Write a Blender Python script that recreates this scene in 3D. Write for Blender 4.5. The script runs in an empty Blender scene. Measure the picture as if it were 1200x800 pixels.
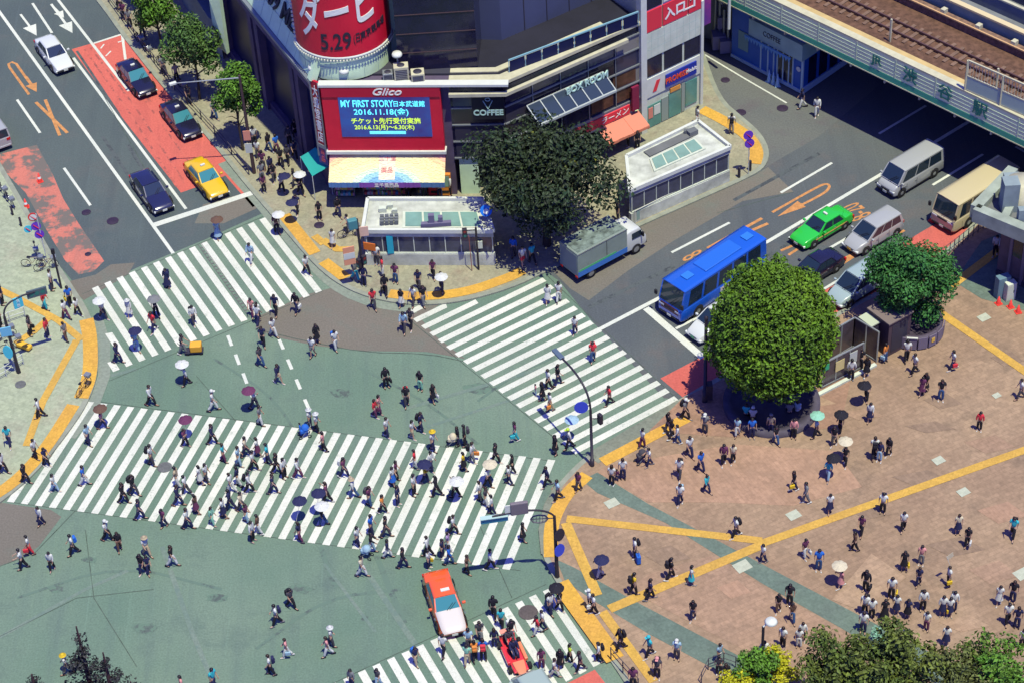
import bpy, bmesh, math, random
from mathutils import Vector, Matrix, noise
random.seed(7)
SC = bpy.context.scene
COL = SC.collection
R = math.radians
# ------------------------------------------------------------------ camera
CAM_H = 95.0
CAM = Vector((0.0, -107.4, CAM_H))
FPX, PITCH, ROLL = 2600.0, R(41.5), R(-3.5)
FW = Vector((0, math.cos(PITCH), -math.sin(PITCH)))
_rt, _up = Vector((1, 0, 0)), Vector((0, math.sin(PITCH), math.cos(PITCH)))
RT = _rt * math.cos(ROLL) + _up * math.sin(ROLL)
UP = -_rt * math.sin(ROLL) + _up * math.cos(ROLL)

def ray(x, y):
    return FW * FPX + RT * (x - 600) - UP * (y - 400)

def G(x, y, z=0.0):
    """survey: where the sight line through photo point (x, y) meets the level z"""
    d = ray(x, y)
    return CAM + d * ((z - CAM.z) / d.z)

def G2(x, y, z=0.0):
    p = G(x, y, z)
    return (p.x, p.y)

class Wall:
    """a vertical plane over the ground line A-B; at() measures (u along it, height)"""
    def __init__(s, A, B, z=0.0):
        s.A = G(*A, z) if not isinstance(A, Vector) else A.copy()
        s.B = G(*B, z) if not isinstance(B, Vector) else B.copy()
        s.A.z = s.B.z = 0
        s.u = (s.B - s.A); s.len = s.u.length; s.u.normalize()
        s.n = Vector((s.u.y, -s.u.x, 0))
        if s.n.dot(CAM - s.A) < 0: s.n = -s.n
    def at(s, x, y, off=0.0):
        d = ray(x, y); A = s.A + s.n * off
        t = (A - CAM).dot(s.n) / d.dot(s.n)
        p = CAM + d * t
        return ((p - s.A).dot(s.u), p.z)
    def P(s, u, z, off=0.0):
        return s.A + s.u * u + s.n * off + Vector((0, 0, z))

cam_d = bpy.data.cameras.new("camera"); cam = bpy.data.objects.new("camera", cam_d)
COL.objects.link(cam)
cam_d.sensor_fit = 'HORIZONTAL'; cam_d.sensor_width = 36.0; cam_d.lens = 36.0 * FPX / 1200.0
cam_d.clip_start = 1.0; cam_d.clip_end = 3000.0
m = Matrix((RT, UP, -FW)).transposed().to_4x4(); m.translation = CAM
cam.matrix_world = m
SC.camera = cam

# ------------------------------------------------------------------ light
SUN = Vector((0.165, -0.285, 1.0)).normalized()
ld = bpy.data.lights.new("sun", 'SUN'); ld.energy = 5.0; ld.angle = R(0.5); ld.color = (1.0, 0.985, 0.70)
lo = bpy.data.objects.new("sun", ld); COL.objects.link(lo); lo.location = (40, -40, 150)
lo.rotation_euler = SUN.to_track_quat('Z', 'Y').to_euler()
W = bpy.data.worlds.new("World"); SC.world = W; W.use_nodes = True
nt = W.node_tree; bg = nt.nodes['Background']
sky = nt.nodes.new('ShaderNodeTexSky'); sky.sky_type = 'NISHITA'; sky.sun_disc = False
sky.sun_elevation = math.asin(SUN.z); sky.sun_rotation = math.atan2(SUN.x, SUN.y)
mx = nt.nodes.new('ShaderNodeMix'); mx.data_type = 'RGBA'; mx.blend_type = 'MULTIPLY'
mx.inputs[0].default_value = 1.0
nt.links.new(sky.outputs[0], mx.inputs[6]); mx.inputs[7].default_value = (0.50, 0.52, 1.85, 1)
nt.links.new(mx.outputs[2], bg.inputs[0]); bg.inputs[1].default_value = 0.10
SC.view_settings.view_transform = 'Standard'; SC.view_settings.look = 'None'
SC.view_settings.exposure = 0.35; SC.view_settings.gamma = 1.0

# ------------------------------------------------------------------ materials
MATS = {}
def mat(name, rgb, rough=0.75, metal=0.0, vary=0.0, scale=1.0, emit=0.0, spec=0.3, island=0.0, alt=None, detail=4.0, coat=0.0, bump=0.0):
    """vary: noise mottling towards alt (or a darker tone); island: random tone per loose piece"""
    if name in MATS: return MATS[name]
    M = bpy.data.materials.new(name); M.use_nodes = True
    n = M.node_tree.nodes; l = M.node_tree.links; b = n['Principled BSDF']
    b.inputs['Base Color'].default_value = (*rgb, 1); b.inputs['Roughness'].default_value = rough
    b.inputs['Metallic'].default_value = metal
    b.inputs['Specular IOR Level'].default_value = spec
    b.inputs['Coat Weight'].default_value = coat
    out = None
    if vary:
        tc = n.new('ShaderNodeTexCoord'); nz = n.new('ShaderNodeTexNoise')
        nz.inputs['Scale'].default_value = scale; nz.inputs['Detail'].default_value = detail; nz.inputs['Roughness'].default_value = 0.65
        l.new(tc.outputs['Object'], nz.inputs['Vector'])
        rp = n.new('ShaderNodeMapRange'); rp.inputs[1].default_value = 0.35; rp.inputs[2].default_value = 0.65
        l.new(nz.outputs[0], rp.inputs[0])
        x = n.new('ShaderNodeMix'); x.data_type = 'RGBA'
        a = alt or tuple(c * (1 - vary) for c in rgb)
        x.inputs[6].default_value = (*rgb, 1); x.inputs[7].default_value = (*a, 1)
        mu = n.new('ShaderNodeMath'); mu.operation = 'MULTIPLY'; mu.inputs[1].default_value = 1.0 if not alt else vary
        l.new(rp.outputs[0], mu.inputs[0]); l.new(mu.outputs[0], x.inputs[0])
        out = x.outputs[2]
        if bump:
            bp = n.new('ShaderNodeBump'); bp.inputs['Strength'].default_value = bump; bp.inputs['Distance'].default_value = 0.02
            l.new(nz.outputs[0], bp.inputs['Height']); l.new(bp.outputs[0], b.inputs['Normal'])
    if island:
        g = n.new('ShaderNodeNewGeometry'); hs = n.new('ShaderNodeHueSaturation')
        m2 = n.new('ShaderNodeMapRange'); m2.inputs[3].default_value = 1 - island; m2.inputs[4].default_value = 1 + island
        l.new(g.outputs['Random Per Island'], m2.inputs[0]); l.new(m2.outputs[0], hs.inputs['Value'])
        if out: l.new(out, hs.inputs['Color'])
        else: hs.inputs['Color'].default_value = (*rgb, 1)
        out = hs.outputs[0]
    if out: l.new(out, b.inputs['Base Color'])
    if emit:
        b.inputs['Emission Color'].default_value = (*rgb, 1); b.inputs['Emission Strength'].default_value = emit
    MATS[name] = M
    return M

def ground_mat(name, base, alt, alt2=None, big=0.05, mid=0.5, fine=6.0, streak=None, rough=0.9, wear=None, brick=None):
    """paved ground: broad tone areas, patchy mid noise, grain, optional directional tyre streaks / brick courses"""
    M = bpy.data.materials.new(name); M.use_nodes = True
    n = M.node_tree.nodes; l = M.node_tree.links; b = n['Principled BSDF']
    b.inputs['Roughness'].default_value = rough; b.inputs['Specular IOR Level'].default_value = 0.2
    tc = n.new('ShaderNodeTexCoord')
    def nz(sc, det=5, rot=None, stretch=None, ro=0.6):
        t = n.new('ShaderNodeTexNoise'); t.inputs['Scale'].default_value = sc; t.inputs['Detail'].default_value = det; t.inputs['Roughness'].default_value = ro
        if rot is not None:
            mp = n.new('ShaderNodeMapping'); mp.inputs['Rotation'].default_value = (0, 0, rot); mp.inputs['Scale'].default_value = (1, stretch, 1)
            l.new(tc.outputs['Object'], mp.inputs[0]); l.new(mp.outputs[0], t.inputs['Vector'])
        else: l.new(tc.outputs['Object'], t.inputs['Vector'])
        return t.outputs[0]
    def rng(s, a, bb, lo=0, hi=1):
        r = n.new('ShaderNodeMapRange'); r.inputs[1].default_value = a; r.inputs[2].default_value = bb; r.inputs[3].default_value = lo; r.inputs[4].default_value = hi
        l.new(s, r.inputs[0]); return r.outputs[0]
    def mixc(f, A, B):
        x = n.new('ShaderNodeMix'); x.data_type = 'RGBA'
        if isinstance(f, float): x.inputs[0].default_value = f
        else: l.new(f, x.inputs[0])
        for i, c in ((6, A), (7, B)):
            if isinstance(c, tuple): x.inputs[i].default_value = (*c, 1)
            else: l.new(c, x.inputs[i])
        return x.outputs[2]
    c = mixc(rng(nz(big, 4), 0.40, 0.60), base, alt)
    if alt2: c = mixc(rng(nz(mid, 6, ro=0.7), 0.52, 0.72, 0, 0.7), c, alt2)
    if brick:
        ang, bw, bh, mort = brick
        mp = n.new('ShaderNodeMapping'); mp.inputs['Rotation'].default_value = (0, 0, ang)
        l.new(tc.outputs['Object'], mp.inputs[0])
        t = n.new('ShaderNodeTexBrick'); t.inputs['Scale'].default_value = 1.0; t.inputs['Brick Width'].default_value = bw; t.inputs['Row Height'].default_value = bh
        t.inputs['Mortar Size'].default_value = mort; t.inputs['Color1'].default_value = (0.90, 0.90, 0.90, 1); t.inputs['Color2'].default_value = (1.06, 1.05, 1.04, 1); t.inputs['Mortar'].default_value = (0.86, 0.86, 0.86, 1)
        l.new(mp.outputs[0], t.inputs['Vector'])
        x = n.new('ShaderNodeMix'); x.data_type = 'RGBA'; x.blend_type = 'MULTIPLY'; x.inputs[0].default_value = 1.0
        l.new(c, x.inputs[6]); l.new(t.outputs[0], x.inputs[7]); c = x.outputs[2]
    if streak:
        ang, dark = streak
        c = mixc(rng(nz(0.9, 4, ang, 0.06), 0.5, 0.75, 0, 0.45), c, dark)
        c = mixc(rng(nz(2.6, 3, ang, 0.03), 0.6, 0.75, 0, 0.35), c, tuple(min(1, v * 1.5) for v in base))
    g = rng(nz(fine, 3), 0.3, 0.7, 0.84, 1.14)
    hs = n.new('ShaderNodeHueSaturation'); l.new(c, hs.inputs['Color']); l.new(g, hs.inputs['Value'])
    l.new(hs.outputs[0], b.inputs['Base Color'])
    if wear:   # worn paint: scattered bald spots where what lies below shows
        thr, sc, under = wear
        w = rng(nz(sc, 8, ro=0.75), thr, thr + 0.06)
        l.new(mixc(w, hs.outputs[0], under), b.inputs['Base Color'])
    MATS[name] = M
    return M

# ------------------------------------------------------------------ mesh building
class MB:
    def __init__(s): s.v = []; s.f = []; s.m = []; s.smooth = []
    def add(s, vs, fs, m=0, sm=False):
        o = len(s.v); s.v += [tuple(v) for v in vs]
        for f in fs: s.f.append([i + o for i in f]); s.m.append(m); s.smooth.append(sm)
        return s
    def quad(s, a, b, c, d, m=0): return s.add([a, b, c, d], [(0, 1, 2, 3)], m)
    def box(s, c, sz, rz=0.0, m=0, taper=1.0):
        hx, hy, hz = sz[0] / 2, sz[1] / 2, sz[2] / 2; ca, sa = math.cos(rz), math.sin(rz); vs = []
        for z, k in ((-hz, 1), (hz, taper)):
            for x, y in ((-hx, -hy), (hx, -hy), (hx, hy), (-hx, hy)):
                vs.append((c[0] + (x * ca - y * sa) * k, c[1] + (x * sa + y * ca) * k, c[2] + z))
        return s.add(vs, [(3, 2, 1, 0), (4, 5, 6, 7), (0, 1, 5, 4), (1, 2, 6, 5), (2, 3, 7, 6), (3, 0, 4, 7)], m)
    def prism(s, poly, z0, z1, m=0, mside=None, bottom=True):
        n = len(poly); a = sum(poly[i][0] * poly[(i + 1) % n][1] - poly[(i + 1) % n][0] * poly[i][1] for i in range(n))
        if a < 0: poly = poly[::-1]
        vs = [(p[0], p[1], z0) for p in poly] + [(p[0], p[1], z1) for p in poly]
        s.add(vs, [tuple(range(n, 2 * n))] + ([tuple(range(n - 1, -1, -1))] if bottom else []), m)
        return s.add(vs, [(i, (i + 1) % n, (i + 1) % n + n, i + n) for i in range(n)], m if mside is None else mside)
    def tube(s, pts, r, n=8, m=0, caps=True):
        pts = [Vector(p) for p in pts]; rs = r if isinstance(r, (list, tuple)) else [r] * len(pts)
        vs = []; up0 = None
        for i, p in enumerate(pts):
            t = (pts[min(i + 1, len(pts) - 1)] - pts[max(i - 1, 0)]).normalized()
            if up0 is None: up0 = Vector((1, 0, 0)) if abs(t.z) > 0.9 else Vector((0, 0, 1))
            a = t.cross(up0).normalized(); b = a.cross(t).normalized(); up0 = b
            for k in range(n):
                w = 2 * math.pi * k / n; vs.append(p + (a * math.cos(w) + b * math.sin(w)) * rs[i])
        fs = [(i * n + k, i * n + (k + 1) % n, (i + 1) * n + (k + 1) % n, (i + 1) * n + k) for i in range(len(pts) - 1) for k in range(n)]
        s.add(vs, fs, m, True)
        if caps: s.add([vs[k] for k in range(n)], [tuple(range(n))], m); s.add(vs[-n:], [tuple(range(n - 1, -1, -1))], m)
        return s
    def bar(s, a, b, w, h, m=0):
        a, b = Vector(a), Vector(b); t = (b - a).normalized()
        u = Vector((0, 0, 1)) if abs(t.z) < 0.95 else Vector((0, 1, 0))
        x = t.cross(u).normalized() * w / 2; y = x.cross(t).normalized() * h / 2
        vs = [a - x - y, a + x - y, a + x + y, a - x + y, b - x - y, b + x - y, b + x + y, b - x + y]
        return s.add(vs, [(0, 1, 2, 3), (7, 6, 5, 4), (4, 5, 1, 0), (5, 6, 2, 1), (6, 7, 3, 2), (7, 4, 0, 3)], m)
    def loft(s, rings, m=0, caps=True, sm=True, closed=True):
        n = len(rings[0]); vs = [p for r in rings for p in r]
        k1 = n if closed else n - 1
        fs = [(i * n + k, i * n + (k + 1) % n, (i + 1) * n + (k + 1) % n, (i + 1) * n + k) for i in range(len(rings) - 1) for k in range(k1)]
        s.add(vs, fs, m, sm)
        if caps: s.add(rings[0], [tuple(range(n - 1, -1, -1))], m); s.add(rings[-1], [tuple(range(n))], m)
        return s
    def lathe(s, prof, n=16, c=(0, 0, 0), m=0, sm=True, sq=1.0):
        rings = [[(c[0] + r * math.cos(2 * math.pi * k / n), c[1] + r * sq * math.sin(2 * math.pi * k / n), c[2] + z) for k in range(n)] for r, z in prof]
        return s.loft(rings, m, False, sm)
    def disc(s, c, r, n=20, m=0, nrm=Vector((0, 0, 1)), ry=None):
        nrm = Vector(nrm).normalized(); u = Vector((1, 0, 0)) if abs(nrm.z) > 0.9 else Vector((0, 0, 1)).cross(nrm).normalized(); w = nrm.cross(u)
        return s.add([Vector(c) + u * math.cos(2 * math.pi * k / n) * r + w * math.sin(2 * math.pi * k / n) * (ry or r) for k in range(n)], [tuple(range(n))], m)
    def mesh(s, name, mats):
        me = bpy.data.meshes.new(name); me.from_pydata(s.v, [], s.f)
        for mt in (mats if isinstance(mats, (list, tuple)) else [mats]): me.materials.append(mt)
        me.polygons.foreach_set('material_index', s.m); me.polygons.foreach_set('use_smooth', s.smooth)
        bm = bmesh.new(); bm.from_mesh(me); bmesh.ops.recalc_face_normals(bm, faces=bm.faces); bm.to_mesh(me); bm.free()
        me.update(); return me
    def build(s, name, mats, parent=None, loc=None, rz=None):
        o = bpy.data.objects.new(name, s.mesh(name, mats)); COL.objects.link(o)
        if parent: o.parent = parent
        if loc is not None: o.location = loc
        if rz is not None: o.rotation_euler = (0, 0, rz)
        return o

def tag(o, label, cat, group=None):
    o['label'] = label; o['category'] = cat
    if group: o['group'] = group
    return o
def thing(name, label, cat, loc=(0, 0, 0), rz=0.0, group=None):
    o = bpy.data.objects.new(name, None); COL.objects.link(o); o.empty_display_size = 0.3
    o.location = loc; o.rotation_euler = (0, 0, rz)
    return tag(o, label, cat, group)
def copy_tree(o, parent=None):
    c = o.copy(); COL.objects.link(c)
    if parent: c.parent = parent
    for ch in KIDS(o): copy_tree(ch, c)
    return c
def KIDS(o): return [x for x in o.children]
def bevel(o, w=0.03, seg=2, ang=40):
    md = o.modifiers.new('bevel', 'BEVEL'); md.width = w; md.segments = seg; md.limit_method = 'ANGLE'; md.angle_limit = R(ang)
    return o
def structure(o): o['kind'] = 'structure'; return o

# text: a curve turned into mesh, laid on a frame (origin, x axis, y axis)
_dg = None
TXT = {}
def text_mesh(body, size, ext=0.0, align='CENTER', shear=0.0, bold=0.0, sx=1.0):
    cu = bpy.data.curves.new('t', 'FONT'); cu.body = body; cu.size = size; cu.extrude = ext; cu.align_x = align; cu.align_y = 'CENTER'
    cu.shear = shear; cu.offset = bold; cu.resolution_u = 3
    o = bpy.data.objects.new('t', cu); COL.objects.link(o)
    me = bpy.data.meshes.new_from_object(o.evaluated_get(bpy.context.evaluated_depsgraph_get()))
    bpy.data.objects.remove(o); bpy.data.curves.remove(cu)
    if sx != 1.0:
        for v in me.vertices: v.co.x *= sx
    return me
def put_text(name, body, size, origin, xdir, ydir, material, parent=None, ext=0.01, **kw):
    me = text_mesh(body, size, ext, **kw); me.name = name; me.materials.append(material)
    o = bpy.data.objects.new(name, me); COL.objects.link(o)
    x = Vector(xdir).normalized(); z = x.cross(Vector(ydir)).normalized(); y = z.cross(x)
    mm = Matrix((x, y, z)).transposed().to_4x4(); mm.translation = Vector(origin)
    if parent:
        o.parent = parent; o.matrix_basis = parent.matrix_basis.inverted() @ mm
    else: o.matrix_basis = mm
    return o
# ================================================================== GROUND
A_RD1 = -R(57.6) + R(90)  # heading helpers
asph = ground_mat('asphalt_green', (0.092, 0.145, 0.110), (0.122, 0.172, 0.130), (0.072, 0.110, 0.094), 0.07, 0.28, 9.0, streak=(R(28), (0.07, 0.10, 0.10)))
dark1 = ground_mat('asphalt_dark', (0.055, 0.072, 0.080), (0.068, 0.086, 0.088), (0.085, 0.088, 0.088), 0.08, 0.3, 9.0, streak=(R(28), (0.045, 0.055, 0.065)))
dark2 = ground_mat('asphalt_grey', (0.064, 0.074, 0.084), (0.078, 0.088, 0.092), (0.10, 0.088, 0.085), 0.08, 0.3, 9.0, streak=(R(-58), (0.05, 0.055, 0.065)))
brown = ground_mat('asphalt_brown', (0.116, 0.106, 0.090), (0.128, 0.115, 0.098), (0.10, 0.118, 0.102), 0.1, 0.4, 9.0)
stone_l = ground_mat('pavement_pale', (0.265, 0.30, 0.205), (0.245, 0.275, 0.20), (0.25, 0.235, 0.18), 0.09, 0.3, 5.0, brick=(R(26), 0.6, 0.3, 0.01))
stone_t = ground_mat('pavement_beige', (0.245, 0.225, 0.155), (0.215, 0.215, 0.155), (0.19, 0.14, 0.11), 0.12, 0.5, 5.0, brick=(R(26), 0.4, 0.4, 0.012))
kerbm = mat('kerb_stone', (0.22, 0.235, 0.19), 0.85, vary=0.25, scale=1.2)
plazam = ground_mat('plaza_brick', (0.262, 0.182, 0.122), (0.222, 0.150, 0.102), (0.150, 0.108, 0.078), 0.12, 0.28, 4.0, brick=(R(-26), 0.55, 0.28, 0.018))
pinkm = ground_mat('plaza_pink_brick', (0.305, 0.19, 0.13), (0.268, 0.168, 0.115), (0.21, 0.138, 0.098), 0.2, 0.5, 4.0, brick=(R(64), 0.5, 0.25, 0.012))
greenm = ground_mat('plaza_green_band', (0.092, 0.128, 0.108), (0.108, 0.145, 0.12), (0.08, 0.10, 0.09), 0.15, 0.5, 6.0, brick=(R(-26), 0.4, 0.4, 0.01))
whitep = ground_mat('white_road_paint', (0.50, 0.50, 0.45), (0.43, 0.44, 0.39), (0.36, 0.38, 0.33), 0.16, 1, 14, wear=(0.585, 1.5, (0.29, 0.32, 0.275)))
whitep2 = ground_mat('white_lane_paint', (0.47, 0.48, 0.43), (0.42, 0.44, 0.40), None, 0.2, 1, 14, wear=(0.62, 2.6, (0.18, 0.20, 0.185)))
redp = ground_mat('red_lane_paint', (0.43, 0.10, 0.078), (0.40, 0.09, 0.072), (0.33, 0.085, 0.07), 0.12, 0.5, 8, streak=(R(28), (0.26, 0.06, 0.055)))
redw = ground_mat('worn_red_lane_paint', (0.40, 0.13, 0.10), (0.36, 0.12, 0.095), (0.28, 0.125, 0.10), 0.15, 0.5, 8, streak=(R(28), (0.17, 0.105, 0.095)), wear=(0.475, 0.5, (0.115, 0.10, 0.092)))
tact = ground_mat('tactile_yellow', (0.47, 0.27, 0.045), (0.44, 0.245, 0.05), None, 0.3, 1, 7, brick=(R(26), 0.3, 0.3, 0.012), wear=(0.66, 1.6, (0.34, 0.23, 0.10)))
tact2 = ground_mat('yellow_guide_line', (0.44, 0.27, 0.055), (0.40, 0.24, 0.055), None, 0.3, 1, 7, brick=(R(26), 0.3, 0.3, 0.012), wear=(0.63, 1.6, (0.28, 0.20, 0.10)))
orangep = mat('orange_road_paint', (0.46, 0.21, 0.075), 0.85, vary=0.35, scale=3)
ghost = ground_mat('faded_line_ghost', (0.125, 0.165, 0.138), (0.105, 0.15, 0.125), None, 0.3, 1, 6, wear=(0.5, 1.2, (0.10, 0.145, 0.125)))

ZI = [0]
def sheet(name, poly, z, m, kind='structure'):
    if z >= 0.12: z += ZI[0] * .0004; ZI[0] += 1
    mb = MB(); pts = [G2(x, y, z) for x, y in poly]; mb.add([(p[0], p[1], z) for p in pts], [tuple(range(len(pts)))])
    o = mb.build(name, m)
    bm = bmesh.new(); bm.from_mesh(o.data)
    if bm.faces[:][0].normal.z < 0: bmesh.ops.reverse_faces(bm, faces=bm.faces[:])
    bm.to_mesh(o.data); bm.free()
    o['kind'] = kind; return o
def ribbon_pts(pts, w, z):
    P = [G(x, y, z) for x, y in pts]; L, Rr = [], []
    for i, p in enumerate(P):
        t = (P[min(i + 1, len(P) - 1)] - P[max(i - 1, 0)]); t.z = 0; t.normalize(); nn = Vector((-t.y, t.x, 0))
        L.append(p + nn * w / 2); Rr.append(p - nn * w / 2)
    return L, Rr
def ribbon(mb, pts, w, z, m=0):
    L, Rr = ribbon_pts(pts, w, z)
    for i in range(len(L) - 1): mb.add([Rr[i], Rr[i + 1], L[i + 1], L[i]], [(0, 1, 2, 3)], m)
rs_ = random.Random(12)
def up_normals(o):
    bm = bmesh.new(); bm.from_mesh(o.data)
    f = [x for x in bm.faces if x.normal.z < 0]
    if f: bmesh.ops.reverse_faces(bm, faces=f)
    bm.to_mesh(o.data); bm.free(); return o
def smooth_poly(pts, it=2):
    for _ in range(it):
        q = [pts[0]]
        for a, b in zip(pts, pts[1:]):
            q += [(a[0] * .75 + b[0] * .25, a[1] * .75 + b[1] * .25), (a[0] * .25 + b[0] * .75, a[1] * .25 + b[1] * .75)]
        pts = q + [pts[-1]]
    return pts

mb = MB(); mb.quad((-400, -300, 0), (400, -300, 0), (400, 700, 0), (-400, 700, 0)); structure(up_normals(mb.build('ground', asph)))
Z1, Z2, Z3, Z4 = 0.005, 0.010, 0.015, 0.020
KERB_T = [(-14, -160), (115, -2), (150, 48), (205, 116), (250, 165), (291, 217), (330, 262), (372, 311), (402, 334), (440, 349), (490, 356), (540, 352), (598, 336), (640, 316), (690, 292), (744, 265), (814, 234), (884, 203), (897, 191), (899, 174), (888, 155), (868, 138), (842, 116), (822, 60)]
KERB_L = [(-160, -50), (-40, 128), (0, 195), (32, 250), (60, 302), (84, 338), (103, 368), (112, 400), (112, 438), (100, 472), (74, 510), (40, 552), (0, 586), (-80, 640)]
KERB_R = [(1330, 125), (1175, 226), (1105, 273 + 31), (985, 366), (900, 412), (830, 450), (800, 468), (740, 503), (690, 533), (657, 566), (641, 592), (634, 620), (638, 650), (660, 690), (700, 745), (745, 812), (800, 900)]
sheet('left_road', [(-160, -50), (-14, -160), (115, -2), (205, 116), (291, 217), (308, 250), (240, 281), (160, 314), (98, 345), (60, 300), (0, 195)], Z1, dark1)
sheet('right_road', [(640, 318), (744, 266), (884, 204), (940, 110), (1130, -60), (1500, -60), (1330, 125), (1105, 304), (900, 412), (800, 468), (778, 466), (690, 372), (656, 330)], Z1, dark2)
sheet('side_street', [(822, 60), (842, 116), (868, 138), (888, 155), (899, 174), (897, 191), (884, 204), (960, 160), (1030, 100), (870, -120), (800, -120)], Z1 + .002, ground_mat('asphalt_lane', (0.10, 0.105, 0.10), (0.085, 0.092, 0.095), (0.09, 0.075, 0.085), 0.12, 0.4, 8))
sheet('asphalt_patch', [(300, 372), (360, 345), (402, 334), (440, 349), (490, 356), (520, 354), (492, 372), (512, 395), (545, 420), (500, 412), (430, 411), (370, 405), (318, 394), (302, 384)], Z1, brown)
sheet('asphalt_patch', [(-80, 596), (0, 588), (60, 597), (72, 605), (45, 640), (20, 656), (-80, 690)], Z1, brown)
sheet('asphalt_patch', [(84, 338), (98, 352), (150, 322), (158, 308), (130, 310), (112, 322), (80, 330)], Z2, brown)
sheet('asphalt_patch', [(648, 318), (690, 294), (744, 268), (884, 206), (900, 196), (930, 225), (870, 236), (790, 282), (735, 318), (690, 352), (668, 338)], Z2, brown)
sheet('asphalt_patch', [(238, 240), (296, 224), (304, 243), (262, 262), (228, 262)], Z2, brown)
# kerbs and pavements
def pavement(name, kerb, close, m):
    k = smooth_poly(kerb, 2)
    mb = MB(); top = [G2(x, y, .12) for x, y in k + close]; mb.prism(top, -0.05, .116, 0, 1, bottom=False)
    o = mb.build(name, [m, kerbm]); o['kind'] = 'structure'
    # kerb stone: a pale border just inside the edge
    mb2 = MB(); L, Rr = ribbon_pts(k, .34, .12)
    for i in range(len(L) - 1): mb2.add([L[i], L[i + 1], Rr[i + 1], Rr[i]], [(0, 1, 2, 3)]); 
    for i in range(len(L) - 1):
        for Q in (L, Rr): mb2.add([Q[i], Q[i + 1], Q[i + 1] - Vector((0, 0, .17)), Q[i] - Vector((0, 0, .17))], [(0, 1, 2, 3)])
    o2 = mb2.build('kerb', kerbm); o2['kind'] = 'structure'
    return k + close
POLY_T = pavement('pavement', KERB_T, [(822, -200), (-14, -200)], stone_t)
POLY_L = pavement('pavement', KERB_L, [(-300, 700), (-400, -50)], stone_l)
POLY_R = pavement('plaza', KERB_R, [(1500, 950), (1600, 100)], plazam)
def inpoly(x, y, P):
    c = False; j = len(P) - 1
    for i in range(len(P)):
        if (P[i][1] > y) != (P[j][1] > y) and x < (P[j][0] - P[i][0]) * (y - P[i][1]) / (P[j][1] - P[i][1]) + P[i][0]: c = not c
        j = i
    return c
def gz(x, y): return 0.122 if any(inpoly(x, y, P) for P in (POLY_T, POLY_L, POLY_R)) else 0.016
ZP = 0.126
# plaza bands and tone areas
sheet('plaza_band', [(682, 562), (700, 553), (760, 590), (900, 664), (1010, 722), (1160, 800), (1300, 880), (1230, 880), (1120, 815), (985, 735), (893, 683), (780, 612), (700, 577)], ZP, greenm)
sheet('plaza_band', [(652, 655), (672, 664), (752, 708), (866, 768), (940, 810), (900, 840), (850, 790), (760, 742), (700, 706), (662, 680)], ZP, greenm)
sheet('plaza_band', [(1150, 283), (1185, 268), (1230, 300), (1230, 372), (1150, 350), (1118, 330)], ZP, greenm)
sheet('plaza_band', [(700, 553), (712, 545), (860, 520), (980, 528), (1010, 570), (930, 592), (840, 588), (760, 588)], ZP, pinkm)
sheet('plaza_band', [(835, 650), (900, 690), (985, 737), (1060, 778), (1060, 830), (960, 800), (860, 755), (735, 690), (760, 672)], ZP, ground_mat('plaza_rose_brick', (0.272, 0.178, 0.122), (0.238, 0.156, 0.108), (0.188, 0.13, 0.094), 0.14, 0.4, 4, brick=(R(-26), 0.55, 0.28, 0.018)))
sheet('plaza_band', [(1021, 648), (1062, 676), (1010, 715), (975, 702)], ZP + .004, ground_mat('plaza_sand_brick', (0.29, 0.20, 0.135), (0.27, 0.18, 0.12), None, .2, .4, 4, brick=(R(-26), 0.55, 0.28, 0.018)))
sheet('plaza_band', [(800, 466), (830, 452), (905, 470), (1000, 430), (985, 500), (860, 512), (760, 505)], ZP, ground_mat('plaza_terracotta', (0.26, 0.155, 0.105), (0.23, 0.14, 0.10), (0.19, 0.12, 0.088), .2, .4, 4, brick=(R(-26), 0.5, 0.25, 0.014)))
rs = random.Random(3)
for i, (x, y, w, h) in enumerate([(1105, 470, 46, 18), (1160, 520, 60, 22), (1080, 560, 70, 20), (1175, 600, 60, 26), (1020, 600, 50, 16), (950, 470, 60, 16), (1120, 640, 70, 24), (1165, 670, 60, 28), (1090, 500, 60, 14), (860, 690, 40, 22), (780, 650, 60, 24), (1130, 730, 60, 20), (1180, 420, 40, 18), (1010, 395 + 90, 50, 14)]):
    a = [(x - w / 2, y - h * .1), (x + w * .1, y - h / 2), (x + w / 2, y + h * .15), (x - w * .08, y + h / 2)]
    sheet('plaza_patch', a, ZP, [pinkm, MATS['plaza_rose_brick'], MATS['plaza_sand_brick']][i % 3] if i % 2 else ground_mat('plaza_dark_brick' + str(i), (0.205, 0.142, 0.10), (0.18, 0.125, 0.09), None, .2, .4, 4, brick=(R(64), 0.5, 0.25, 0.014)))
# grey inlaid strip before the tactile rows at the plaza kerb
grey_strip = ground_mat('pavement_grey_green', (0.165, 0.175, 0.135), (0.14, 0.155, 0.125), None, .3, 1, 5, brick=(R(28), .4, .4, .012))
mbk = MB(); ribbon(mbk, [(800, 474), (742, 508), (694, 537)], 1.1, ZP); ribbon(mbk, [(657, 572), (646, 592), (640, 620), (643, 648)], .9, ZP)
structure(up_normals(mbk.build('pavement_strip', grey_strip)))
mbk = MB(); ribbon(mbk, smooth_poly([(262, 190), (300, 232), (340, 280), (378, 322), (404, 342), (440, 356), (490, 362)], 1), .9, Z3); ribbon(mbk, [(113, 372), (122, 402), (122, 440), (108, 478), (82, 512)], 0.8, Z3)
structure(up_normals(mbk.build('gutter_strip', ground_mat('gutter', (0.17, 0.195, 0.16), (0.15, 0.18, 0.15), None, .3, 1, 5))))
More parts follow.
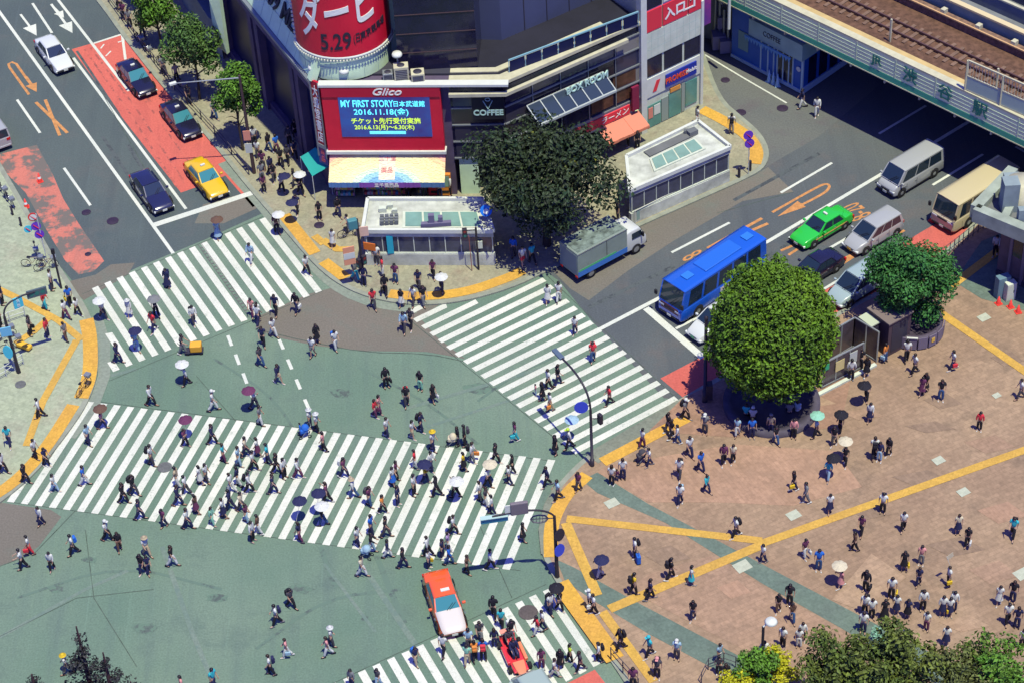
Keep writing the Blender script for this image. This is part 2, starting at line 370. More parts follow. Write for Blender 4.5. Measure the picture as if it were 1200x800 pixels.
# tactile paving
def tactile(pts, w, m=tact, smooth=0):
    ZI[0] += 1
    mb = MB(); ribbon(mb, smooth_poly(pts, smooth) if smooth else pts, w, ZP + .003 + ZI[0] * .0004); structure(up_normals(mb.build('tactile_paving', m)))
tactile([(101, 374), (106, 396), (106, 440), (95, 466)], .95, smooth=2); tactile([(86, 474), (52, 528), (14, 568), (-30, 592)], .85, smooth=2)
tactile([(333, 252), (369, 297)], .85); tactile([(379, 306), (405, 326)], .85)
tactile([(456, 344), (490, 348), (545, 343), (600, 324), (612, 317)], .85, smooth=2)
tactile([(706, 541), (805, 489)], .8); tactile([(688, 556), (664, 577), (650, 602), (645, 622), (646, 652)], .85, smooth=2)
tactile([(656, 682), (721, 772)], 1.1); tactile([(822, 128), (850, 142), (878, 160), (888, 178), (884, 192)], .95, smooth=2)
tactile([(826, 186), (850, 204)], .7)
for p, w in (([(664, 607), (893, 633)], .55), ([(895, 637), (714, 713)], .62), ([(890, 637), (1200, 527), (1300, 490)], .55), ([(663, 612), (700, 697)], .6), ([(706, 716), (766, 798)], .55), ([(1090, 358), (1200, 434), (1280, 490)], .6), ([(1108, 340), (1172, 292)], .62), ([(90, 398), (50, 470), (31, 522)], .5), ([(-20, 330), (18, 348), (68, 375), (96, 398)], .5), ([(62, 368), (40, 388), (18, 402)], .5), ([(370, 283), (378, 279)], 1.2), ([(378, 281), (395, 292), (412, 292)], .6), ([(1008, 410), (1030, 395)], .1)):
    tactile(p, w, tact2)
# ------------------------------------------------------------------ road paint
def lines(name, segs, m, z=Z3):
    mb = MB()
    for i, (pts, w) in enumerate(segs): ribbon(mb, pts, w, z + i * .0003)
    return structure(up_normals(mb.build(name, m)))
sheet('red_lane', [(84, 58), (143, 41), (172, 78), (232, 150), (290, 208), (302, 240), (296, 243), (264, 206), (246, 214), (212, 226), (205, 217), (190, 198), (147, 143)], Z2, redp)
sheet('red_lane', [(-30, 188), (43, 170), (62, 205), (74, 233), (92, 262), (122, 306), (110, 318), (92, 322), (76, 305), (50, 262), (30, 226), (8, 204)], Z2, redw)
sheet('red_lane', [(774, 443), (818, 420), (880, 388), (985, 330), (1083, 270), (1200, 205), (1330, 118), (1332, 122), (1176, 224), (1105, 302), (985, 364), (900, 410), (830, 448), (800, 465)], Z2, redp)
sheet('red_lane', [(640, 812), (697, 784), (728, 824), (660, 860)], Z2, redp)
lines('lane_line', [([(-40, -40), (0, 15), (133, 200), (203, 297)], .24), ([(38, 4), (61, 39)], .2), ([(86, 68), (218, 245)], .22), ([(68, 0), (151, 107)], .22),
    ([(110, 51), (144, 40)], .2), ([(143, 40), (147, 70)], .2), ([(118, 57), (122, 52)], .12), ([(124, 66), (130, 60)], .12), ([(138, 50), (146, 47)], .12), ([(20, 117), (47, 156)], .2), ([(75, 197), (106, 241)], .2),
    ([(700, 387), (775, 348)], .3), ([(775, 348), (900, 283), (1035, 203), (1135, 143), (1200, 102)], .28), ([(787, 296), (855, 261)], .2), ([(915, 226), (975, 191)], .2), ([(1030, 157), (1085, 124)], .2),
    ([(792, 385), (848, 357)], .2), ([(958, 299), (998, 276)], .2), ([(1093, 217), (1152, 181)], .2), ([(965, 339), (985, 327)], .2), ([(822, 62), (872, 92), (922, 121)], .14), ([(1190, 172), (1240, 200)], .2)], whitep2)
lines('stop_line', [([(180, 264), (296, 226)], .5), ([(757, 361), (824, 419)], .5)], whitep2, Z3 + .002)
lines('guide_dashes', [([(272 + i * 0, 395), (275, 406)], .2) if False else ([(267 + k * 8.9, 393 + k * 22), (271.5 + k * 8.9, 405 + k * 22)], .22) for k in range(4)] + [([(327 + k * 10, 397.5 + k * 23.3), (332 + k * 10, 409 + k * 23.3)], .22) for k in range(4)], whitep2)
lines('faded_line', [([(-20, 757), (100, 690), (150, 668)], .25), ([(430, 670), (480, 745), (520, 800)], .35), ([(470, 480), (640, 430)], .3), ([(500, 500), (640, 455)], .25), ([(130, 440), (160, 432)], .3), ([(190, 640), (225, 740), (250, 800)], .3), ([(380, 660), (440, 740)], .2)], ghost, Z2)
tyrem = ground_mat('tyre_marks', (0.062, 0.080, 0.080), (0.075, 0.105, 0.092), None, .4, 1, 6, wear=(0.42, 1.3, (0.090, 0.138, 0.110)))
lines('tyre_mark', [(smooth_poly([(376, 640), (383, 662), (394, 688)], 2), .32), (smooth_poly([(441, 650), (455, 685), (474, 730)], 2), .35), (smooth_poly([(250, 420), (330, 470), (370, 560)], 2), .18), (smooth_poly([(560, 470), (600, 440), (650, 418)], 2), .2), (smooth_poly([(20, 700), (140, 660), (260, 690)], 2), .2), (smooth_poly([(300, 760), (380, 700), (470, 690)], 2), .22), (smooth_poly([(420, 430), (500, 470), (560, 520)], 2), .2)], tyrem, Z1 + .002)
lines('tyre_mark', [([(99, 58), (150, 130), (207, 219)], .16), ([(106, 56), (160, 128), (216, 214)], .16), ([(170, 118), (232, 205)], .14), ([(160, 95), (176, 120)], .2)], ground_mat('tyre_marks_red', (0.20, 0.065, 0.06), (0.26, 0.07, 0.06), None, .4, 1, 6, wear=(0.45, 1.3, (0.42, 0.10, 0.078))), Z2 + .002)
lines('tyre_mark', [([(150, 170), (182, 222)], .3), ([(120, 160), (150, 205), (178, 250)], .25), ([(690, 360), (790, 312)], .3), ([(860, 235), (960, 180)], .3), ([(900, 300), (985, 250)], .25), ([(90, 60), (140, 135)], .2)], ground_mat('tyre_marks_dark', (0.040, 0.046, 0.055), (0.048, 0.055, 0.062), None, .4, 1, 6, wear=(0.45, 1.3, (0.068, 0.08, 0.085))), Z2 + .001)
jointm = mat('joint_line', (.072, .100, .084), .95, vary=.5, scale=1.2)
lines('asphalt_joint', [([(96, 345), (308, 254)], .045), ([(128, 446), (378, 341)], .045), ([(92, 467), (650, 540)], .045), ([(14, 588), (610, 668)], .045), ([(484, 378), (676, 534)], .045), ([(640, 322), (794, 468)], .045), ([(390, 800), (640, 684)], .045),
    (smooth_poly([(302, 386), (360, 400), (430, 413), (500, 414), (548, 424)], 1), .06), ([(88, 598), (40, 648), (-20, 670)], .05), ([(230, 440), (300, 520)], .04), ([(0, 745), (90, 700), (180, 690)], .045), ([(560, 610), (600, 700)], .04), ([(100, 620), (110, 700), (160, 780)], .045), ([(840, 250), (930, 225)], .045), ([(120, 110), (160, 180), (205, 262)], .045)], jointm, Z3 - .003)
stain = ground_mat('oil_stain', (0.060, 0.078, 0.074), (0.075, 0.098, 0.088), None, .5, 1, 6, wear=(0.46, 1.6, (0.092, 0.145, 0.110)))
for x, y, w, h in ((218, 448, 14, 5), (105, 655, 10, 4), (350, 690, 16, 6), (430, 725, 9, 4), (66, 690, 10, 4), (560, 455, 18, 6), (400, 460, 14, 5), (170, 735, 18, 7), (255, 700, 14, 5)):
    sheet('asphalt_stain', [(x + w * math.cos(a) * rs_.uniform(.7, 1.2), y + h * math.sin(a) * rs_.uniform(.7, 1.2)) for a in [k * .524 for k in range(12)]], Z1 + .001, stain)
# arrows and lane symbols
def arrow(mb, a, b, w, z, head=1.6, hw=.55):
    A, B = G(*a, z), G(*b, z); t = (B - A).normalized(); nn = Vector((-t.y, t.x, 0)); C = B - t * head
    mb.add([A - nn * w, C - nn * w, C + nn * w, A + nn * w], [(0, 1, 2, 3)]); mb.add([C - nn * hw, B, C + nn * hw], [(0, 1, 2)])
mb = MB(); arrow(mb, (24, 17), (43, 42), .09, Z3); arrow(mb, (60, 5), (85, 39), .1, Z3); arrow(mb, (62, 8), (75, 21), .1, Z3 + .002, 1.0, .4)
structure(up_normals(mb.build('arrow_marking', whitep2)))
mb = MB(); ribbon(mb, [(34, 111), (11, 79), (10, 75), (14, 73), (19, 75), (33, 95)], .2, Z3); arrow(mb, (30, 90), (43, 108), .12, Z3 + .002, 1.2, .45);
ribbon(mb, [(42, 120), (79, 156)], .24, Z3); ribbon(mb, [(53, 117), (70, 159)], .24, Z3 + .002)
ribbon(mb, smooth_poly([(905, 249), (958, 219), (969, 215), (973, 219), (966, 227), (930, 245)], 2), .2, Z3); arrow(mb, (940, 239), (911, 254), .1, Z3 + .002, 2.2, .42)
ribbon(mb, [(829, 291), (893, 256)], .24, Z3); ribbon(mb, [(834, 290), (900, 262)], .24, Z3 + .002)
ribbon(mb, [(915, 294), (931, 287)], .2, Z3); ribbon(mb, [(924, 299), (936, 291)], .2, Z3)
ribbon(mb, [(972, 312), (1008, 294)], .24, Z3); ribbon(mb, [(976, 316), (1006, 297)], .24, Z3 + .002); ribbon(mb, [(1045, 278), (1060, 270)], .2, Z3)
structure(up_normals(mb.build('orange_marking', orangep)))
def road_text(s, a, b, size, z=Z3 + .003, sx=1.0):
    A, B = G(*a, z), G(*b, z)
    o = put_text('time_marking', s, size, (A + B) / 2, B - A, Vector((-(B - A).y, (B - A).x, 0)), orangep, ext=0, sx=sx, bold=.02)
    structure(o)
road_text('8-20', (797, 291), (838, 320), 2.3, sx=.42)
road_text('8-20', (1017, 259), (990, 237), 2.3, sx=.42)
# crosswalks
def crosswalk(name, top, tl, bot, bl, dirpts, kr, extra=(), period=None):
    pass
def fit_cross(stripe_px, ends):
    """stripe_px: list of (k, (x,y)) points on stripe axes -> n, c with n.P = k + c"""
    rows = [(G(*p), k) for k, p in stripe_px]
    # least squares 3x3
    S = [[0.0] * 4 for _ in range(3)]
    for P, k in rows:
        v = (P.x, P.y, 1.0)
        for i in range(3):
            for j in range(3): S[i][j] += v[i] * v[j]
            S[i][3] += v[i] * k
    Mx = Matrix([r[:3] for r in S]); sol = Mx.inverted() @ Vector([r[3] for r in S])
    return sol
def isect(sol, k, a, b):
    """point on ground line a-b where the stripe coordinate is k"""
    A, B = G(*a), G(*b); fa = sol.x * A.x + sol.y * A.y + sol.z; fb = sol.x * B.x + sol.y * B.y + sol.z
    return A + (B - A) * ((k - fa) / (fb - fa))
def stripes(name, sol, ks, top, bot, special={}, z=Z4):
    mb = MB()
    for k in ks:
        t, b = special.get(k, (top, bot))
        q = [isect(sol, k - .25, *t), isect(sol, k + .25, *t), isect(sol, k + .25, *b), isect(sol, k - .25, *b)]
        n = 6   # short sub-quads so that long stripes keep an even texture
        mb.add([(p.x, p.y, z) for p in q], [(0, 1, 2, 3)])
    return structure(up_normals(mb.build(name, whitep)))
def pxs(L, s, o): return [(o[0] + x / s, o[1] + y / s) for x, y in L]
a_t = pxs([(75,390),(128,368),(180,345),(232,322),(285,300),(337,277),(387,257),(440,237),(490,215),(645,158),(692,135),(737,118),(787,98)], 3.637, (90,230)); ai = [0,1,2,3,4,5,6,7,8,11,12,13,14]
a_b = pxs([(280,700),(335,678),(390,655),(440,635),(500,612),(550,592),(605,570),(660,548),(715,528),(978,428),(1030,410)], 3.637, (90,230)); bi = [0,1,2,3,4,5,6,7,8,13,14]
solA = fit_cross(list(zip(ai, a_t)) + list(zip(bi, a_b)), None)
TA, BA = (a_t[0], a_t[-1]), (a_b[0], a_b[-1])
stripes('crosswalk', solA, range(-2, 15), TA, BA, {-1: (((124, 391), (140, 388)), BA), -2: (((125, 425), (145, 420)), BA)})
d_l = pxs([(93,262),(130,290),(165,322),(200,352),(238,382),(272,412),(310,442),(345,472),(382,505),(420,538),(457,568),(497,600),(535,632),(577,665),(700,765)], 3.636, (480,320)); di = list(range(2,16)) + [18]
d_r = pxs([(577,30),(640,90),(677,120),(712,148),(747,175),(782,207),(815,235),(850,268),(885,298),(920,330),(957,365),(993,398),(1030,430),(1065,465),(1100,497),(1140,535)], 3.636, (480,320)); ri = [2,4,5,6,7,8,9,10,11,12,13,14,15,16,17,18]
solD = fit_cross(list(zip(di, d_l)) + list(zip(ri, d_r)), None)
TD, BD = (d_l[0], d_l[-1]), (d_r[0], d_r[-1])
stripes('crosswalk', solD, range(-1, 19), TD, BD, {1: (TD, ((556, 350), (566, 362))), 0: (TD, ((521, 352), (526, 366))), -1: (((478, 370), (486, 376)), ((494, 358), (498, 368)))})
b1 = pxs([(385,57),(440,62),(497,70),(555,75),(612,80),(672,87),(730,95),(845,108),(905,115),(965,122),(1022,130),(1140,147)], 3.636, (0,455)); b1i = [0,1,2,3,4,5,6,8,9,10,11,13]
b2 = pxs([(115,493),(175,502),(232,507),(290,515),(352,520),(412,528),(472,533),(528,545)], 3.636, (0,455))
sol0 = fit_cross(list(zip(b1i, b1)) + list(zip(range(8), b2)), None)
def fk(sol, p): P = G(*p); return sol.x * P.x + sol.y * P.y + sol.z
b3 = pxs([(242,183),(305,193),(362,200),(420,207),(485,215),(545,225),(605,232),(725,245),(1035,290),(1100,297),(1160,305)], 3.636, (330,455))
b4 = pxs([(57,642),(120,655),(185,662),(245,670),(310,678),(500,705),(570,715),(757,745),(822,752),(887,758),(952,770)], 3.636, (330,455))
off_t = round(fk(sol0, b3[0])); off_b = round(fk(sol0, b4[0]))
k3 = [off_t + j for j in (0, 1, 2, 3, 4, 5, 6, 8, 13, 14, 15)]; k4 = [off_b + j for j in (0, 1, 2, 3, 4, 7, 8, 11, 12, 13, 14)]
solB = fit_cross(list(zip(b1i, b1)) + list(zip(range(8), b2)) + list(zip(k3, b3)) + list(zip(k4, b4)), None)
print('crosswalk B idx', off_t, off_b, [round(fk(solB, p), 2) for p in b3], [round(fk(solB, p), 2) for p in b4])
TB, BB = (b1[0], b3[-1]), (b2[0], b4[-1])
stripes('crosswalk', solB, range(-1, k3[-1] + 1), TB, BB, {-1: (((38, 549), (48, 552)), BB)})
# bottom crosswalk: same period, direction from its last stripe
P0, P1 = G(640, 690.8), G(699.5, 779.3)
t = (P1 - P0).normalized(); nE = Vector((-t.y, t.x, 0)); per = 1 / math.hypot(solB.x, solB.y)
if nE.x < 0: nE = -nE
solE = Vector((nE.x / per, nE.y / per, -nE.dot(P0) / per))
stripes('crosswalk', solE, range(-17, 1), ((400, 796.5), (640, 690.8)), ((470, 900), (699.5, 779.3)))
lines('crosswalk_edge_mark', [([(232, 287), (292, 372)], .04), ([(236, 285.5), (297, 371)], .04)], mat('dark_scuff', (.1, .1, .1), .9), Z4 + .004)
mb = MB()
for k in range(22):
    x, y = 236 + k * 2.6, 290 + k * 3.65
    ribbon(mb, [(x - 1.2, y + .6), (x + 1.4 + rs.random(), y + rs.uniform(-.6, .9))], .1, Z4 + .004)
structure(up_normals(mb.build('stencilled_scuffs', MATS['dark_scuff'])))
# manhole covers
ironm = mat('iron_cover', (0.032, 0.02, 0.045), 0.6, vary=.35, scale=9); greyc = mat('concrete_cover', (0.11, 0.115, 0.12), .9, vary=.3, scale=5)
def manhole(x, y, r, m, label):
    z = gz(x, y) + (.012 if gz(x, y) > .1 else .01); c = G(x, y, z)
    mb = MB(); mb.lathe([(0.001, .012), (r * .82, .012), (r * .86, .004), (r * .93, .004), (r * .95, .012), (r, .012), (r, 0)], 24)
    for k in range(-3, 4):
        for j in range(-3, 4):
            if math.hypot(k, j) < 3.2: mb.box((k * r * .22, j * r * .22, .016), (r * .12, r * .05, .008), .78)
    tag(mb.build('manhole_cover', m, loc=c), label, 'manhole cover', 'manhole covers')
for a in ((101, 249, .33, ironm, 'smaller dark round manhole cover beside the worn red lane at left'), (132, 259, .42, ironm, 'dark round manhole cover in the left lane nearest the upper left crosswalk'),
          (103, 298, .22, ironm, 'small dark cover on the worn red lane paint by the left kerb'), (193, 547, .46, greyc, 'grey round manhole cover set among stripes of the widest crosswalk'),
          (619, 717, .56, mat('brown_cover', (.085, .07, .07), .8, vary=.3, scale=6), 'large brown manhole cover on the bottom crosswalk'), (24, 450, .36, greyc, 'grey manhole cover in the left pavement beside parked bikes'),
          (374, 264, .36, ironm, 'violet dark manhole cover in the pavement left of the subway entrance'), (917, 127, .42, ironm, 'dark manhole cover in the side street below the blue shop'),
          (868, 132, .4, ironm, 'dark manhole cover in the side street nearest the consumer loan shop corner'), (850, 94, .34, ironm, 'small dark manhole cover beside the white side street line'), (795, 0 + 332, .2, ironm, 'tiny dark cover in the road ahead of the blue bus')):
    manhole(*a)
mb = MB(); 
tile = mat('pale_lid', (.36, .38, .30), .8, vary=.2, scale=3)
for i, (x, y, s_) in enumerate(((717, 589, .8), (870, 663, .95), (1100, 539, .7), (1129, 576, .7), (930, 603, .8), (1153, 372, .75), (1198, 672, .9), (928, 600, .3), (1168, 463, .5))):
    if s_ < .4: continue
    o = MB().box((0, 0, .006), (s_, s_ * .8, .012)).box((s_ * .2, 0, .014), (s_ * .25, .05, .01), 0).box((-s_ * .2, 0, .014), (s_ * .25, .05, .01), 0).build('inspection_lid', tile, loc=G(x, y, ZP + .006), rz=R(28))
    tag(o, ['pale square lid on the green band by the plaza corner', 'pale square lid on the green band under the yellow guide lines', 'pale square lid above the long yellow guide line at right', 'pale square lid below the long yellow guide line at right', 'pale square lid on the plaza left of the yellow line', 'pale square lid by the station wall shade', 'pale lid at the right edge of the plaza', '', 'worn square lid in the plaza near the right edge'][i], 'lid', 'inspection lids in the plaza')
# ================================================================== BUILDINGS
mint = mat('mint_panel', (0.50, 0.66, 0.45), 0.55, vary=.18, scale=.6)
mintd = mat('mint_seam', (0.30, 0.40, 0.35), 0.7)
redb = mat('red_board', (0.52, 0.010, 0.035), 0.4, vary=.12, scale=.7)
redb2 = mat('dark_red_board', (0.34, 0.006, 0.028), 0.45)
crimson = mat('crimson_sign', (0.55, 0.03, 0.05), 0.45)
dglass = mat('dark_glass', (0.012, 0.011, 0.035), 0.12, spec=.5, vary=.4, scale=.8)
nglass = mat('navy_glass', (0.008, 0.012, 0.06), 0.35, spec=.15, vary=.3, scale=.4)
purpm = mat('violet_cladding', (0.085, 0.065, 0.115), 0.7, vary=.25, scale=.8)
creamm = mat('cream_stone', (0.42, 0.40, 0.28), 0.8, vary=.2, scale=1.5)
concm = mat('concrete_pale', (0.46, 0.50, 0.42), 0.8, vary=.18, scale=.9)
whitem = mat('white_painted', (0.48, 0.50, 0.46), 0.6, vary=.1, scale=1.2)
steel = mat('grey_steel', (0.22, 0.24, 0.26), 0.45, metal=.5)
darkst = mat('dark_steel', (0.03, 0.028, 0.045), 0.5)
blackm = mat('black_paint', (0.012, 0.012, 0.018), 0.5)
wtext = mat('white_lettering', (0.62, 0.62, 0.58), 0.6)
btext = mat('black_lettering', (0.02, 0.015, 0.03), 0.6)
tealg = mat('teal_glass', (0.09, 0.24, 0.21), 0.15, spec=.5, vary=.3, scale=.7)
skyl = mat('skylight_glass', (0.16, 0.28, 0.25), 0.2, spec=.5, vary=.2, scale=1.0)
bluecl = mat('blue_grey_cladding', (0.055, 0.065, 0.13), 0.5, vary=.12, scale=.3)
roofm = mat('grey_roof', (0.12, 0.125, 0.13), 0.9, vary=.25, scale=.7)
screenm = mat('screen_blue', (0.02, 0.055, 0.20), 0.3, emit=0.75, vary=.9, scale=.28, alt=(0.03, 0.015, 0.10))
MATS['screen_blue'].node_tree.nodes['Principled BSDF'].inputs['Emission Strength'].default_value = 0.55
sn = MATS['screen_blue'].node_tree; sn.links.new([n for n in sn.nodes if n.bl_idname == 'ShaderNodeMix'][0].outputs[2], sn.nodes['Principled BSDF'].inputs['Emission Color'])
cyant = mat('cyan_lit_lettering', (0.12, 0.75, 0.85), 0.4, emit=0.75)
yelt = mat('lime_lit_lettering', (0.55, 0.80, 0.06), 0.4, emit=0.6)
paleb = mat('lit_cyan_bar', (0.15, 0.70, 0.75), .4, emit=.5)

def wbox(mb, w, u0, u1, z0, z1, d0, d1, m=0):
    """box on a wall: u range, z range, from depth d0 to d1 along the outward normal"""
    P = [w.P(u, z, d) for z in (z0, z1) for (u, d) in ((u0, d0), (u1, d0), (u1, d1), (u0, d1))]
    return mb.add(P, [(0, 1, 2, 3), (4, 5, 6, 7), (0, 1, 5, 4), (1, 2, 6, 5), (2, 3, 7, 6), (3, 0, 4, 7)], m)
def wtext_on(name, w, s, size, u, z, off, m, parent, **kw):
    return put_text(name, s, size, w.P(u, z, off), w.u, Vector((0, 0, 1)), m, parent, **kw)
def bpart(mb, name, mats, parent):
    """part given in world coordinates under an Empty: keep the world place"""
    o = mb.build(name, mats); o.parent = parent
    o.matrix_basis = parent.matrix_basis.inverted()
    return o
def sub(mb, name, mats, parent, root):
    o = mb.build(name, mats); o.parent = parent; return o

# ---- pharmacy front with the big red screen board -------------------
WP = Wall((391, 230), (526, 230))
top_z = WP.at(450, 97)[1]
u0, zb = WP.at(385.5, 172); u1, _ = WP.at(522, 172)
phar = thing('pharmacy_building', 'corner pharmacy with a red framed video board above a rainbow awning', 'building', WP.P(0, 0))
Lp = WP.len
back = 9.0
mb = MB()
wbox(mb, WP, -.2, Lp + .6, 3.4, top_z - .15, -back, -.05, 0)           # upper block
wbox(mb, WP, -.2, .5, 0.1, 3.4, -back, -.05, 1); wbox(mb, WP, Lp - .3, Lp + .6, 0.1, 3.4, -back, -.05, 1)
wbox(mb, WP, .5, Lp - .3, 0.1, 3.4, -back, -4.2, 1); wbox(mb, WP, .5, Lp - .3, .1, .17, -4.2, -.05, 2)
bpart(mb, 'wall', [purpm, purpm, stone_t], phar)
mb = MB(); wbox(mb, WP, u0, u1, zb, top_z, -.04, .45, 0); fr = bpart(mb, 'sign_frame', [redb], phar)
mb = MB(); z2 = WP.at(450, 109)[1]; wbox(mb, WP, u0 + .02, u1 - .02, z2, top_z - .02, .45, .52, 0); bpart(mb, 'sign_header', [redb2], phar)
sl, szt = WP.at(395.5, 112, .45); sr, szb = WP.at(507, 160, .45)
mb = MB(); wbox(mb, WP, sl, sr, szb, szt, .45, .50, 0); scr = bpart(mb, 'screen', [screenm], phar)
uc = (sl + sr) / 2; hs = szt - szb; ws = sr - sl
def srow(s, fy, size, m, fx=0.5, **kw): return wtext_on('screen_lettering', WP, s, size, sl + ws * fx, szb + hs * fy, .515, m, phar, ext=.004, **kw)
srow('MY FIRST STORY', .80, .78, cyant, .31, sx=.62, bold=.015); srow('日本武道館', .79, .52, cyant, .77, sx=.85, bold=.006)
srow('2016.11.18(金)', .60, .62, cyant, .46, sx=1.0, bold=.008); srow('チケット先行受付実施', .38, .52, yelt, .5, sx=.92, bold=.008)
srow('2016.6.13(月)〜6.30(木)', .23, .46, yelt, .48, sx=.9, bold=.006)
mb = MB(); wbox(mb, WP, sl + ws * .31, sl + ws * .71, szb + hs * .07, szb + hs * .14, .50, .515); bpart(mb, 'screen_lettering', [paleb], phar)
wtext_on('logo_lettering', WP, 'Glico', .78, uc + .2, (z2 + top_z) / 2, .53, wtext, phar, ext=.03, shear=.35, bold=.012, sx=1.2)
mb = MB(); wbox(mb, WP, u0 - .1, u1 + .1, zb - .22, zb, -.04, .62); wbox(mb, WP, u0 - .15, u1 + 4.6, top_z - .02, top_z + .16, -.05, .55); bpart(mb, 'ledge', [whitem], phar)
# rainbow awning: slopes out and down; its stripes are bands of the cloth
ua0, za0 = u0 + .05, zb - .24
outd = 1.9; za1 = za0 - 1.35
rain = [(0.62, .22, .20), (.66, .33, .24), (.68, .45, .25), (.66, .56, .30), (.62, .60, .34), (.46, .56, .42), (.25, .44, .48), (.14, .30, .46)]
mb = MB(); N = 16; cm = [mat('rainbow_cloth_' + str(i), c, .8) for i, c in enumerate(rain)] + [mat('pale_rainbow_cloth', (.62, .55, .42), .8), mat('purple_valance', (.20, .07, .33), .8), mat('blue_valance', (.08, .17, .36), .8)]
nu, nv = 72, 44
def apt(i, j, e=0.0):
    f = j / nv; return WP.P(ua0 + (u1 - ua0) * i / nu, za0 + (za1 - za0) * f - .10 * math.sin(f * math.pi) - e, .1 + outd * f)
for i in range(nu):
    for j in range(nv):
        x = (i + .5 - nu / 2) / (nu / 2); y = (j + .5) / nv
        ds = math.hypot(x * .95, 1.05 - y)
        k = 0 if ds > 1.27 else 1 if ds > 1.17 else 2 if ds > 1.04 else 3 if ds > .74 else 4 if ds > .56 else 5 if ds > .44 else 6 if ds > .3 else 7
        if abs(x) < .15 and y < .9: k = len(rain)
        mb.add([apt(i, j), apt(i + 1, j), apt(i + 1, j + 1), apt(i, j + 1)], [(0, 1, 2, 3)], k)
for i in range(nu):
    k = len(rain) + 1 if .25 < i / nu < .78 else len(rain) + 2
    a, b = apt(i, nv), apt(i + 1, nv); mb.add([a, b, b - Vector((0, 0, .42)), a - Vector((0, 0, .42))], [(0, 1, 2, 3)], k)
aw = bpart(mb, 'awning', cm, phar)
sol_ = aw.modifiers.new('thick', 'SOLIDIFY'); sol_.thickness = .03; sol_.offset = 1
yd = (apt(0, 0) - apt(0, nv)).normalized()
pinkt = mat('rose_lettering', (.5, .10, .10), .7)
put_text('awning_lettering', '三千里', .42, apt(36, 11) + Vector((0, 0, .05)), WP.u, yd, pinkt, phar, ext=.004)
put_text('awning_lettering', '薬品', .42, apt(36, 27) + Vector((0, 0, .05)), WP.u, yd, pinkt, phar, ext=.004)
put_text('awning_lettering', '三千里薬品', .34, WP.P((ua0 + u1) / 2, za1 - .22, .1 + outd + .06), WP.u, Vector((0, 0, 1)), wtext, phar, ext=.01, bold=.008)
# side sign running back along the corner
S0 = WP.P(u0 - .1, 0, .2); S1 = S0 + (G(366, 92, top_z) - G(377, 97, top_z)) * 1.0; S1.z = 0
WS = Wall(S1, S0)
mb = MB(); wbox(mb, WS, 0, WS.len, zb + .2, top_z + .1, -.12, .05); bpart(mb, 'side_board', [redb2], phar)
mb = MB(); wbox(mb, WS, .0, .12, zb - .9, top_z + .1, .05, .12); wbox(mb, WS, WS.len - .1, WS.len, zb - .9, top_z + .1, .05, .12); wbox(mb, WS, .12, WS.len - .1, zb - .1, zb + .2, .05, .12); bpart(mb, 'sign_frame', [steel], phar)
for i, ch in enumerate('大盛堂書店'):
    wtext_on('side_lettering', WS, ch, .95, WS.len / 2, top_z - .75 - i * .95, .07, wtext, phar, ext=.01, sx=max(.5, WS.len / 1.5), bold=.01)
mb = MB(); wbox(mb, WS, 0, WS.len, zb - 1.5, zb - .1, -.12, .06); bpart(mb, 'side_board', [mat('violet_sign', (.10, .04, .16), .5)], phar)
for i, ch in enumerate('薬品'): wtext_on('side_lettering', WS, ch, .55, WS.len / 2, zb - .5 - i * .6, .08, pinkt, phar, ext=.01, sx=.7)
# roof clutter above the board
mb = MB(); wbox(mb, WP, -.2, Lp + .6, top_z - .12, top_z + .02, -back, -1); bpart(mb, 'roof', [mat('dark_roof', (.03, .03, .045), .9)], phar)
def ac_unit(px, py, z, sx, sy, sz, lab, m=creamm):
    t = thing('air_conditioner', lab, 'air conditioner', G(px, py, z), R(3), 'rooftop units')
    bevel(MB().box((0, 0, sz / 2), (sx, sy, sz)).build('casing', m, t), .03)
    g = MB(); g.lathe([(.001, .02), (min(sx, sy) * .36, .02), (min(sx, sy) * .38, 0)], 14, (0, 0, sz)); g.build('fan_grille', darkst, t)
    l = MB()
    for k in range(6): l.box((0, -sy / 2 - .01, sz * (.2 + k * .12)), (sx * .8, .02, sz * .05))
    l.build('louvre', darkst, t); return t
ac_unit(471, 93, top_z + .02, 1.0, .7, 1.15, 'cream box unit with dark louvres above the red board')
ac_unit(490, 94, top_z + .02, .9, .8, .7, 'squat pale box unit at the right of the rooftop units')
ac_unit(455, 93, top_z + .02, .7, .6, .6, 'small grey box unit beside the round tower foot', steel)
def roof_lamp(px, py, z, lab):
    t = thing('dish_lamp', lab, 'lamp', G(px, py, z))
    MB().tube([(0, 0, 0), (0, 0, .55)], .05).build('post', steel, t)
    b = MB(); b.lathe([(.001, .78), (.3, .74), (.36, .62), (.34, .52), (.001, .5)], 16); b.build('shade', whitem, t)
roof_lamp(466, 73, top_z + 1.2, 'white dish lamp above the dark glass terrace'); roof_lamp(368, 88, top_z + .1, 'white dish lamp on the corner above the side sign'); roof_lamp(404, 92, top_z + .15, 'small white flood lamp on the ledge under the red tower board')
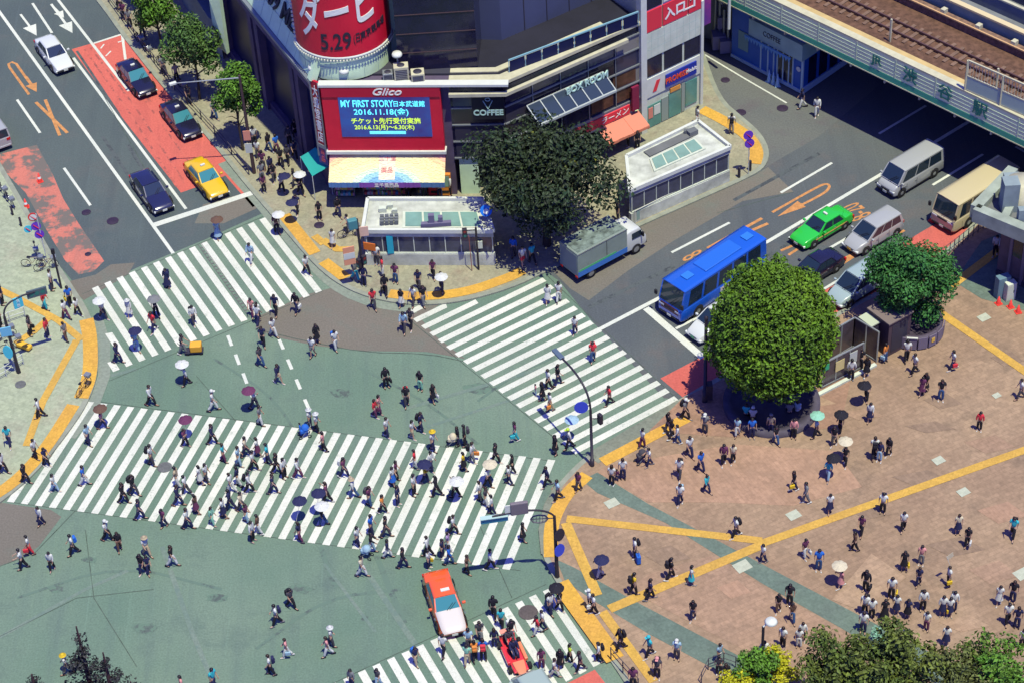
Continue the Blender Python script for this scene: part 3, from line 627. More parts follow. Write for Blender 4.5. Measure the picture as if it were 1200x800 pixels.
# shop inside: shelves of goods
goods = [mat('goods_' + str(i), c, .6) for i, c in enumerate([(.1, .35, .4), (.45, .35, .08), (.4, .08, .08), (.4, .4, .4), (.08, .15, .35), (.1, .3, .12), (.35, .15, .25)])]
gr = random.Random(5)
def shelf(px, py, w, h, lab, rz=0):
    t = thing('goods_shelf', lab, 'shelf', G(px, py, .18), math.atan2(WP.u.y, WP.u.x) + rz, 'pharmacy shelves')
    f = MB(); f.box((0, .22, h / 2), (w, .03, h)); 
    for k in range(4): f.box((0, 0, .1 + k * (h - .12) / 3), (w, .45, .03))
    f.box((-w / 2, 0, h / 2), (.03, .45, h)); f.box((w / 2, 0, h / 2), (.03, .45, h)); f.build('rack', steel, t)
    g = MB()
    for k in range(3):
        x = -w / 2 + .06
        while x < w / 2 - .12:
            d = gr.uniform(.08, .2); hh = gr.uniform(.15, (h - .12) / 3 - .1); g.box((x + d / 2, -.06, .115 + k * (h - .12) / 3 + hh / 2 + .01), (d * .92, .3, hh), 0, gr.randrange(len(goods))); x += d
    g.build('packets', goods, t)
for a in ((405, 229, 1.4, 1.7, 'shelf of goods at the left end under the rainbow awning'), (441, 228, 1.7, 1.6, 'shelf of coloured packets left of the middle under the rainbow awning'), (458, 228, 1.5, 1.5, 'shelf of packets in the middle under the rainbow awning'), (474, 227, .9, 1.8, 'narrow shelf of packets right of the middle under the awning'), (497, 226, .9, 1.8, 'shelf of tall packets near the right end of the awning')):
    shelf(*a)
def vending(px, py, m, lab):
    t = thing('vending_machine', lab, 'vending machine', G(px, py, .18), math.atan2(WP.u.y, WP.u.x))
    bevel(MB().box((0, 0, .92), (.95, .7, 1.84)).build('case', m, t), .04); w = MB().box((0, -.36, 1.25), (.75, .02, .9))
    w.build('display', skyl, t); MB().box((0, -.36, .35), (.6, .03, .2)).build('tray', blackm, t)
vending(511, 226, crimson, 'red vending machine at the right end of the pharmacy'); vending(522, 226, mat('amber_panel', (.5, .18, .03), .5), 'orange vending machine next to the red one by the pharmacy')
# green shade cloth at the corner
t = thing('shade_canopy', 'teal cloth canopy stretched beside the pharmacy corner', 'canopy', G(368, 205, .12))
q = [G(352, 184, 2.4), G(370, 173, 3.0), G(386, 195, 2.6), G(366, 207, 2.2)]
mb = MB(); n = 6
def bil(f, g): 
    p = (q[0] * (1 - f) + q[1] * f) * (1 - g) + (q[3] * (1 - f) + q[2] * f) * g; return p - Vector((0, 0, .5 * f * (1 - f) * 4 * g * (1 - g)))
for i in range(n):
    for j in range(n): mb.add([bil(i / n, j / n), bil((i + 1) / n, j / n), bil((i + 1) / n, (j + 1) / n), bil(i / n, (j + 1) / n)], [(0, 1, 2, 3)])
o = bpart(mb, 'cloth', [mat('teal_cloth', (.015, .25, .22), .8)], t); o.modifiers.new('thick', 'SOLIDIFY').thickness = .02
mb = MB()
for p in (q[0], q[3], q[2]): bpart(MB().tube([(p.x, p.y, .12), p], .03, 6), 'pole', [whitem], t)

# ---- department store on the left: shaded wall, dark glazing, sloping mint cladding, round tower --------
D1 = WS.A.copy()
d2 = G(286, 0, top_z); d2.z = 0
dirD = (d2 - D1).normalized(); D2 = D1 + dirD * 46
WD = Wall(D2, D1)
dept = thing('department_store', 'mint clad department store with a round red tower and dark street glazing', 'building', WD.P(WD.len, 0))
mb = MB(); wbox(mb, WD, 0, WD.len, .1, top_z, -12, -1.2); bpart(mb, 'wall', [purpm], dept)
mb = MB()
LD = WD.len
for u in [LD - .5, LD - 4.2, LD - 5.2, LD - 11.6, LD - 12.8, LD - 19.5, LD - 21, LD - 28, LD - 36]:
    wbox(mb, WD, u - .35, u + .35, .1, top_z - 1.5, -1.2, -.5)
wbox(mb, WD, 0, LD, top_z - 1.6, top_z - .3, -1.2, -.3); wbox(mb, WD, 0, LD, .1, .7, -1.2, -.7); bpart(mb, 'pilaster', [purpm], dept)
for a, b in ((LD - 3.8, LD - .9), (LD - 11.2, LD - 5.6), (LD - 19.1, LD - 13.2), (LD - 27.6, LD - 21.4), (LD - 35.6, LD - 28.4)):
    mb = MB(); wbox(mb, WD, a, b, .7, top_z - 1.6, -1.2, -1.05); bpart(mb, 'window', [nglass], dept)
mb = MB()
for i in range(34): u = LD - .6 - i * 1.1; mb.add([WD.P(u, top_z - 1.6, -.3), WD.P(u - .55, top_z - .3, -.27), WD.P(u - .65, top_z - .3, -.27), WD.P(u - .1, top_z - 1.6, -.3)], [(0, 1, 2, 3)])
bpart(mb, 'frieze', [mat('violet_relief', (.13, .10, .16), .7)], dept)
mb = MB(); wbox(mb, WD, 0, LD + .1, top_z - .3, top_z - .05, -1.2, .12); bpart(mb, 'ledge', [steel], dept)
# sloping mint wall above the ledge (batter added so the high sun lights it)
mb = MB(); K = 42
def slope(u, f, e=0): return WD.P(u, top_z + f * 14 + e * .3, -.15 - f * 14 * .42 + e)
mb.add([slope(0, 0), slope(LD, 0), slope(LD, 1), slope(0, 1), WD.P(0, top_z, -12), WD.P(LD, top_z, -12), WD.P(LD, top_z + 14, -12), WD.P(0, top_z + 14, -12)], [(0, 1, 2, 3), (5, 4, 7, 6), (1, 5, 6, 2), (4, 0, 3, 7), (3, 2, 6, 7), (0, 4, 5, 1)])
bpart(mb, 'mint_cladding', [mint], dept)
mb = MB()
for i in range(30):
    u = LD - i * 1.5; mb.bar(slope(u, 0, .005), slope(u, 1, .005), .03, .02)
for j in range(1, 11): f = j / 11; mb.bar(slope(0, f, .006), slope(LD, f, .006), .03, .02)
bpart(mb, 'panel_seams', [mintd], dept)
yy = (slope(0, 1) - slope(0, 0)).normalized()
px_u = lambda x, y: WD.at(x, y, -.9)
put_text('facade_lettering', "109 MEN'S", 1.75, slope(WD.at(322, 22)[0], .13, .08), WD.u, yy, btext, dept, ext=.06, align='CENTER', bold=.02, sx=1.0)
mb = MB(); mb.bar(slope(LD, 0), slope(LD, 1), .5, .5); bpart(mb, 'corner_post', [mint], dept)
# round tower
fc = G(409, 94.5, top_z); rad = 3.15
vdir = Vector((fc.x - CAM.x, fc.y - CAM.y, 0)).normalized()
TC = fc + vdir * (rad + .0); TC.z = 0
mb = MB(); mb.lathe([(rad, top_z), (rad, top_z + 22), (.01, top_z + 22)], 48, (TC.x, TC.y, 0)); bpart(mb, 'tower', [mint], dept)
mb = MB()
a0 = math.atan2(-vdir.y, -vdir.x)
for k in range(-4, 5):
    a = a0 + k * .36; p = Vector((TC.x + math.cos(a) * (rad + .004), TC.y + math.sin(a) * (rad + .004), 0)); mb.bar(p + Vector((0, 0, top_z)), p + Vector((0, 0, top_z + 22)), .03, .02)
mb.lathe([(rad + .01, top_z + .95), (rad + .02, top_z + 1.0), (rad + .01, top_z + 1.05)], 48, (TC.x, TC.y, 0)); bpart(mb, 'panel_seams', [mintd], dept)
zB = top_z + 1.95
rr = rad + .12
def cyl(a, z, r=rr): return Vector((TC.x + math.cos(a) * r, TC.y + math.sin(a) * r, z))
mb = MB(); aL, aR = a0 - 1.42, a0 + 1.5; NN = 40; tilt = .0
ring = [[cyl(aL + (aR - aL) * i / NN, z, q_) for q_, z in ((rr, zB), (rr, zB + 19), (rad - .01, zB + 19), (rad - .01, zB))] for i in range(NN + 1)]
mb.loft(ring, 0, True, False); bpart(mb, 'billboard', [redb], dept)
mb = MB(); mb.lathe([(rr + .03, zB - .16), (rr + .09, zB - .12), (rr + .09, zB + .02), (rr + .03, zB + .04)], 48, (TC.x, TC.y, 0)); bpart(mb, 'billboard_rim', [whitem], dept)
mb = MB()
for k in range(60): p = cyl(aL, zB + k * .32, rr + .03); mb.box(p, (.16, .16, .14))
for k in range(46): p = cyl(aL + (aR - aL) * k / 45, zB - .2, rr + .12); mb.box(p, (.1, .1, .1))
bpart(mb, 'rim_lights', [mat('pale_bulb', (.5, .5, .42), .5)], dept)
def cyl_text(s, size, ang, z, m, slope=0.0, **kw):
    me = text_mesh(s, size, .02, **kw); me.materials.append(m)
    bm = bmesh.new(); bm.from_mesh(me); bmesh.ops.subdivide_edges(bm, edges=[e for e in bm.edges if e.calc_length() > .4], cuts=2)
    bmesh.ops.triangulate(bm, faces=bm.faces[:]); bm.to_mesh(me); bm.free()
    for v in me.vertices: v.co = cyl(ang + v.co.x / rr, z + v.co.y + v.co.x * slope, rr + .03 + v.co.z)
    me.update(); o = bpy.data.objects.new('billboard_lettering', me); COL.objects.link(o); o.parent = dept; o.matrix_basis = dept.matrix_basis.inverted(); return o
cyl_text('ダービー', 3.5, a0 + .20, zB + 3.5, wtext, .22, bold=.06, sx=.56)
cyl_text('5.29', 1.75, a0 - .18, zB + 1.2, btext, .08, bold=.02, sx=.72); cyl_text('(日)', .8, a0 + .28, zB + 1.35, btext, .1, sx=.5); cyl_text('東京競馬場', .62, a0 + .66, zB + 1.6, btext, .2, sx=.7)
# low annexe seen through the street trees: slanted pale fin
mb = MB(); F0 = G(251, 8, 8.0); F1 = G(262, 62, 5.0)
mb.add([G(245, 0, 9), G(257, 0, 9), G(266, 64, 4.0), G(252, 52, 4.0)], [(0, 1, 2, 3)]); o = bpart(mb, 'fin', [mint], dept); o.modifiers.new('t', 'SOLIDIFY').thickness = .3
mb = MB(); mb.prism([(p.x, p.y) for p in (G(212, 0, .1), G(250, 60, .1), G(262, 70, .1), G(262, 0, .1))], .1, 3.2); bpart(mb, 'annexe', [mat('blue_grey_wall', (.10, .14, .17), .7, vary=.2, scale=.6)], dept)

# ---- dark glass building with the kinked front -----------------------------
K0 = WP.P(Lp + .6, 0); kx = G(597, 229, 0); pil = G(753.5, 155, .1)
WK1 = Wall(K0, kx); WK2 = Wall(kx, pil)
H = WK1.at(570, 97)[1]
glassb = thing('glass_building', 'dark glass shop building with a cream roof ledge and set back upper floors', 'building', kx)
mb = MB()
n2 = (WK1.n + WK2.n).normalized()
def inset(d): return [K0 + WK1.n * -d, kx - n2 * d, pil - WK2.n * d]
bp = [G(760, 20, H), G(600, 20, H)]
poly = [(p.x, p.y) for p in (K0, kx, pil, pil - WK2.n * 16, K0 - WK1.n * 16)]
mb.prism([(p.x, p.y) for p in inset(.06) + [pil - WK2.n * 16, K0 - WK1.n * 16]], 3.3, H - .1); bpart(mb, 'wall', [dglass], glassb)
mb = MB(); mb.prism([(p.x, p.y) for p in inset(1.6) + [pil - WK2.n * 15, K0 - WK1.n * 15]], .1, 3.3); bpart(mb, 'shop_interior', [mat('dim_interior', (.06, .045, .06), .8)], glassb)
mb = MB()
for W_ in (WK1, WK2):
    e = 0.0 if W_ is WK1 else 0.0
    for z in (3.3, 4.7, 6.1, 7.5, 8.7): wbox(mb, W_, .02, W_.len - .02, z - .05, z + .05, -.05, .06)
    nn_ = int(W_.len / 2.2)
    for i in range(1, nn_): wbox(mb, W_, i * W_.len / nn_ - .03, i * W_.len / nn_ + .03, 3.3, 8.7, -.05, .03)
bpart(mb, 'mullions', [steel], glassb)
wr = random.Random(8); tints = [mat('pane_' + str(i), c, .15, spec=.5) for i, c in enumerate([(.010, .010, .03), (.02, .022, .055), (.032, .03, .05), (.018, .012, .02), (.05, .045, .05)])] + [mat('blind_pale', (.16, .15, .14), .7)]
for W_ in (WK1, WK2):
    nn_ = int(W_.len / 2.2)
    for z0, z1 in ((3.37, 4.63), (4.77, 6.03), (6.17, 7.43), (7.57, 8.63)):
        for i in range(nn_):
            if wr.random() < .62: bpart(wbox(MB(), W_, (i + .05) * W_.len / nn_, (i + .95) * W_.len / nn_, z0, z1, -.055, -.03 - .01 * wr.random()), 'window', [wr.choice(tints + tints[:4])], glassb)
# amber shop rooms behind the glass
mb = MB(); 
for (a, b, z0, z1) in ((.62, .78, 3.6, 4.6), (.8, .97, 3.6, 4.6), (.78, .95, 4.85, 5.9)): wbox(mb, WK2, WK2.len * a, WK2.len * b, z0, z1, -.055, -.018)
bpart(mb, 'window', [mat('warm_window', (.10, .045, .03), .3, vary=.6, scale=1.5)], glassb)
# cream ledges along the roof edge
mb = MB()
def ledge(d0, d1, z0, z1, a=0.0, b=1.0, m=0):
    q = []
    for d in (d0, d1): q.append([K0 + WK1.n * d, kx + n2 * (d / max(.5, n2.dot(WK1.n))), kx + (pil - kx) * b + WK2.n * d])
    P = q[0] + q[1][::-1]; mb.prism([(p.x, p.y) for p in P], z0, z1, m)
ledge(-.75, .18, H - .12, H + .12); ledge(.35, .62, H - .75, H - .5, b=.86); ledge(-1.7, -1.2, H - .1, H + .05, b=.8)
bpart(mb, 'ledge', [creamm], glassb)
mb = MB(); ledge(-15.9, -.75, H - .14, H - .02); bpart(mb, 'roof', [mat('dark_deck', (.012, .012, .024), .8, vary=.3, scale=.6)], glassb)
# terrace rail
mb = MB(); 
rail0, rail1 = G(596, 71, H + 1.1), G(748, 14, H + 1.1)
mb.bar(rail0, rail1, .1, .1); 
for k in range(9): p = rail0 + (rail1 - rail0) * k / 8; mb.bar(p, p - Vector((0, 0, 1.1)), .05, .05)
bpart(mb, 'rail', [mat('cyan_rail', (.16, .30, .36), .4)], glassb)
mb = MB(); 
for k in range(8):
    a = rail0 + (rail1 - rail0) * (k + .05) / 8; b = rail0 + (rail1 - rail0) * (k + .95) / 8; dz = Vector((0, 0, 1.0)); mb.quad(a - Vector((0, 0, .1)), b - Vector((0, 0, .1)), b - dz, a - dz)
o = bpart(mb, 'rail_glass', [nglass], glassb); o.modifiers.new('t', 'SOLIDIFY').thickness = .02
# upper storeys, set back
U = [G(560, 46, H), G(588, 47, H), G(702, -2, H)]
ud = (U[2] - U[1]); far = U[2] + ud * 1.5
mb = MB(); mb.prism([(p.x, p.y) for p in (U[0], U[1], far, far + Vector((-8, 16, 0)), U[0] + Vector((-4, 16, 0)))], H - .05, H + 16); bpart(mb, 'upper_storeys', [bluecl], glassb)
mb = MB(); Wu = Wall(U[1], far)
for i in range(1, 12): wbox(mb, Wu, i * 1.9, i * 1.9 + .06, H, H + 16, 0, .04)
bpart(mb, 'panel_seams', [darkst], glassb)
mb = MB(); t0 = [G(463, 88, top_z), G(560, 84, top_z), G(560, 46, H)]
mb.prism([(p.x, p.y) for p in (G(468, 84, top_z), G(560, 78, top_z), G(566, 30, top_z), G(474, 20, top_z))], H - .04, H + 20); bpart(mb, 'dark_storeys', [dglass], glassb)
mb = MB()
Wv = Wall(G(468, 84, top_z), G(560, 78, top_z))
for z in range(1, 9): wbox(mb, Wv, 0, Wv.len, H + z * 1.5, H + z * 1.5 + .05, 0, .05)
bpart(mb, 'mullions', [mat('brown_mullion', (.05, .03, .035), .6)], glassb)
# coffee sign
mb = MB(); ca, _ = WK1.at(553, 125, .1); cb, cz0 = WK1.at(592, 138, .1); _, cz1 = WK1.at(592, 112, .1)
wbox(mb, WK1, ca, cb, cz0, cz1, 0.06, .28); sg = bpart(mb, 'coffee_sign', [blackm], glassb)
mintt = mat('mint_lettering', (.35, .52, .46), .6)
wtext_on('sign_lettering', WK1, 'COFFEE', .62, (ca + cb) / 2, cz0 + (cz1 - cz0) * .3, .30, mintt, glassb, ext=.01, bold=.02, sx=.95)
mb = MB(); uc_ = (ca + cb) / 2; zc = cz0 + (cz1 - cz0) * .68
for sgn in (-1, 1): mb.bar(WK1.P(uc_, zc - .35, .30), WK1.P(uc_ + sgn * .32, zc + .32, .30), .14, .03)
for k in range(12): a = k / 12 * 6.283; mb.bar(WK1.P(uc_ + .17 * math.cos(a), zc + .42 + .13 * math.sin(a), .3), WK1.P(uc_ + .17 * math.cos(a + .55), zc + .42 + .13 * math.sin(a + .55), .3), .08, .03)
bpart(mb, 'sign_emblem', [mintt], glassb)
# tilted glass canopy with standing letters
ua, zc1 = WK2.at(616, 104, .1); ub, _ = WK2.at(706, 66, .1)
mb = MB(); fr_ = MB(); zc1 = 6.9
def cpt(f, g): return WK2.P(ua + (ub - ua) * f, zc1 - .75 * g, .12 + 1.5 * g)
for k in range(6):
    mb.quad(cpt(k / 6 + .01, .03), cpt((k + 1) / 6 - .01, .03), cpt((k + 1) / 6 - .01, .97), cpt(k / 6 + .01, .97))
for k in range(7): fr_.bar(cpt(k / 6, 0), cpt(k / 6, 1), .08, .1)
fr_.bar(cpt(0, 1), cpt(1, 1), .14, .16); fr_.bar(cpt(0, 0), cpt(1, 0), .08, .08)
o = bpart(mb, 'canopy_glass', [mat('canopy_glass', (.022, .034, .055), .2, spec=.5)], glassb); o.modifiers.new('t', 'SOLIDIFY').thickness = .03
bpart(fr_, 'canopy_frame', [mat('pale_frame', (.30, .33, .33), .5)], glassb)
put_text('canopy_lettering', 'BOX ROOM', .72, cpt(.74, .3) + Vector((0, 0, .3)), WK2.u, Vector((0, 0, 1)), mintt, glassb, ext=.05, bold=.02, sx=.92)
# ground floor shop: red sign and orange awning
mb = MB(); ra, _ = WK2.at(672, 150, .1); rb, _ = WK2.at(738, 128, .1)
wbox(mb, WK2, ra - 1.5, rb + .3, 2.1, 3.25, -.05, .02); bpart(mb, 'shop_fascia', [creamm], glassb)
mb = MB(); wbox(mb, WK2, ra, rb, 2.35, 3.1, .02, .12); bpart(mb, 'shop_sign', [crimson], glassb)
wtext_on('sign_lettering', WK2, 'ラーメン', .62, ra + (rb - ra) * .72, 2.72, .14, wtext, glassb, ext=.01, shear=.2)
mb = MB(); aa, _ = WK2.at(700, 148, .1); ab, _ = WK2.at(748, 133, .1)
def ap(f, g): return WK2.P(aa + (ab - aa) * f, 2.25 - .55 * g, .05 + 1.35 * g)
for k in range(8): mb.quad(ap(k / 8, 0), ap((k + 1) / 8, 0), ap((k + 1) / 8, 1), ap(k / 8, 1))
for k in range(8): mb.quad(ap(k / 8, 1), ap((k + 1) / 8, 1), ap((k + 1) / 8, 1) - Vector((0, 0, .2)), ap(k / 8, 1) - Vector((0, 0, .2)))
o = bpart(mb, 'awning', [mat('salmon_cloth', (.50, .17, .11), .8)], glassb); o.modifiers.new('t', 'SOLIDIFY').thickness = .03
mb = MB(); va, _ = WK2.at(742, 118, .3); wbox(mb, WK2, va - .1, va + .5, 2.6, 4.6, .15, .35); bpart(mb, 'hanging_sign', [mat('maroon_sign', (.16, .01, .04), .5)], glassb)
mb = MB(); wbox(mb, WK1, .3, 1.6, .1, 3.2, -.5, -.1); bpart(mb, 'pier', [mint], glassb); mb = MB(); wbox(mb, WK1, 2.7, 4.0, .1, 3.2, -.5, -.1); bpart(mb, 'pier', [mint], glassb); mb = MB(); wbox(mb, WK2, WK2.len - 2, WK2.len - .3, .1, 2.1, -.6, -.1); bpart(mb, 'pier', [mint], glassb)
# white corner pillar
mb = MB(); wbox(mb, WK2, WK2.len - .28, WK2.len + .22, .1, 20, -.3, .25); bpart(mb, 'corner_pillar', [whitem], glassb)

# ---- loan shop building ------------------------------------------------------
WL = Wall(WK2.P(WK2.len + .24, 0, .0), G(821, 122, .1))
loan = thing('loan_shop_building', 'narrow pale office building with red signs above a teal glass shop front', 'building', WL.A)
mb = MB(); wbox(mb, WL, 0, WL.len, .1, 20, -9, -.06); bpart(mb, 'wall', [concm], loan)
def lz(y, x=760): return WL.at(x, y)[1]
LU = WL.len
def panel(name, m, f0, f1, z0, z1, d=.0, parent=loan):
    mb = MB(); wbox(mb, WL, LU * f0, LU * f1, z0, z1, -.06, d); return bpart(mb, name, [m], parent)
panel('shop_window', tealg, .03, .28, .2, 2.1); panel('shop_door', tealg, .42, .64, .2, 2.35); panel('shop_window', tealg, .72, .93, .5, 2.6)
panel('shop_frame', mat('grey_frame', (.2, .24, .22), .6), .29, .41, .2, 2.2); panel('shop_frame', MATS['grey_frame'], .65, .71, .2, 2.7)
panel('shop_poster', mat('pink_poster', (.5, .18, .14), .6), .05, .13, 1.0, 1.9, .03); panel('shop_poster', whitem, .15, .26, 1.1, 1.95, .03)
panel('amber_sign', mat('amber_sign', (.5, .22, .05), .5), .44, .62, 2.4, 2.75, .05)
panel('shop_fascia', whitem, .0, 1.0, 2.85, 4.45, .02); panel('shop_sign', mat('sign_blue', (.012, .025, .24), .4), .35, .9, 3.1, 4.15, .12)
wtext_on('sign_lettering', WL, 'PROMISE', .62, LU * .54, 3.62, .14, mat('red_lettering', (.55, .06, .02), .5), loan, ext=.01, bold=.02, sx=.85)
wtext_on('sign_lettering', WL, 'Mobit', .42, LU * .80, 3.64, .14, wtext, loan, ext=.01, bold=.01)
wtext_on('sign_emblem', WL, '∥', .9, LU * .17, 3.6, .04, crimson, loan, ext=.01, shear=.4, bold=.05)
for f0, f1 in ((.02, .3), (.34, .66), (.70, .98)): panel('window', dglass, f0, f1, 4.6, 6.1, -.02)
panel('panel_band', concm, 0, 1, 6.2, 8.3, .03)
mb = MB()
for k in range(1, 9): wbox(mb, WL, LU * k / 9 - .012, LU * k / 9 + .012, 6.2, 8.3, .03, .036)
for k in range(1, 3): wbox(mb, WL, 0, LU, 6.2 + k * .7, 6.22 + k * .7, .03, .036)
bpart(mb, 'panel_seams', [mintd], loan)
for f0, f1 in ((.01, .29), (.31, .74), (.76, .99)): panel('sign_panel', crimson, f0, f1, 8.4, 10.1, .04)
wtext_on('sign_lettering', WL, '入口', .95, LU * .52, 9.2, .06, wtext, loan, ext=.01, bold=.03)
mb = MB(); wbox(mb, WL, LU * .68, LU * .80, 8.85, 8.97, .04, .07); wbox(mb, WL, LU * .84, LU * .87, 8.85, 9.9, .05, .08); wbox(mb, WL, LU * .80, LU * .87, 8.85, 8.97, .045, .075)
for s_ in (-1, 1): mb.bar(WL.P(LU * .855, 9.95, .07), WL.P(LU * .855 + s_ * .38, 9.5, .07), .12, .03)
bpart(mb, 'sign_arrow', [wtext], loan)
panel('window', dglass, .01, .30, 10.2, 12.4, -.02); panel('panel_band', whitem, .32, 1.0, 10.3, 12.4, .03); panel('window', dglass, .02, .98, 12.6, 14.5, -.02)
mb = MB(); wbox(mb, WL, LU - .12, LU + .12, .1, 9.0, -.1, .12); bpart(mb, 'corner_pillar', [whitem], loan)
Wn = Wall(WL.P(LU + .1, 0, -.3), WL.P(LU + 1.2, 0, .1))
mb = MB(); wbox(mb, WL, LU + .35, LU + 1.1, 6.5, 14, -.5, -.3); bn = bpart(mb, 'banner', [mat('violet_banner', (.10, .03, .18), .5, vary=.8, scale=.35, alt=(.38, .03, .14))], loan)

# ---- railway viaduct ---------------------------------------------------------
ZB_, ZT_ = 5.5, 7.5
V0, V1 = G(900, 27, ZB_), G(1200, 172, ZB_); vd = (V1 - V0); vd.z = 0; vd.normalize()
va_, vb_ = V0 - vd * 26, V0 + vd * 62; va_.z = vb_.z = 0
WV = Wall(va_, vb_); LV = WV.len
via = thing('railway_viaduct', 'pale green railway bridge girder with tracks crossing over the road', 'bridge', WV.P(0, 0))
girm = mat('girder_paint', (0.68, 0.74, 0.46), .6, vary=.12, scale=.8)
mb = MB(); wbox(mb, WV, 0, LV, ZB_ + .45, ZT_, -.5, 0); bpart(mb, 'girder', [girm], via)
mb = MB(); wbox(mb, WV, 0, LV, ZB_, ZB_ + .45, -.5, .04); bpart(mb, 'girder_band', [mat('girder_green', (.05, .30, .19), .6)], via)
mb = MB()
for z in (5.98, 6.25, 6.55, 6.85, 7.15): wbox(mb, WV, 0, LV, z, z + .03, 0, .03)
for k in range(26): wbox(mb, WV, k * 3.4, k * 3.4 + .05, ZB_ + .45, ZT_, .0, .045)
bpart(mb, 'girder_ribs', [mat('girder_shade', (.42, .50, .36), .7)], via)
mb = MB(); wbox(mb, WV, 0, LV, ZT_, ZT_ + .14, -.55, .025); bpart(mb, 'parapet_cap', [creamm], via)
mb = MB()
for k in range(30): wbox(mb, WV, k * 3.0 + .5, k * 3.0 + .62, ZB_ - .35, ZB_, -.2, .0)
wbox(mb, WV, 0, LV, ZB_ - .08, ZB_, -.55, .07); bpart(mb, 'girder_flange', [creamm], via)
for s, x, y in (('JR', 1027, 76), ('渋', 1066, 93), ('谷', 1107, 114), ('駅', 1148, 133)):
    u, z = WV.at(x, y, .06); wtext_on('station_lettering', WV, s, 1.25 if s != 'JR' else .95, u, 6.72, .07, mat('station_green', (.02, .15, .11), .6), via, ext=.01, bold=.02)
mb = MB(); wbox(mb, WV, 0, LV, ZT_ - 1.6, ZT_ - .9, -26, -.5); bpart(mb, 'deck', [mat('deck_grey', (.13, .14, .15), .9, vary=.3, scale=.5)], via)
def dk(x, y, z=ZT_ - .9):  # distance behind the girder face of a deck point
    p = G(x, y, z); return -(p - WV.A).dot(WV.n)
zd = ZT_ - .9
d_cream = dk(1000, 41); 
def band(name, m, d0, d1, z0, z1): 
    mb = MB(); wbox(mb, WV, 0, LV, z0, z1, -d1, -d0); return bpart(mb, name, [m], via)
ballast = mat('ballast', (.125, .065, .042), .95, vary=.5, scale=2.5, bump=.4)
band('cable_duct', mat('yellow_duct', (.44, .32, .14), .8, vary=.2, scale=1), d_cream - .35, d_cream + .35, zd, zd + .3)
d_tr = dk(1000, 25); band('ballast', ballast, d_cream + .5, d_cream + 5.2, zd, zd + .12)
railm = mat('rail_steel', (.10, .055, .05), .4, metal=.3); slp = mat('sleeper', (.17, .105, .075), .9, vary=.3, scale=2)
mb = MB()
for k in range(int(LV / .7)): wbox(mb, WV, k * .7, k * .7 + .26, zd + .12, zd + .2, -(d_cream + 3.6), -(d_cream + 1.3))
bpart(mb, 'sleepers', [slp], via)
for dd in (1.85, 2.95): band('rail', railm, d_cream + dd, d_cream + dd + .1, zd + .2, zd + .36)
d_w = d_cream + 5.2
band('brick_wall', mat('speckled_wall', (.20, .12, .085), .9, vary=.5, scale=3.5), d_w, d_w + .5, zd, zd + .75); 
band('wall_cap', mat('orange_cap', (.42, .26, .13), .8), d_w - .1, d_w + .02, zd + .75, zd + .85)
mb = MB()
for k in range(30): wbox(mb, WV, k * 3.0, k * 3.0 + .35, zd, zd + 1.1, -(d_w + .45), -(d_w + .02))
bpart(mb, 'wall_posts', [creamm], via)
band('platform_fence', mat('fence_panel', (.25, .32, .28), .6, vary=.2, scale=.8), d_w + .9, d_w + 1.0, zd, zd + 1.4); band('wall_cap', mat('cream_cap', (.46, .38, .22), .7), d_w + .75, d_w + 1.2, zd + 1.4, zd + 1.55)
band('platform_screen', mat('blue_grey_screen', (.10, .12, .18), .6, vary=.2, scale=.6), d_w + 3.0, d_w + 3.1, zd, zd + 1.6); band('wall_cap', creamm, d_w + 2.95, d_w + 3.2, zd + 1.6, zd + 1.72)
band('platform', mat('platform_grey', (.16, .17, .19), .9, vary=.3, scale=.5), d_w + 1.2, d_w + 3.0, zd, zd + .5)
band('platform_screen', bluecl, d_w + 5.6, d_w + 5.7, zd, zd + 1.6); band('wall_cap', creamm, d_w + 5.5, d_w + 5.75, zd + 1.6, zd + 1.72); band('ballast', ballast, d_w + 5.8, d_w + 12, zd, zd + .15)
band('rail', mat('rust_rail', (.40, .16, .07), .6), d_w + 7.3, d_w + 7.5, zd + .15, zd + .4); band('rail', MATS['rust_rail'], d_w + 8.8, d_w + 9.0, zd + .15, zd + .4)
mb = MB()
for k in range(7): u = 8 + k * 9.0; wbox(mb, WV, u, u + .12, zd, zd + 2.0, -(d_cream + .9), -(d_cream + .78))
bpart(mb, 'signal_posts', [creamm], via)
# piers under the bridge
mb = MB()
wbox(mb, WV, LV - 16, LV, .02, ZB_ - .05, -22, -8)
bpart(mb, 'bridge_pier', [mat('pier_concrete', (.09, .09, .10), .9)], via)
# mesh screen box on the girder at right
t = thing('mesh_screen', 'pale steel framed mesh screen standing on the bridge edge', 'screen', G(1131, 112, ZT_))
mb = MB(); pp = [G(1131, 106, ZT_ + .1), G(1172, 124, ZT_ + .1), G(1215, 143, ZT_ + .1)]
for p in pp: mb.bar(p, p + Vector((0, 0, 2.4)), .16, .16)
for a, b in zip(pp, pp[1:]):
    for h in (.1, 1.2, 2.4): mb.bar(a + Vector((0, 0, h)), b + Vector((0, 0, h)), .1, .1)
    for k in range(1, 12): p = a + (b - a) * k / 12; mb.bar(p, p + Vector((0, 0, 2.4)), .03, .03)
bpart(mb, 'frame', [creamm], t)
mb = MB()
for a, b in zip(pp, pp[1:]): mb.quad(a, b, b + Vector((0, 0, 1.2)), a + Vector((0, 0, 1.2)))
o = bpart(mb, 'panel', [mat('screen_panel', (.30, .38, .33), .5)], t); o.modifiers.new('s', 'SOLIDIFY').thickness = .04

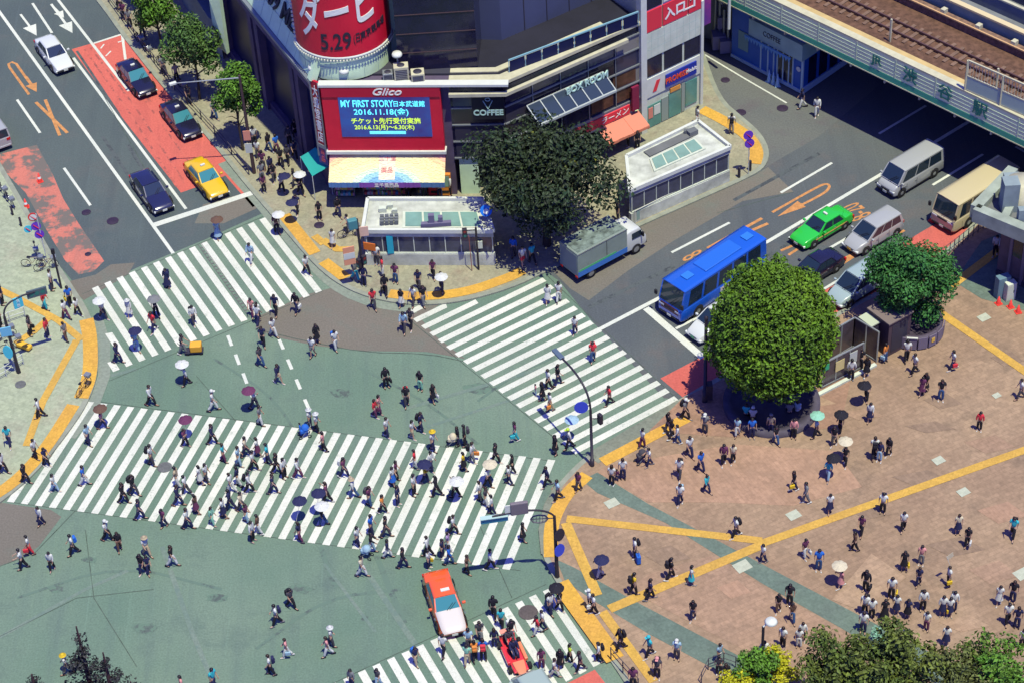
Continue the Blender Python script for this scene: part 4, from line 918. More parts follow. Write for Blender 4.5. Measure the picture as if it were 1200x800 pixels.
# ---- blue shop under the bridge ---------------------------------------------
B0, B1, B2 = G(857, 66, .1), G(940, 110, .1), G(995, 72, .1)
WB = Wall(B0, B1); WB2 = Wall(B1, B2)
shop = thing('blue_shop', 'bright blue shop with pale fascia and pennants under the railway bridge', 'building', WB.A)
bluew = mat('shop_blue', (.012, .085, .36), .5, vary=.15, scale=.7); 
mb = MB(); back_ = [WB.B - WB.n * 0 + (B2 - B1) * 1.0, WB.A + (B2 - B1) * 1.0]
mb.prism([(p.x, p.y) for p in (WB.A, WB.B, back_[0], back_[1])], .1, 4.6); bpart(mb, 'wall', [bluew], shop)
mb = MB(); wbox(mb, WB, WB.len * .28, WB.len + .12, 3.1, 4.5, .0, .35); wbox(mb, WB2, -.0, 3.5, 3.1, 4.5, .0, .12); bpart(mb, 'fascia', [mat('shop_fascia_mint', (.26, .40, .36), .6, vary=.15, scale=1)], shop)
wtext_on('fascia_lettering', WB, 'COFFEE', .62, WB.len * .6, 3.85, .37, btext, shop, ext=.01, sx=.8)
for f0, f1 in ((.66, .72), (.74, .80), (.82, .86)):
    mb = MB(); wbox(mb, WB, WB.len * f0, WB.len * f1, .5, 2.9, 0, .04); bpart(mb, 'window', [dglass], shop)
for k in range(4): 
    mb = MB(); wbox(mb, WB2, .6 + k * 1.25, 1.5 + k * 1.25, .7, 2.9, 0, .04); bpart(mb, 'window', [dglass], shop)
mb = MB(); wbox(mb, WB, WB.len * .1, WB.len * .24, 1.2, 2.8, 0, .05); bpart(mb, 'notice_board', [mat('grey_teal', (.12, .22, .24), .6)], shop)
mb = MB()
for f in (.42, .52, .6, .65, .73, .81, .865): wbox(mb, WB, WB.len * f - .05, WB.len * f + .05, .3, 3.1, .0, .07)
wbox(mb, WB, WB.len - .12, WB.len + .04, .1, 4.4, -.04, .09); wbox(mb, WB, 0, WB.len, .1, .35, 0, .08); wbox(mb, WB2, 0, WB2.len, .1, .6, 0, .1); bpart(mb, 'trim', [mat('pale_blue_trim', (.32, .45, .50), .6)], shop)
mb = MB(); 
for k in range(16): 
    u = WB.len * (.26 + .6 * k / 15); mb.add([WB.P(u - .14, 2.95, .5), WB.P(u + .14, 2.95, .5), WB.P(u, 2.6, .5)], [(0, 1, 2)])
wbox(mb, WB, WB.len * .24, WB.len * .88, 2.95, 3.02, .4, .52); o = bpart(mb, 'pennants', [mat('pennant_blue', (.10, .25, .45), .7)], shop); o.modifiers.new('s', 'SOLIDIFY').thickness = .015
mb = MB(); c = WB.P(WB.len * .945, 2.1, .05)
mb.disc(c, .2, 16, 0, WB.n); o = bpart(mb, 'round_lamp', [whitem], shop); o.modifiers.new('s', 'SOLIDIFY').thickness = .05
# pipes and small clutter at the shop's left end
t = thing('equipment_cluster', 'grey pipes and boxes between the blue shop and the narrow building', 'equipment', G(846, 55, .1))
mb = MB(); 
for x, y, h in ((838, 50, 4), (843, 53, 5), (848, 56, 3.4), (853, 60, 4.4)): p = G(x, y, .1); mb.tube([p, p + Vector((0, 0, h))], .12)
bpart(mb, 'pipe', [steel], t)
mb = MB(); 
for x, y, z, s_ in ((842, 56, .8, 1.0), (850, 60, .7, .9), (846, 52, 2.2, .8)): p = G(x, y, .1); mb.box((p.x, p.y, z), (s_, s_, s_ * 1.2))
bpart(mb, 'box', [mat('violet_grey', (.14, .13, .19), .7)], t)
# dark building mass behind side street
bk = thing('back_building', 'grey building end filling the gap above the blue shop', 'building', G(832, 12, 0))
mb = MB(); mb.prism([G2(824, 44, .1), G2(860, 56, .1), G2(905, -30, .1), G2(850, -60, .1)], .1, 7.2); bpart(mb, 'wall', [mat('back_grey', (.13, .15, .18), .8, vary=.3, scale=.5)], bk)
mb = MB(); p = G(854, 34, 4.2); mb.tube([p, p + Vector((0, 0, 3.0))], .12); bpart(mb, 'downpipe', [whitem], bk)

# ---- subway entrances ----------------------------------------------------------
def entrance(label, roofpx, z, sky_f, base_z, stair):
    """roofpx: four photo points of the roof (back-left, back-right, front-right, front-left) at height z"""
    q = [G(x, y, z) for x, y in roofpx]
    t = thing('subway_entrance', label, 'subway entrance', G(*roofpx[3], z) * 1.0 - Vector((0, 0, z)))
    def bp(f, g, dz=0.0): 
        p = (q[0] * (1 - f) + q[1] * f) * (1 - g) + (q[3] * (1 - f) + q[2] * f) * g; return Vector((p.x, p.y, z + dz))
    roof = MB(); roof.prism([(bp(*c).x, bp(*c).y) for c in ((0, 0), (1, 0), (1, 1), (0, 1))], z - .5, z - .08); ro = bpart(roof, 'roof', [mat('weathered_white', (.46, .48, .43), .8, vary=.45, scale=.7, detail=8)], t)
    rim = MB()
    for a, b in (((0, 0), (1, 0)), ((1, 0), (1, 1)), ((1, 1), (0, 1)), ((0, 1), (0, 0))): rim.bar(bp(*a, 0.02), bp(*b, 0.02), .22, .3)
    bpart(rim, 'roof_rim', [whitem], t)
    f0, f1, g0, g1, n = sky_f
    sk = MB(); fr = MB()
    for k in range(n):
        a, b = f0 + (f1 - f0) * k / n + .008, f0 + (f1 - f0) * (k + 1) / n - .008
        sk.prism([(bp(*c).x, bp(*c).y) for c in ((a, g0), (b, g0), (b, g1), (a, g1))], z - .08, z + .06)
    fr.prism([(bp(*c).x, bp(*c).y) for c in ((f0 - .015, g0 - .04), (f1 + .015, g0 - .04), (f1 + .015, g1 + .04), (f0 - .015, g1 + .04))], z - .08, z + .02)
    bpart(sk, 'skylight', [skyl], t); bpart(fr, 'skylight_frame', [concm], t)
    base = MB()
    ins = .04
    for a, b in (((0, 1 - ins), (1, 1 - ins)), ((1 - .01, .05), (1 - .01, 1 - ins)), ((ins / 2, .05), (1 - ins, .05))):
        A, B = bp(*a), bp(*b); A.z = B.z = .12 + base_z / 2; base.bar(A, B, .3, base_z)
    bpart(base, 'base_wall', [MATS['weathered_white']], t)
    gl = MB()
    for a, b in (((0.02, 1 - ins), (1, 1 - ins)), ((1 - .01, .06), (1 - .01, 1 - ins))):
        A, B = bp(*a), bp(*b); A.z = B.z = (.12 + base_z + z - .5) / 2; gl.bar(A, B, .05, z - .5 - .12 - base_z)
    bpart(gl, 'glazing', [mat('smoked_glass', (.055, .06, .10), .15, spec=.5, vary=.35, scale=1.2)], t)
    mu = MB()
    for k in range(9): A = bp(.02 + .97 * k / 8, 1 - ins + .012); mu.bar((A.x, A.y, .12 + base_z), (A.x, A.y, z - .5), .06, .06)
    A, B = bp(0.02, 1 - ins + .014), bp(1, 1 - ins + .014); A.z = B.z = .12 + base_z + .05; mu.bar(A, B, .12, .1)
    for f, g in ((.0, .06), (.0, .9)): A = bp(f + .01, g); mu.bar((A.x, A.y, .12), (A.x, A.y, z - .5), .16, .16)
    bpart(mu, 'frame', [concm], t)
    stp = MB(); 
    for k in range(8): A, B = bp(.12 + k * .07, .2), bp(.12 + k * .07, .9); A.z = B.z = .1 + base_z * 0 + .05 + k * .12; stp.bar(A, B, .3, .04)
    bpart(stp, 'stairs', [roofm], t)
    return t, bp
e1, bp1 = entrance('white flat roofed subway entrance in front of the rainbow awning', [(431, 234), (566, 234), (578, 271), (425, 271)], 3.05, (.32, .92, .42, .86, 4), .95, 0)
mb = MB(); 
for f, g, w in ((.14, .35, .5), (.2, .25, .4), (.24, .4, .35)): p = bp1(f, g, .1); mb.box((p.x, p.y, p.z), (w, w * .7, .35))
p = bp1(.2, .68, .1)
bpart(mb, 'roof_unit', [MATS['concrete_pale']], e1); mb = MB()
for i in range(4):
    for j in range(3): mb.box((p.x + (i - 1.5) * .32, p.y + (j - 1) * .3, p.z + .05), (.26, .22, .28))
bpart(mb, 'roof_vents', [mat('vent_grey', (.10, .11, .12), .7)], e1)
mb = MB(); p = bp1(.57, .85, .1); mb.box((p.x, p.y, p.z + .1), (2.0, .3, .3)); mb.box((p.x - .3, p.y + .1, p.z + .5), (.4, .3, .7)); mb.box((p.x + .3, p.y + .1, p.z + .4), (.3, .3, .5)); bpart(mb, 'roof_unit', [mat('violet_unit', (.11, .10, .17), .6)], e1)
p = bp1(.98, .6, .1)
mb = MB(); mb.disc(p + Vector((0, -.2, .7)), .40, 24, 0, (0, -1, .5)); o = bpart(mb, 'subway_roundel', [mat('roundel_blue', (.01, .13, .52), .5)], e1); o.modifiers.new('s', 'SOLIDIFY').thickness = .08
mb = MB(); mb.disc(p + Vector((0, -.27, .68)), .19, 20, 0, (0, -1, .5)); bpart(mb, 'roundel_mark', [wtext], e1)
mb = MB(); mb.tube([p, p + Vector((0, 0, .7))], .05); bpart(mb, 'roundel_post', [steel], e1)
mb = MB(); c = bp1(.2, 1.0); mb.box((c.x, c.y, 1.9), (.42, .1, 1.5)); bpart(mb, 'hanging_sign', [mat('cyan_sign', (.02, .30, .40), .5)], e1)
mb = MB(); c = bp1(.885, 1.0); mb.box((c.x, c.y - .02, 1.9), (.45, .08, .6)); bpart(mb, 'notice', [concm], e1)
e2, bp2 = entrance('white flat roofed subway entrance with four skylights by the loan shop', [(734, 184), (818, 143), (856, 173), (738, 224)], 3.05, (.28, .80, .40, .72, 4), .9, 0)
mb = MB(); p = bp2(.83, .22, .12); mb.box((p.x, p.y, p.z), (.7, .5, .4), .5); mb.box((p.x - .4, p.y + .1, p.z), (.3, .3, .3)); bpart(mb, 'roof_unit', [MATS['vent_grey']], e2)
mb = MB(); p = bp2(.5, .1, .0); mb.bar(bp2(.25, .2, .0), bp2(.85, .2, .0), .7, .06); bpart(mb, 'roof_strip', [roofm], e2)
c = G(826, 207, .12); mb = MB(); mb.box((c.x, c.y, 1.3), (.35, .35, 1.6)); bpart(mb, 'cyan_pillar', [MATS['cyan_sign']], e2)
c = G(907 - 41, 218 - 6, .12)

# ---- station annexe at the right edge -----------------------------------------
zs = 6.2
st = thing('station_building', 'pale concrete station annexe with roof machinery at the right edge', 'building', G(1145, 300, 0.1))
q = [G(1143, 245, zs), G(1187, 199, zs), G(1330, 190, zs), G(1330, 322, zs)]
ctr = (q[0] + q[2]) / 2; qi = [p + (ctr - p).normalized() * 2.2 for p in q]
mb = MB(); mb.prism([(p.x, p.y) for p in qi], .12, zs - .4); bpart(mb, 'wall', [mat('violet_stone', (.13, .095, .105), .7, vary=.3, scale=1)], st)
mb = MB()
for a, b in ((q[0], q[1]), (q[0], q[3])):
    mb.bar(a + Vector((0, 0, -.3)), b + Vector((0, 0, -.3)), .7, 1.0)
bpart(mb, 'parapet', [mat('parapet_grey', (.27, .31, .26), .85, vary=.3, scale=.8)], st)
mb = MB(); mb.prism([(p.x, p.y) for p in q], zs - .4, zs - .3); bpart(mb, 'roof', [roofm], st)
mb = MB(); a, b = q[0] + (q[3] - q[0]) * .25, q[1]; mb.bar(G(1177, 258, zs - .1), G(1200, 210, zs - .1), .5, .6); mb.bar(G(1187, 214, zs - .1), G(1215, 222, zs - .1), .5, .6); bpart(mb, 'roof_beam', [MATS['parapet_grey']], st)
mb = MB()
for x, y, w, h in ((1181, 244, 1.0, 2.2), (1190, 232, .9, 1.4), (1196, 262, .5, 1.2), (1185, 222, 1.0, 1.0)): p = G(x, y, zs - .3); mb.box((p.x, p.y, p.z + h / 2), (w, w, h))
bpart(mb, 'roof_machinery', [mat('machine_grey', (.20, .25, .26), .7, vary=.2, scale=1)], st)
p = G(1196, 236, zs - .3); mb = MB(); mb.lathe([(1.1, 0), (1.1, 1.5), (.001, 1.5)], 20, (p.x, p.y, p.z)); bpart(mb, 'roof_tank', [creamm], st)
mb = MB(); Wst = Wall(qi[0], qi[3]) 
for k in range(9): wbox(mb, Wst, .8 + k * 1.0, 1.0 + k * 1.0, .2, zs - 1.4, .0, .12)
bpart(mb, 'fins', [mat('fin_violet', (.16, .13, .15), .6)], st)
for k in range(8):
    if k % 3 != 1: mb = MB(); wbox(mb, Wst, 1.06 + k, 1.74 + k, .5 if k % 2 else 2.2, zs - 1.7, .0, .05); bpart(mb, 'window', [dglass], st)
mb = MB(); wbox(mb, Wst, .0, 9, .12, .5, .0, .1); bpart(mb, 'plinth', [mat('plinth_dark', (.05, .045, .055), .9)], st)
c = G(1206, 300, .12); mb = MB(); 
for zz in (1.2, 1.8, 2.4, 3.0): mb.lathe([(1.7, zz), (1.78, zz + .05), (1.7, zz + .1)], 28, (c.x, c.y, 0))
mb.lathe([(1.55, .1), (1.55, 3.2), (.01, 3.2)], 28, (c.x, c.y, 0)); bpart(mb, 'round_bay', [MATS['violet_stone']], st)
for (x, y, w, h, m_, lab) in ((1173, 347, .9, 1.7, mat('cabinet_blue', (.10, .17, .21), .6), 'blue grey cabinet standing by the station wall'), (1182, 350, .7, 1.4, concm, 'pale narrow cabinet beside the blue grey one by the station wall')):
    t = thing('cabinet', lab, 'cabinet', G(x, y, .12), R(20)); bevel(MB().box((0, 0, h / 2), (w, .5, h)).build('case', m_, t), .03); MB().box((w * .2, -.26, h * .55), (.06, .03, .2)).build('handle', darkst, t)
    MB().box((0, -.252, h * .5), (w * .86, .01, h * .86)).build('door', m_, t)
# ================================================================== VEHICLES
tyre = mat('tyre_rubber', (.012, .012, .014), .9); rimm = mat('wheel_rim', (.30, .31, .32), .35, metal=.6); chrome = mat('chrome', (.45, .46, .47), .2, metal=.8)
cglass = mat('car_glass', (.012, .022, .035), .06, spec=.6); cglass2 = mat('car_glass_teal', (.03, .15, .17), .08, spec=.6)
headl = mat('headlamp', (.55, .58, .55), .15, spec=.6); taill = mat('tail_lamp', (.40, .012, .012), .25); trim = mat('black_trim', (.015, .015, .018), .6)
plate = mat('number_plate', (.50, .52, .46), .5); plateg = mat('number_plate_green', (.08, .28, .14), .5)
def paint(name, c, rough=.22): return mat('paint_' + name, c, rough, spec=.5, coat=.6)
def ring_sec(x, w, z0, z1, r=.12, top=1.0, n=3):
    """closed section of a car body across its width at station x: rounded corners; top = width ratio at the top"""
    pts = []
    hw, ht = w / 2, w / 2 * top
    for (cx, cz, sx, sz, hh) in ((hw, z0, 1, -1, hw), (ht, z1, 1, 1, ht), (-ht, z1, -1, 1, ht), (-hw, z0, -1, -1, hw)):
        for k in range(n + 1):
            a = k / n * math.pi / 2
            if sx * sz < 0: a = math.pi / 2 - a
            pts.append((x, cx - sx * r + sx * r * math.cos(a), cz - sz * r + sz * r * math.sin(a)))
    return pts
def wheel(parent, x, y, r=.31, w=.2, side=1):
    t = MB(); t.lathe([(r * .62, -w / 2), (r * .9, -w / 2), (r, -w / 2 + .03), (r, w / 2 - .03), (r * .9, w / 2), (r * .62, w / 2)], 20)
    rot = Matrix.Rotation(math.pi / 2, 3, 'X'); t.v = [tuple(rot @ Vector(v)) for v in t.v]
    wo = t.build('wheel', tyre, parent, (x, y, r))
    h = MB(); h.lathe([(.001, w / 2 - .01), (r * .3, w / 2 + .0), (r * .55, w / 2 - .03), (r * .63, w / 2 - .015), (r * .63, -w / 2)], 16)
    rot = Matrix.Rotation(-side * math.pi / 2, 3, 'X'); h.v = [tuple(rot @ Vector(v)) for v in h.v]
    for k in range(5): pass
    h.build('rim', rimm, wo)
def body_loft(sts, m, parent, name='body', sub=True):
    """sts: (x, width, z0, z1, corner radius, top ratio)"""
    mb = MB(); mb.loft([ring_sec(*s) for s in sts]); return mb.build(name, m, parent)
def car(label, cat, cpx, fpx, rpx, pm, kind='sedan', name='car', L=4.6, Wd=1.72, Ht=1.45, taxi=None, glass=None, group='cars on the roads', hood=None, stripe=None, two=None, plate_m=None):
    """cpx: ground centre in the photo, fpx-rpx: two points giving the heading (front, rear)"""
    z = .02; c = G(*cpx, z); d = G(*fpx, z) - G(*rpx, z); rz = math.atan2(d.y, d.x)
    t = thing(name, label, cat, c, rz, group)
    gl = glass or cglass; h = L / 2
    if kind == 'sedan':
        bz = .86; dk = .90
        B = [(-h, Wd * .80, .34, .70, .08, .92), (-h + .07, Wd * .90, .26, dk - .06, .09, .9), (-h + .35, Wd * .97, .22, dk, .10, .88), (-h + .95, Wd, .20, dk + .01, .10, .88), (-.3, Wd, .20, bz + .04, .10, .9), (h - 1.55, Wd, .20, bz + .01, .10, .9), (h - .9, Wd * .98, .22, bz - .05, .1, .88), (h - .3, Wd * .95, .23, bz - .13, .1, .86), (h - .06, Wd * .88, .28, bz - .24, .09, .88), (h, Wd * .78, .36, bz - .32, .08, .9)]
        cab = ((-h + .80, h - 1.45), (-h + 1.30, h - 2.15), bz - .02, Ht)
    elif kind == 'mini':
        bz = .98
        B = [(-h, Wd * .84, .36, .95, .1, .95), (-h + .08, Wd * .94, .28, bz, .1, .95), (-h + .5, Wd, .22, bz + .02, .1, .93), (0, Wd, .2, bz, .1, .93), (h - 1.15, Wd, .2, bz - .02, .1, .92), (h - .55, Wd * .97, .22, bz - .14, .12, .86), (h - .12, Wd * .88, .26, bz - .30, .12, .86), (h, Wd * .74, .36, bz - .42, .1, .88)]
        cab = ((-h + .05, h - .95), (-h + .28, h - 1.85), bz - .03, Ht)
    elif kind == 'van':
        bz = 1.12
        B = [(-h, Wd * .92, .36, 1.08, .1, .98), (-h + .08, Wd * .98, .28, bz, .1, .98), (0, Wd, .22, bz, .1, .98), (h - .9, Wd, .22, bz, .1, .97), (h - .35, Wd * .98, .24, bz - .10, .14, .92), (h - .06, Wd * .92, .28, bz - .26, .14, .92), (h, Wd * .82, .36, bz - .38, .1, .9)]
        cab = ((-h + .02, h - .38), (-h + .12, h - 1.05), bz - .03, Ht)
    else:  # bus
        bz = 1.25
        B = [(-h, Wd * .94, .42, bz - .02, .1, 1.0), (-h + .1, Wd, .34, bz, .1, 1.0), (0, Wd, .3, bz, .08, 1.0), (h - .3, Wd, .3, bz, .08, 1.0), (h - .06, Wd * .97, .34, bz - .05, .14, .98), (h, Wd * .90, .42, bz - .14, .12, .96)]
        cab = ((-h + .02, h - .06), (-h + .08, h - .42), bz - .02, Ht)
    body_loft(B, pm, t)
    (xb, xf), (tb, tf), cz0, cz1 = cab
    wt = {'sedan': .72, 'mini': .80, 'van': .86, 'bus': .94}[kind]; w0 = Wd * {'sedan': .9, 'mini': .93, 'van': .97, 'bus': .99}[kind] - .04; w1 = Wd * wt
    # cabin shell: pillars and roof in paint, glass panes set 6 mm proud
    sh = MB()
    def cp(x0, x1, s, f, top):   # helper corner
        return None
    b = [(xb, -w0 / 2, cz0), (xf, -w0 / 2, cz0), (xf, w0 / 2, cz0), (xb, w0 / 2, cz0)]
    zt = cz1 - .09
    tt = [(tb, -w1 / 2, zt), (tf, -w1 / 2, zt), (tf, w1 / 2, zt), (tb, w1 / 2, zt)]
    sh.add(b + tt, [(0, 1, 5, 4), (1, 2, 6, 5), (2, 3, 7, 6), (3, 0, 4, 7)])
    sho = sh.build('cabin', pm, t)
    rf = MB(); ns = 7; rings = []
    for i in range(ns + 1):
        f = i / ns; x = tb - .03 + (tf - tb + .06) * f; e = math.sin(math.pi * (.08 + .84 * f)) ** .5
        rr_ = []
        for k in range(9):
            y = (k / 8 - .5) * 2; yy = y * (w1 / 2 + .015)
            rr_.append((x, yy, zt + .09 * e * (1 - abs(y) ** 3.2)))
        rings.append(rr_ + [(x, w1 / 2 + .015, zt - .02), (x, -w1 / 2 - .015, zt - .02)])
    rf.loft(rings); ro = rf.build('roof', two or pm, t)
    def lerp(p, q, f): return Vector(p) * (1 - f) + Vector(q) * f
    def pane(a, bq, cq, dq, nrm, name, mx_=.06, mz0=.08, mz1=.07, m=None):
        A, B_, C_, D_ = map(Vector, (a, bq, cq, dq))
        def q(f, g): return lerp(lerp(A, B_, f), lerp(D_, C_, f), g) + Vector(nrm) * .008
        mb = MB(); mb.quad(q(mx_, mz0), q(1 - mx_, mz0), q(1 - mx_, 1 - mz1), q(mx_, 1 - mz1))
        o = mb.build(name, m or gl, t); return o
    pane(b[1], b[2], tt[2], tt[1], (1, 0, .3), 'windscreen', .05, .05, .04)
    pane(b[3], b[0], tt[0], tt[3], (-1, 0, .3), 'rear_window', .07, .1 if kind != 'bus' else .3, .08)
    for s, (p0, p1, p2, p3) in ((-1, (b[0], b[1], tt[1], tt[0])), (1, (b[3], b[2], tt[2], tt[3]))):
        n_ = {'sedan': 2, 'mini': 3, 'van': 3, 'bus': 5}[kind]
        for k in range(n_):
            f0, f1 = .06 + .88 * k / n_ + .012, .06 + .88 * (k + 1) / n_ - .012
            def q(f, g): return lerp(lerp(p0, p1, f), lerp(p3, p2, f), g) + Vector((0, s * .008, .002))
            mb = MB(); mb.quad(q(f0, .08), q(f1, .08), q(f1, .90), q(f0, .90)); mb.build('side_window', gl, t)
    r_ = .31 if kind in ('sedan', 'mini') else .36 if kind == 'van' else .43
    ov = {'sedan': (.95, .88), 'mini': (.75, .75), 'van': (1.0, .75), 'bus': (1.9, 1.6)}[kind]
    for x in (-h + ov[0], h - ov[1]):
        for s in (-1, 1):
            a = MB(); a.lathe([(r_ + .07, 0), (r_ + .02, .02), (.01, .02)], 20)
            rot = Matrix.Rotation(-s * math.pi / 2, 3, 'X'); a.v = [tuple(rot @ Vector(v) + Vector((x, s * (Wd / 2 - .012), r_))) for v in a.v]
            a.build('wheel_arch', trim, t)
            wheel(t, x, s * (Wd / 2 - .08), r_, .2, s)
    fz = B[-1][3] - .12
    for s in (-1, 1):
        for x in {'sedan': (-.55, .35, 1.15), 'mini': (-.7, .3, 1.2), 'van': (-1.2, .3, 1.3), 'bus': (h - .9, h - 1.7)}[kind]:
            q = MB(); q.box((x, s * (Wd / 2 + .001), .66), (.018, .008, .55)); q.build('door_seam', trim, t)
            if kind != 'bus': q = MB(); q.box((x + .12, s * (Wd / 2 + .008), .78), (.16, .025, .03)); q.build('door_handle', chrome, t)
        q = MB(); q.box((0, s * (Wd / 2 - .005), .30), (L * .5, .03, .10)); q.build('sill', trim, t)
    for s in (-1, 1):
        q = MB(); q.box((h - .06, s * Wd * .33, fz), (.16, Wd * .22, .15), 0); bevel(q.build('headlight', headl, t), .03)
        q = MB(); q.box((-h + .04, s * Wd * .36, B[0][3] - .1), (.14, Wd * .16, .2)); q.build('tail_light', taill, t)
        q = MB(); q.box((xf - .25 if kind != 'bus' else h + .05, s * (Wd / 2 + .1), cz0 + (.12 if kind != 'bus' else .5)), (.14, .2, .14 if kind != 'bus' else .35)); bevel(q.build('mirror', two or pm if kind != 'bus' else trim, t), .03)
    q = MB(); q.box((h - .01, 0, .42), (.10, Wd * .82, .14)); bevel(q.build('front_bumper', trim if kind != 'mini' else pm, t), .03)
    q = MB(); q.box((h + .005, 0, fz), (.06, Wd * .40, .10)); q.build('grille', chrome if kind == 'sedan' else trim, t)
    q = MB(); q.box((h + .05, 0, .44), (.02, .34, .16)); q.build('number_plate', plate_m or plate, t)
    q = MB(); q.box((-h + .01, 0, .44), (.10, Wd * .86, .16)); bevel(q.build('rear_bumper', trim if kind == 'sedan' else pm, t), .03)
    for s in (-1, 1):
        q = MB(); q.bar((xf + .03, s * w0 * .05, cz0 + .06), (xf + (tf - xf) * .45 + .03, s * w0 * .05 + w0 * .28, cz0 + (zt - cz0) * .5), .02, .02); q.build('wiper', trim, t)
    if hood:   # a hood of another colour
        q = MB(); q.loft([[(x, y * w / 2 * .86, zz + .012) for y in (-1, -.5, 0, .5, 1)] + [(x, y * w / 2 * .86, zz - .03) for y in (1, -1)] for (x, w, _, zz, _, tr) in [s for s in B if s[0] > xf - .15]] , 0, True); q.build('hood', hood, t)
    if taxi:
        q = MB(); q.box(((tb + tf) / 2 + .1, 0, cz1 + .06), (.16, .34, .13)); bevel(q.build('roof_lamp', taxi, t), .03)
    if stripe:
        for s in (-1, 1):
            q = MB(); q.box((-.1, s * (Wd / 2 + .003), .62), (L * .62, .01, .09)); q.build('side_stripe', stripe, t)
    if kind == 'sedan' and not hood:
        q = MB(); q.tube([(-h + .9, Wd * .3, dk), (-h + .85, Wd * .3, dk + .5)], .008, 5); q.build('aerial', trim, t)
    return t
navyp, whitp, silv, paleblue = paint('navy_black', (.010, .010, .025)), paint('white', (.46, .48, .46)), paint('silver', (.27, .28, .285), .3), paint('pale_blue', (.24, .31, .32), .3)
yelp, greenp, orgp, grynp = paint('yellow', (.56, .34, .010)), paint('green', (.02, .36, .035)), paint('orange', (.62, .085, .018)), paint('black_blue', (.014, .016, .05))
beigep, bluep = paint('beige', (.42, .36, .22), .35), paint('bus_blue', (.008, .075, .42), .3)
DN = ((70, 97), (0, 0))   # heading of the left road's queue
def head(cx, cy, dx, dy): return (cx + dx, cy + dy), (cx - dx, cy - dy)
def place(label, cat, cx, cy, dx, dy, *a, **k): f, r = head(cx, cy, dx, dy); return car(label, cat, (cx, cy), f, r, *a, **k)
place('white sedan heading for the crosswalk beside the white arrow markings', 'car', 65, 70, 23, 30, whitp, taxi=None, L=4.75, glass=cglass)
place('black taxi parked rearmost in the red lane beside the street trees', 'taxi', 161, 98, 24, 30, navyp, name='taxi', taxi=whitem, L=4.6, glass=cglass2)
place('black taxi in the red lane directly behind the yellow taxi', 'taxi', 213, 147, 24, 30, navyp, name='taxi', taxi=whitem, L=4.6, glass=cglass2)
place('yellow taxi waiting first at the stop line in the red lane', 'taxi', 243, 216, 25, 30, yelp, name='taxi', taxi=whitem, L=4.6, glass=cglass2, stripe=trim)
place('dark navy sedan waiting at the stop line left of the yellow taxi', 'car', 179, 231, 22, 30, grynp, L=4.75)
place('pale grey van cut by the left edge on the worn red lane', 'van', -10, 160, -25, -34, silv, kind='van', name='van', L=4.7, Wd=1.7, Ht=1.9)
place('bright green taxi with gold side stripe on the right-hand road', 'taxi', 962, 273, -30, 18, greenp, name='taxi', taxi=whitem, L=4.75, stripe=mat('gold_stripe', (.5, .33, .08), .4))
place('silver high roof van nearest the railway bridge', 'van', 1066, 212, -30, 18, silv, kind='van', name='van', L=5.0, Wd=1.8, Ht=2.1)
place('silver grey minivan behind the green taxi with its front plate lit', 'car', 1022, 281, -30, 18, silv, kind='mini', L=4.4, Wd=1.7, Ht=1.68, plate_m=mat('amber_plate', (.55, .33, .05), .5))
place('black car between the green taxi and the round tree', 'car', 954, 322, -30, 18, navyp, kind='sedan', L=4.4, Wd=1.68, Ht=1.42)
place('pale blue minivan in the red lane half under the smaller tree', 'car', 1005, 341, -30, 19, paleblue, kind='mini', L=4.7, Wd=1.76, Ht=1.75)
place('white compact car half hidden behind the round tree and blue bus', 'car', 838, 385, -30, 18, whitp, kind='mini', L=3.9, Wd=1.66, Ht=1.6, plate_m=plateg)
place('orange taxi with white hood turning between the two lower crosswalks', 'taxi', 522, 713, 12, 36, orgp, name='taxi', taxi=None, L=4.7, Wd=1.75, hood=paint('warm_white', (.50, .46, .42)), glass=cglass2)
place('beige minibus on the red lane beside the station annexe', 'minibus', 1141, 246, -30, 19, beigep, kind='bus', name='minibus', L=6.6, Wd=2.05, Ht=2.55)
place('long bright blue bus waiting at the stop line on the right-hand road', 'bus', 835, 341, -33, 22, bluep, kind='bus', name='bus', L=8.1, Wd=2.15, Ht=2.75)
place('grey green van with only its roof showing at the bottom edge', 'van', 636, 836, -22, -34, paint('grey_green', (.24, .30, .27), .4), kind='van', name='van', L=4.9, Wd=1.75, Ht=2.0)
# lettering and marks on vehicles
def on_car(t, s, size, loc, m, rz=0): 
    me = text_mesh(s, size, .002); me.materials.append(m); o = bpy.data.objects.new('roof_lettering', me); COL.objects.link(o); o.parent = t; o.location = loc; o.rotation_euler = (0, 0, rz)
bus = [o for o in COL.objects if o.name == 'bus'][0]
mb = MB(); mb.box((-.4, 0, 2.77), (3.4, 1.2, .12)); bevel(mb.build('roof_pod', paint('bus_blue_pod', (.012, .10, .46), .4), bus), .05)
for x_ in (-3.2, 2.4): bevel(MB().box((x_, 0, 2.78), (.7, .6, .07)).build('roof_hatch', paint('bus_blue_hatch', (.02, .14, .50), .4), bus), .02)
for s_ in (-1, 1):
    mb = MB(); mb.box((-1.2, s_ * 1.08, .95), (3.2, .012, .34)); mb.build('side_stripe', paint('warm_white', (.50, .46, .42)), bus)
mb = MB(); mb.box((4.055, 0, 1.0), (.012, 1.6, .5)); mb.build('front_panel', mat('maroon_panel', (.10, .025, .05), .4), bus)
ot = [o for o in COL.objects if o.name.startswith('taxi') and 'orange' in o['label']][0]
mb = MB(); mb.box((-.15, .1, 1.465), (.22, .5, .05)); mb.build('roof_lamp', whitem, ot)
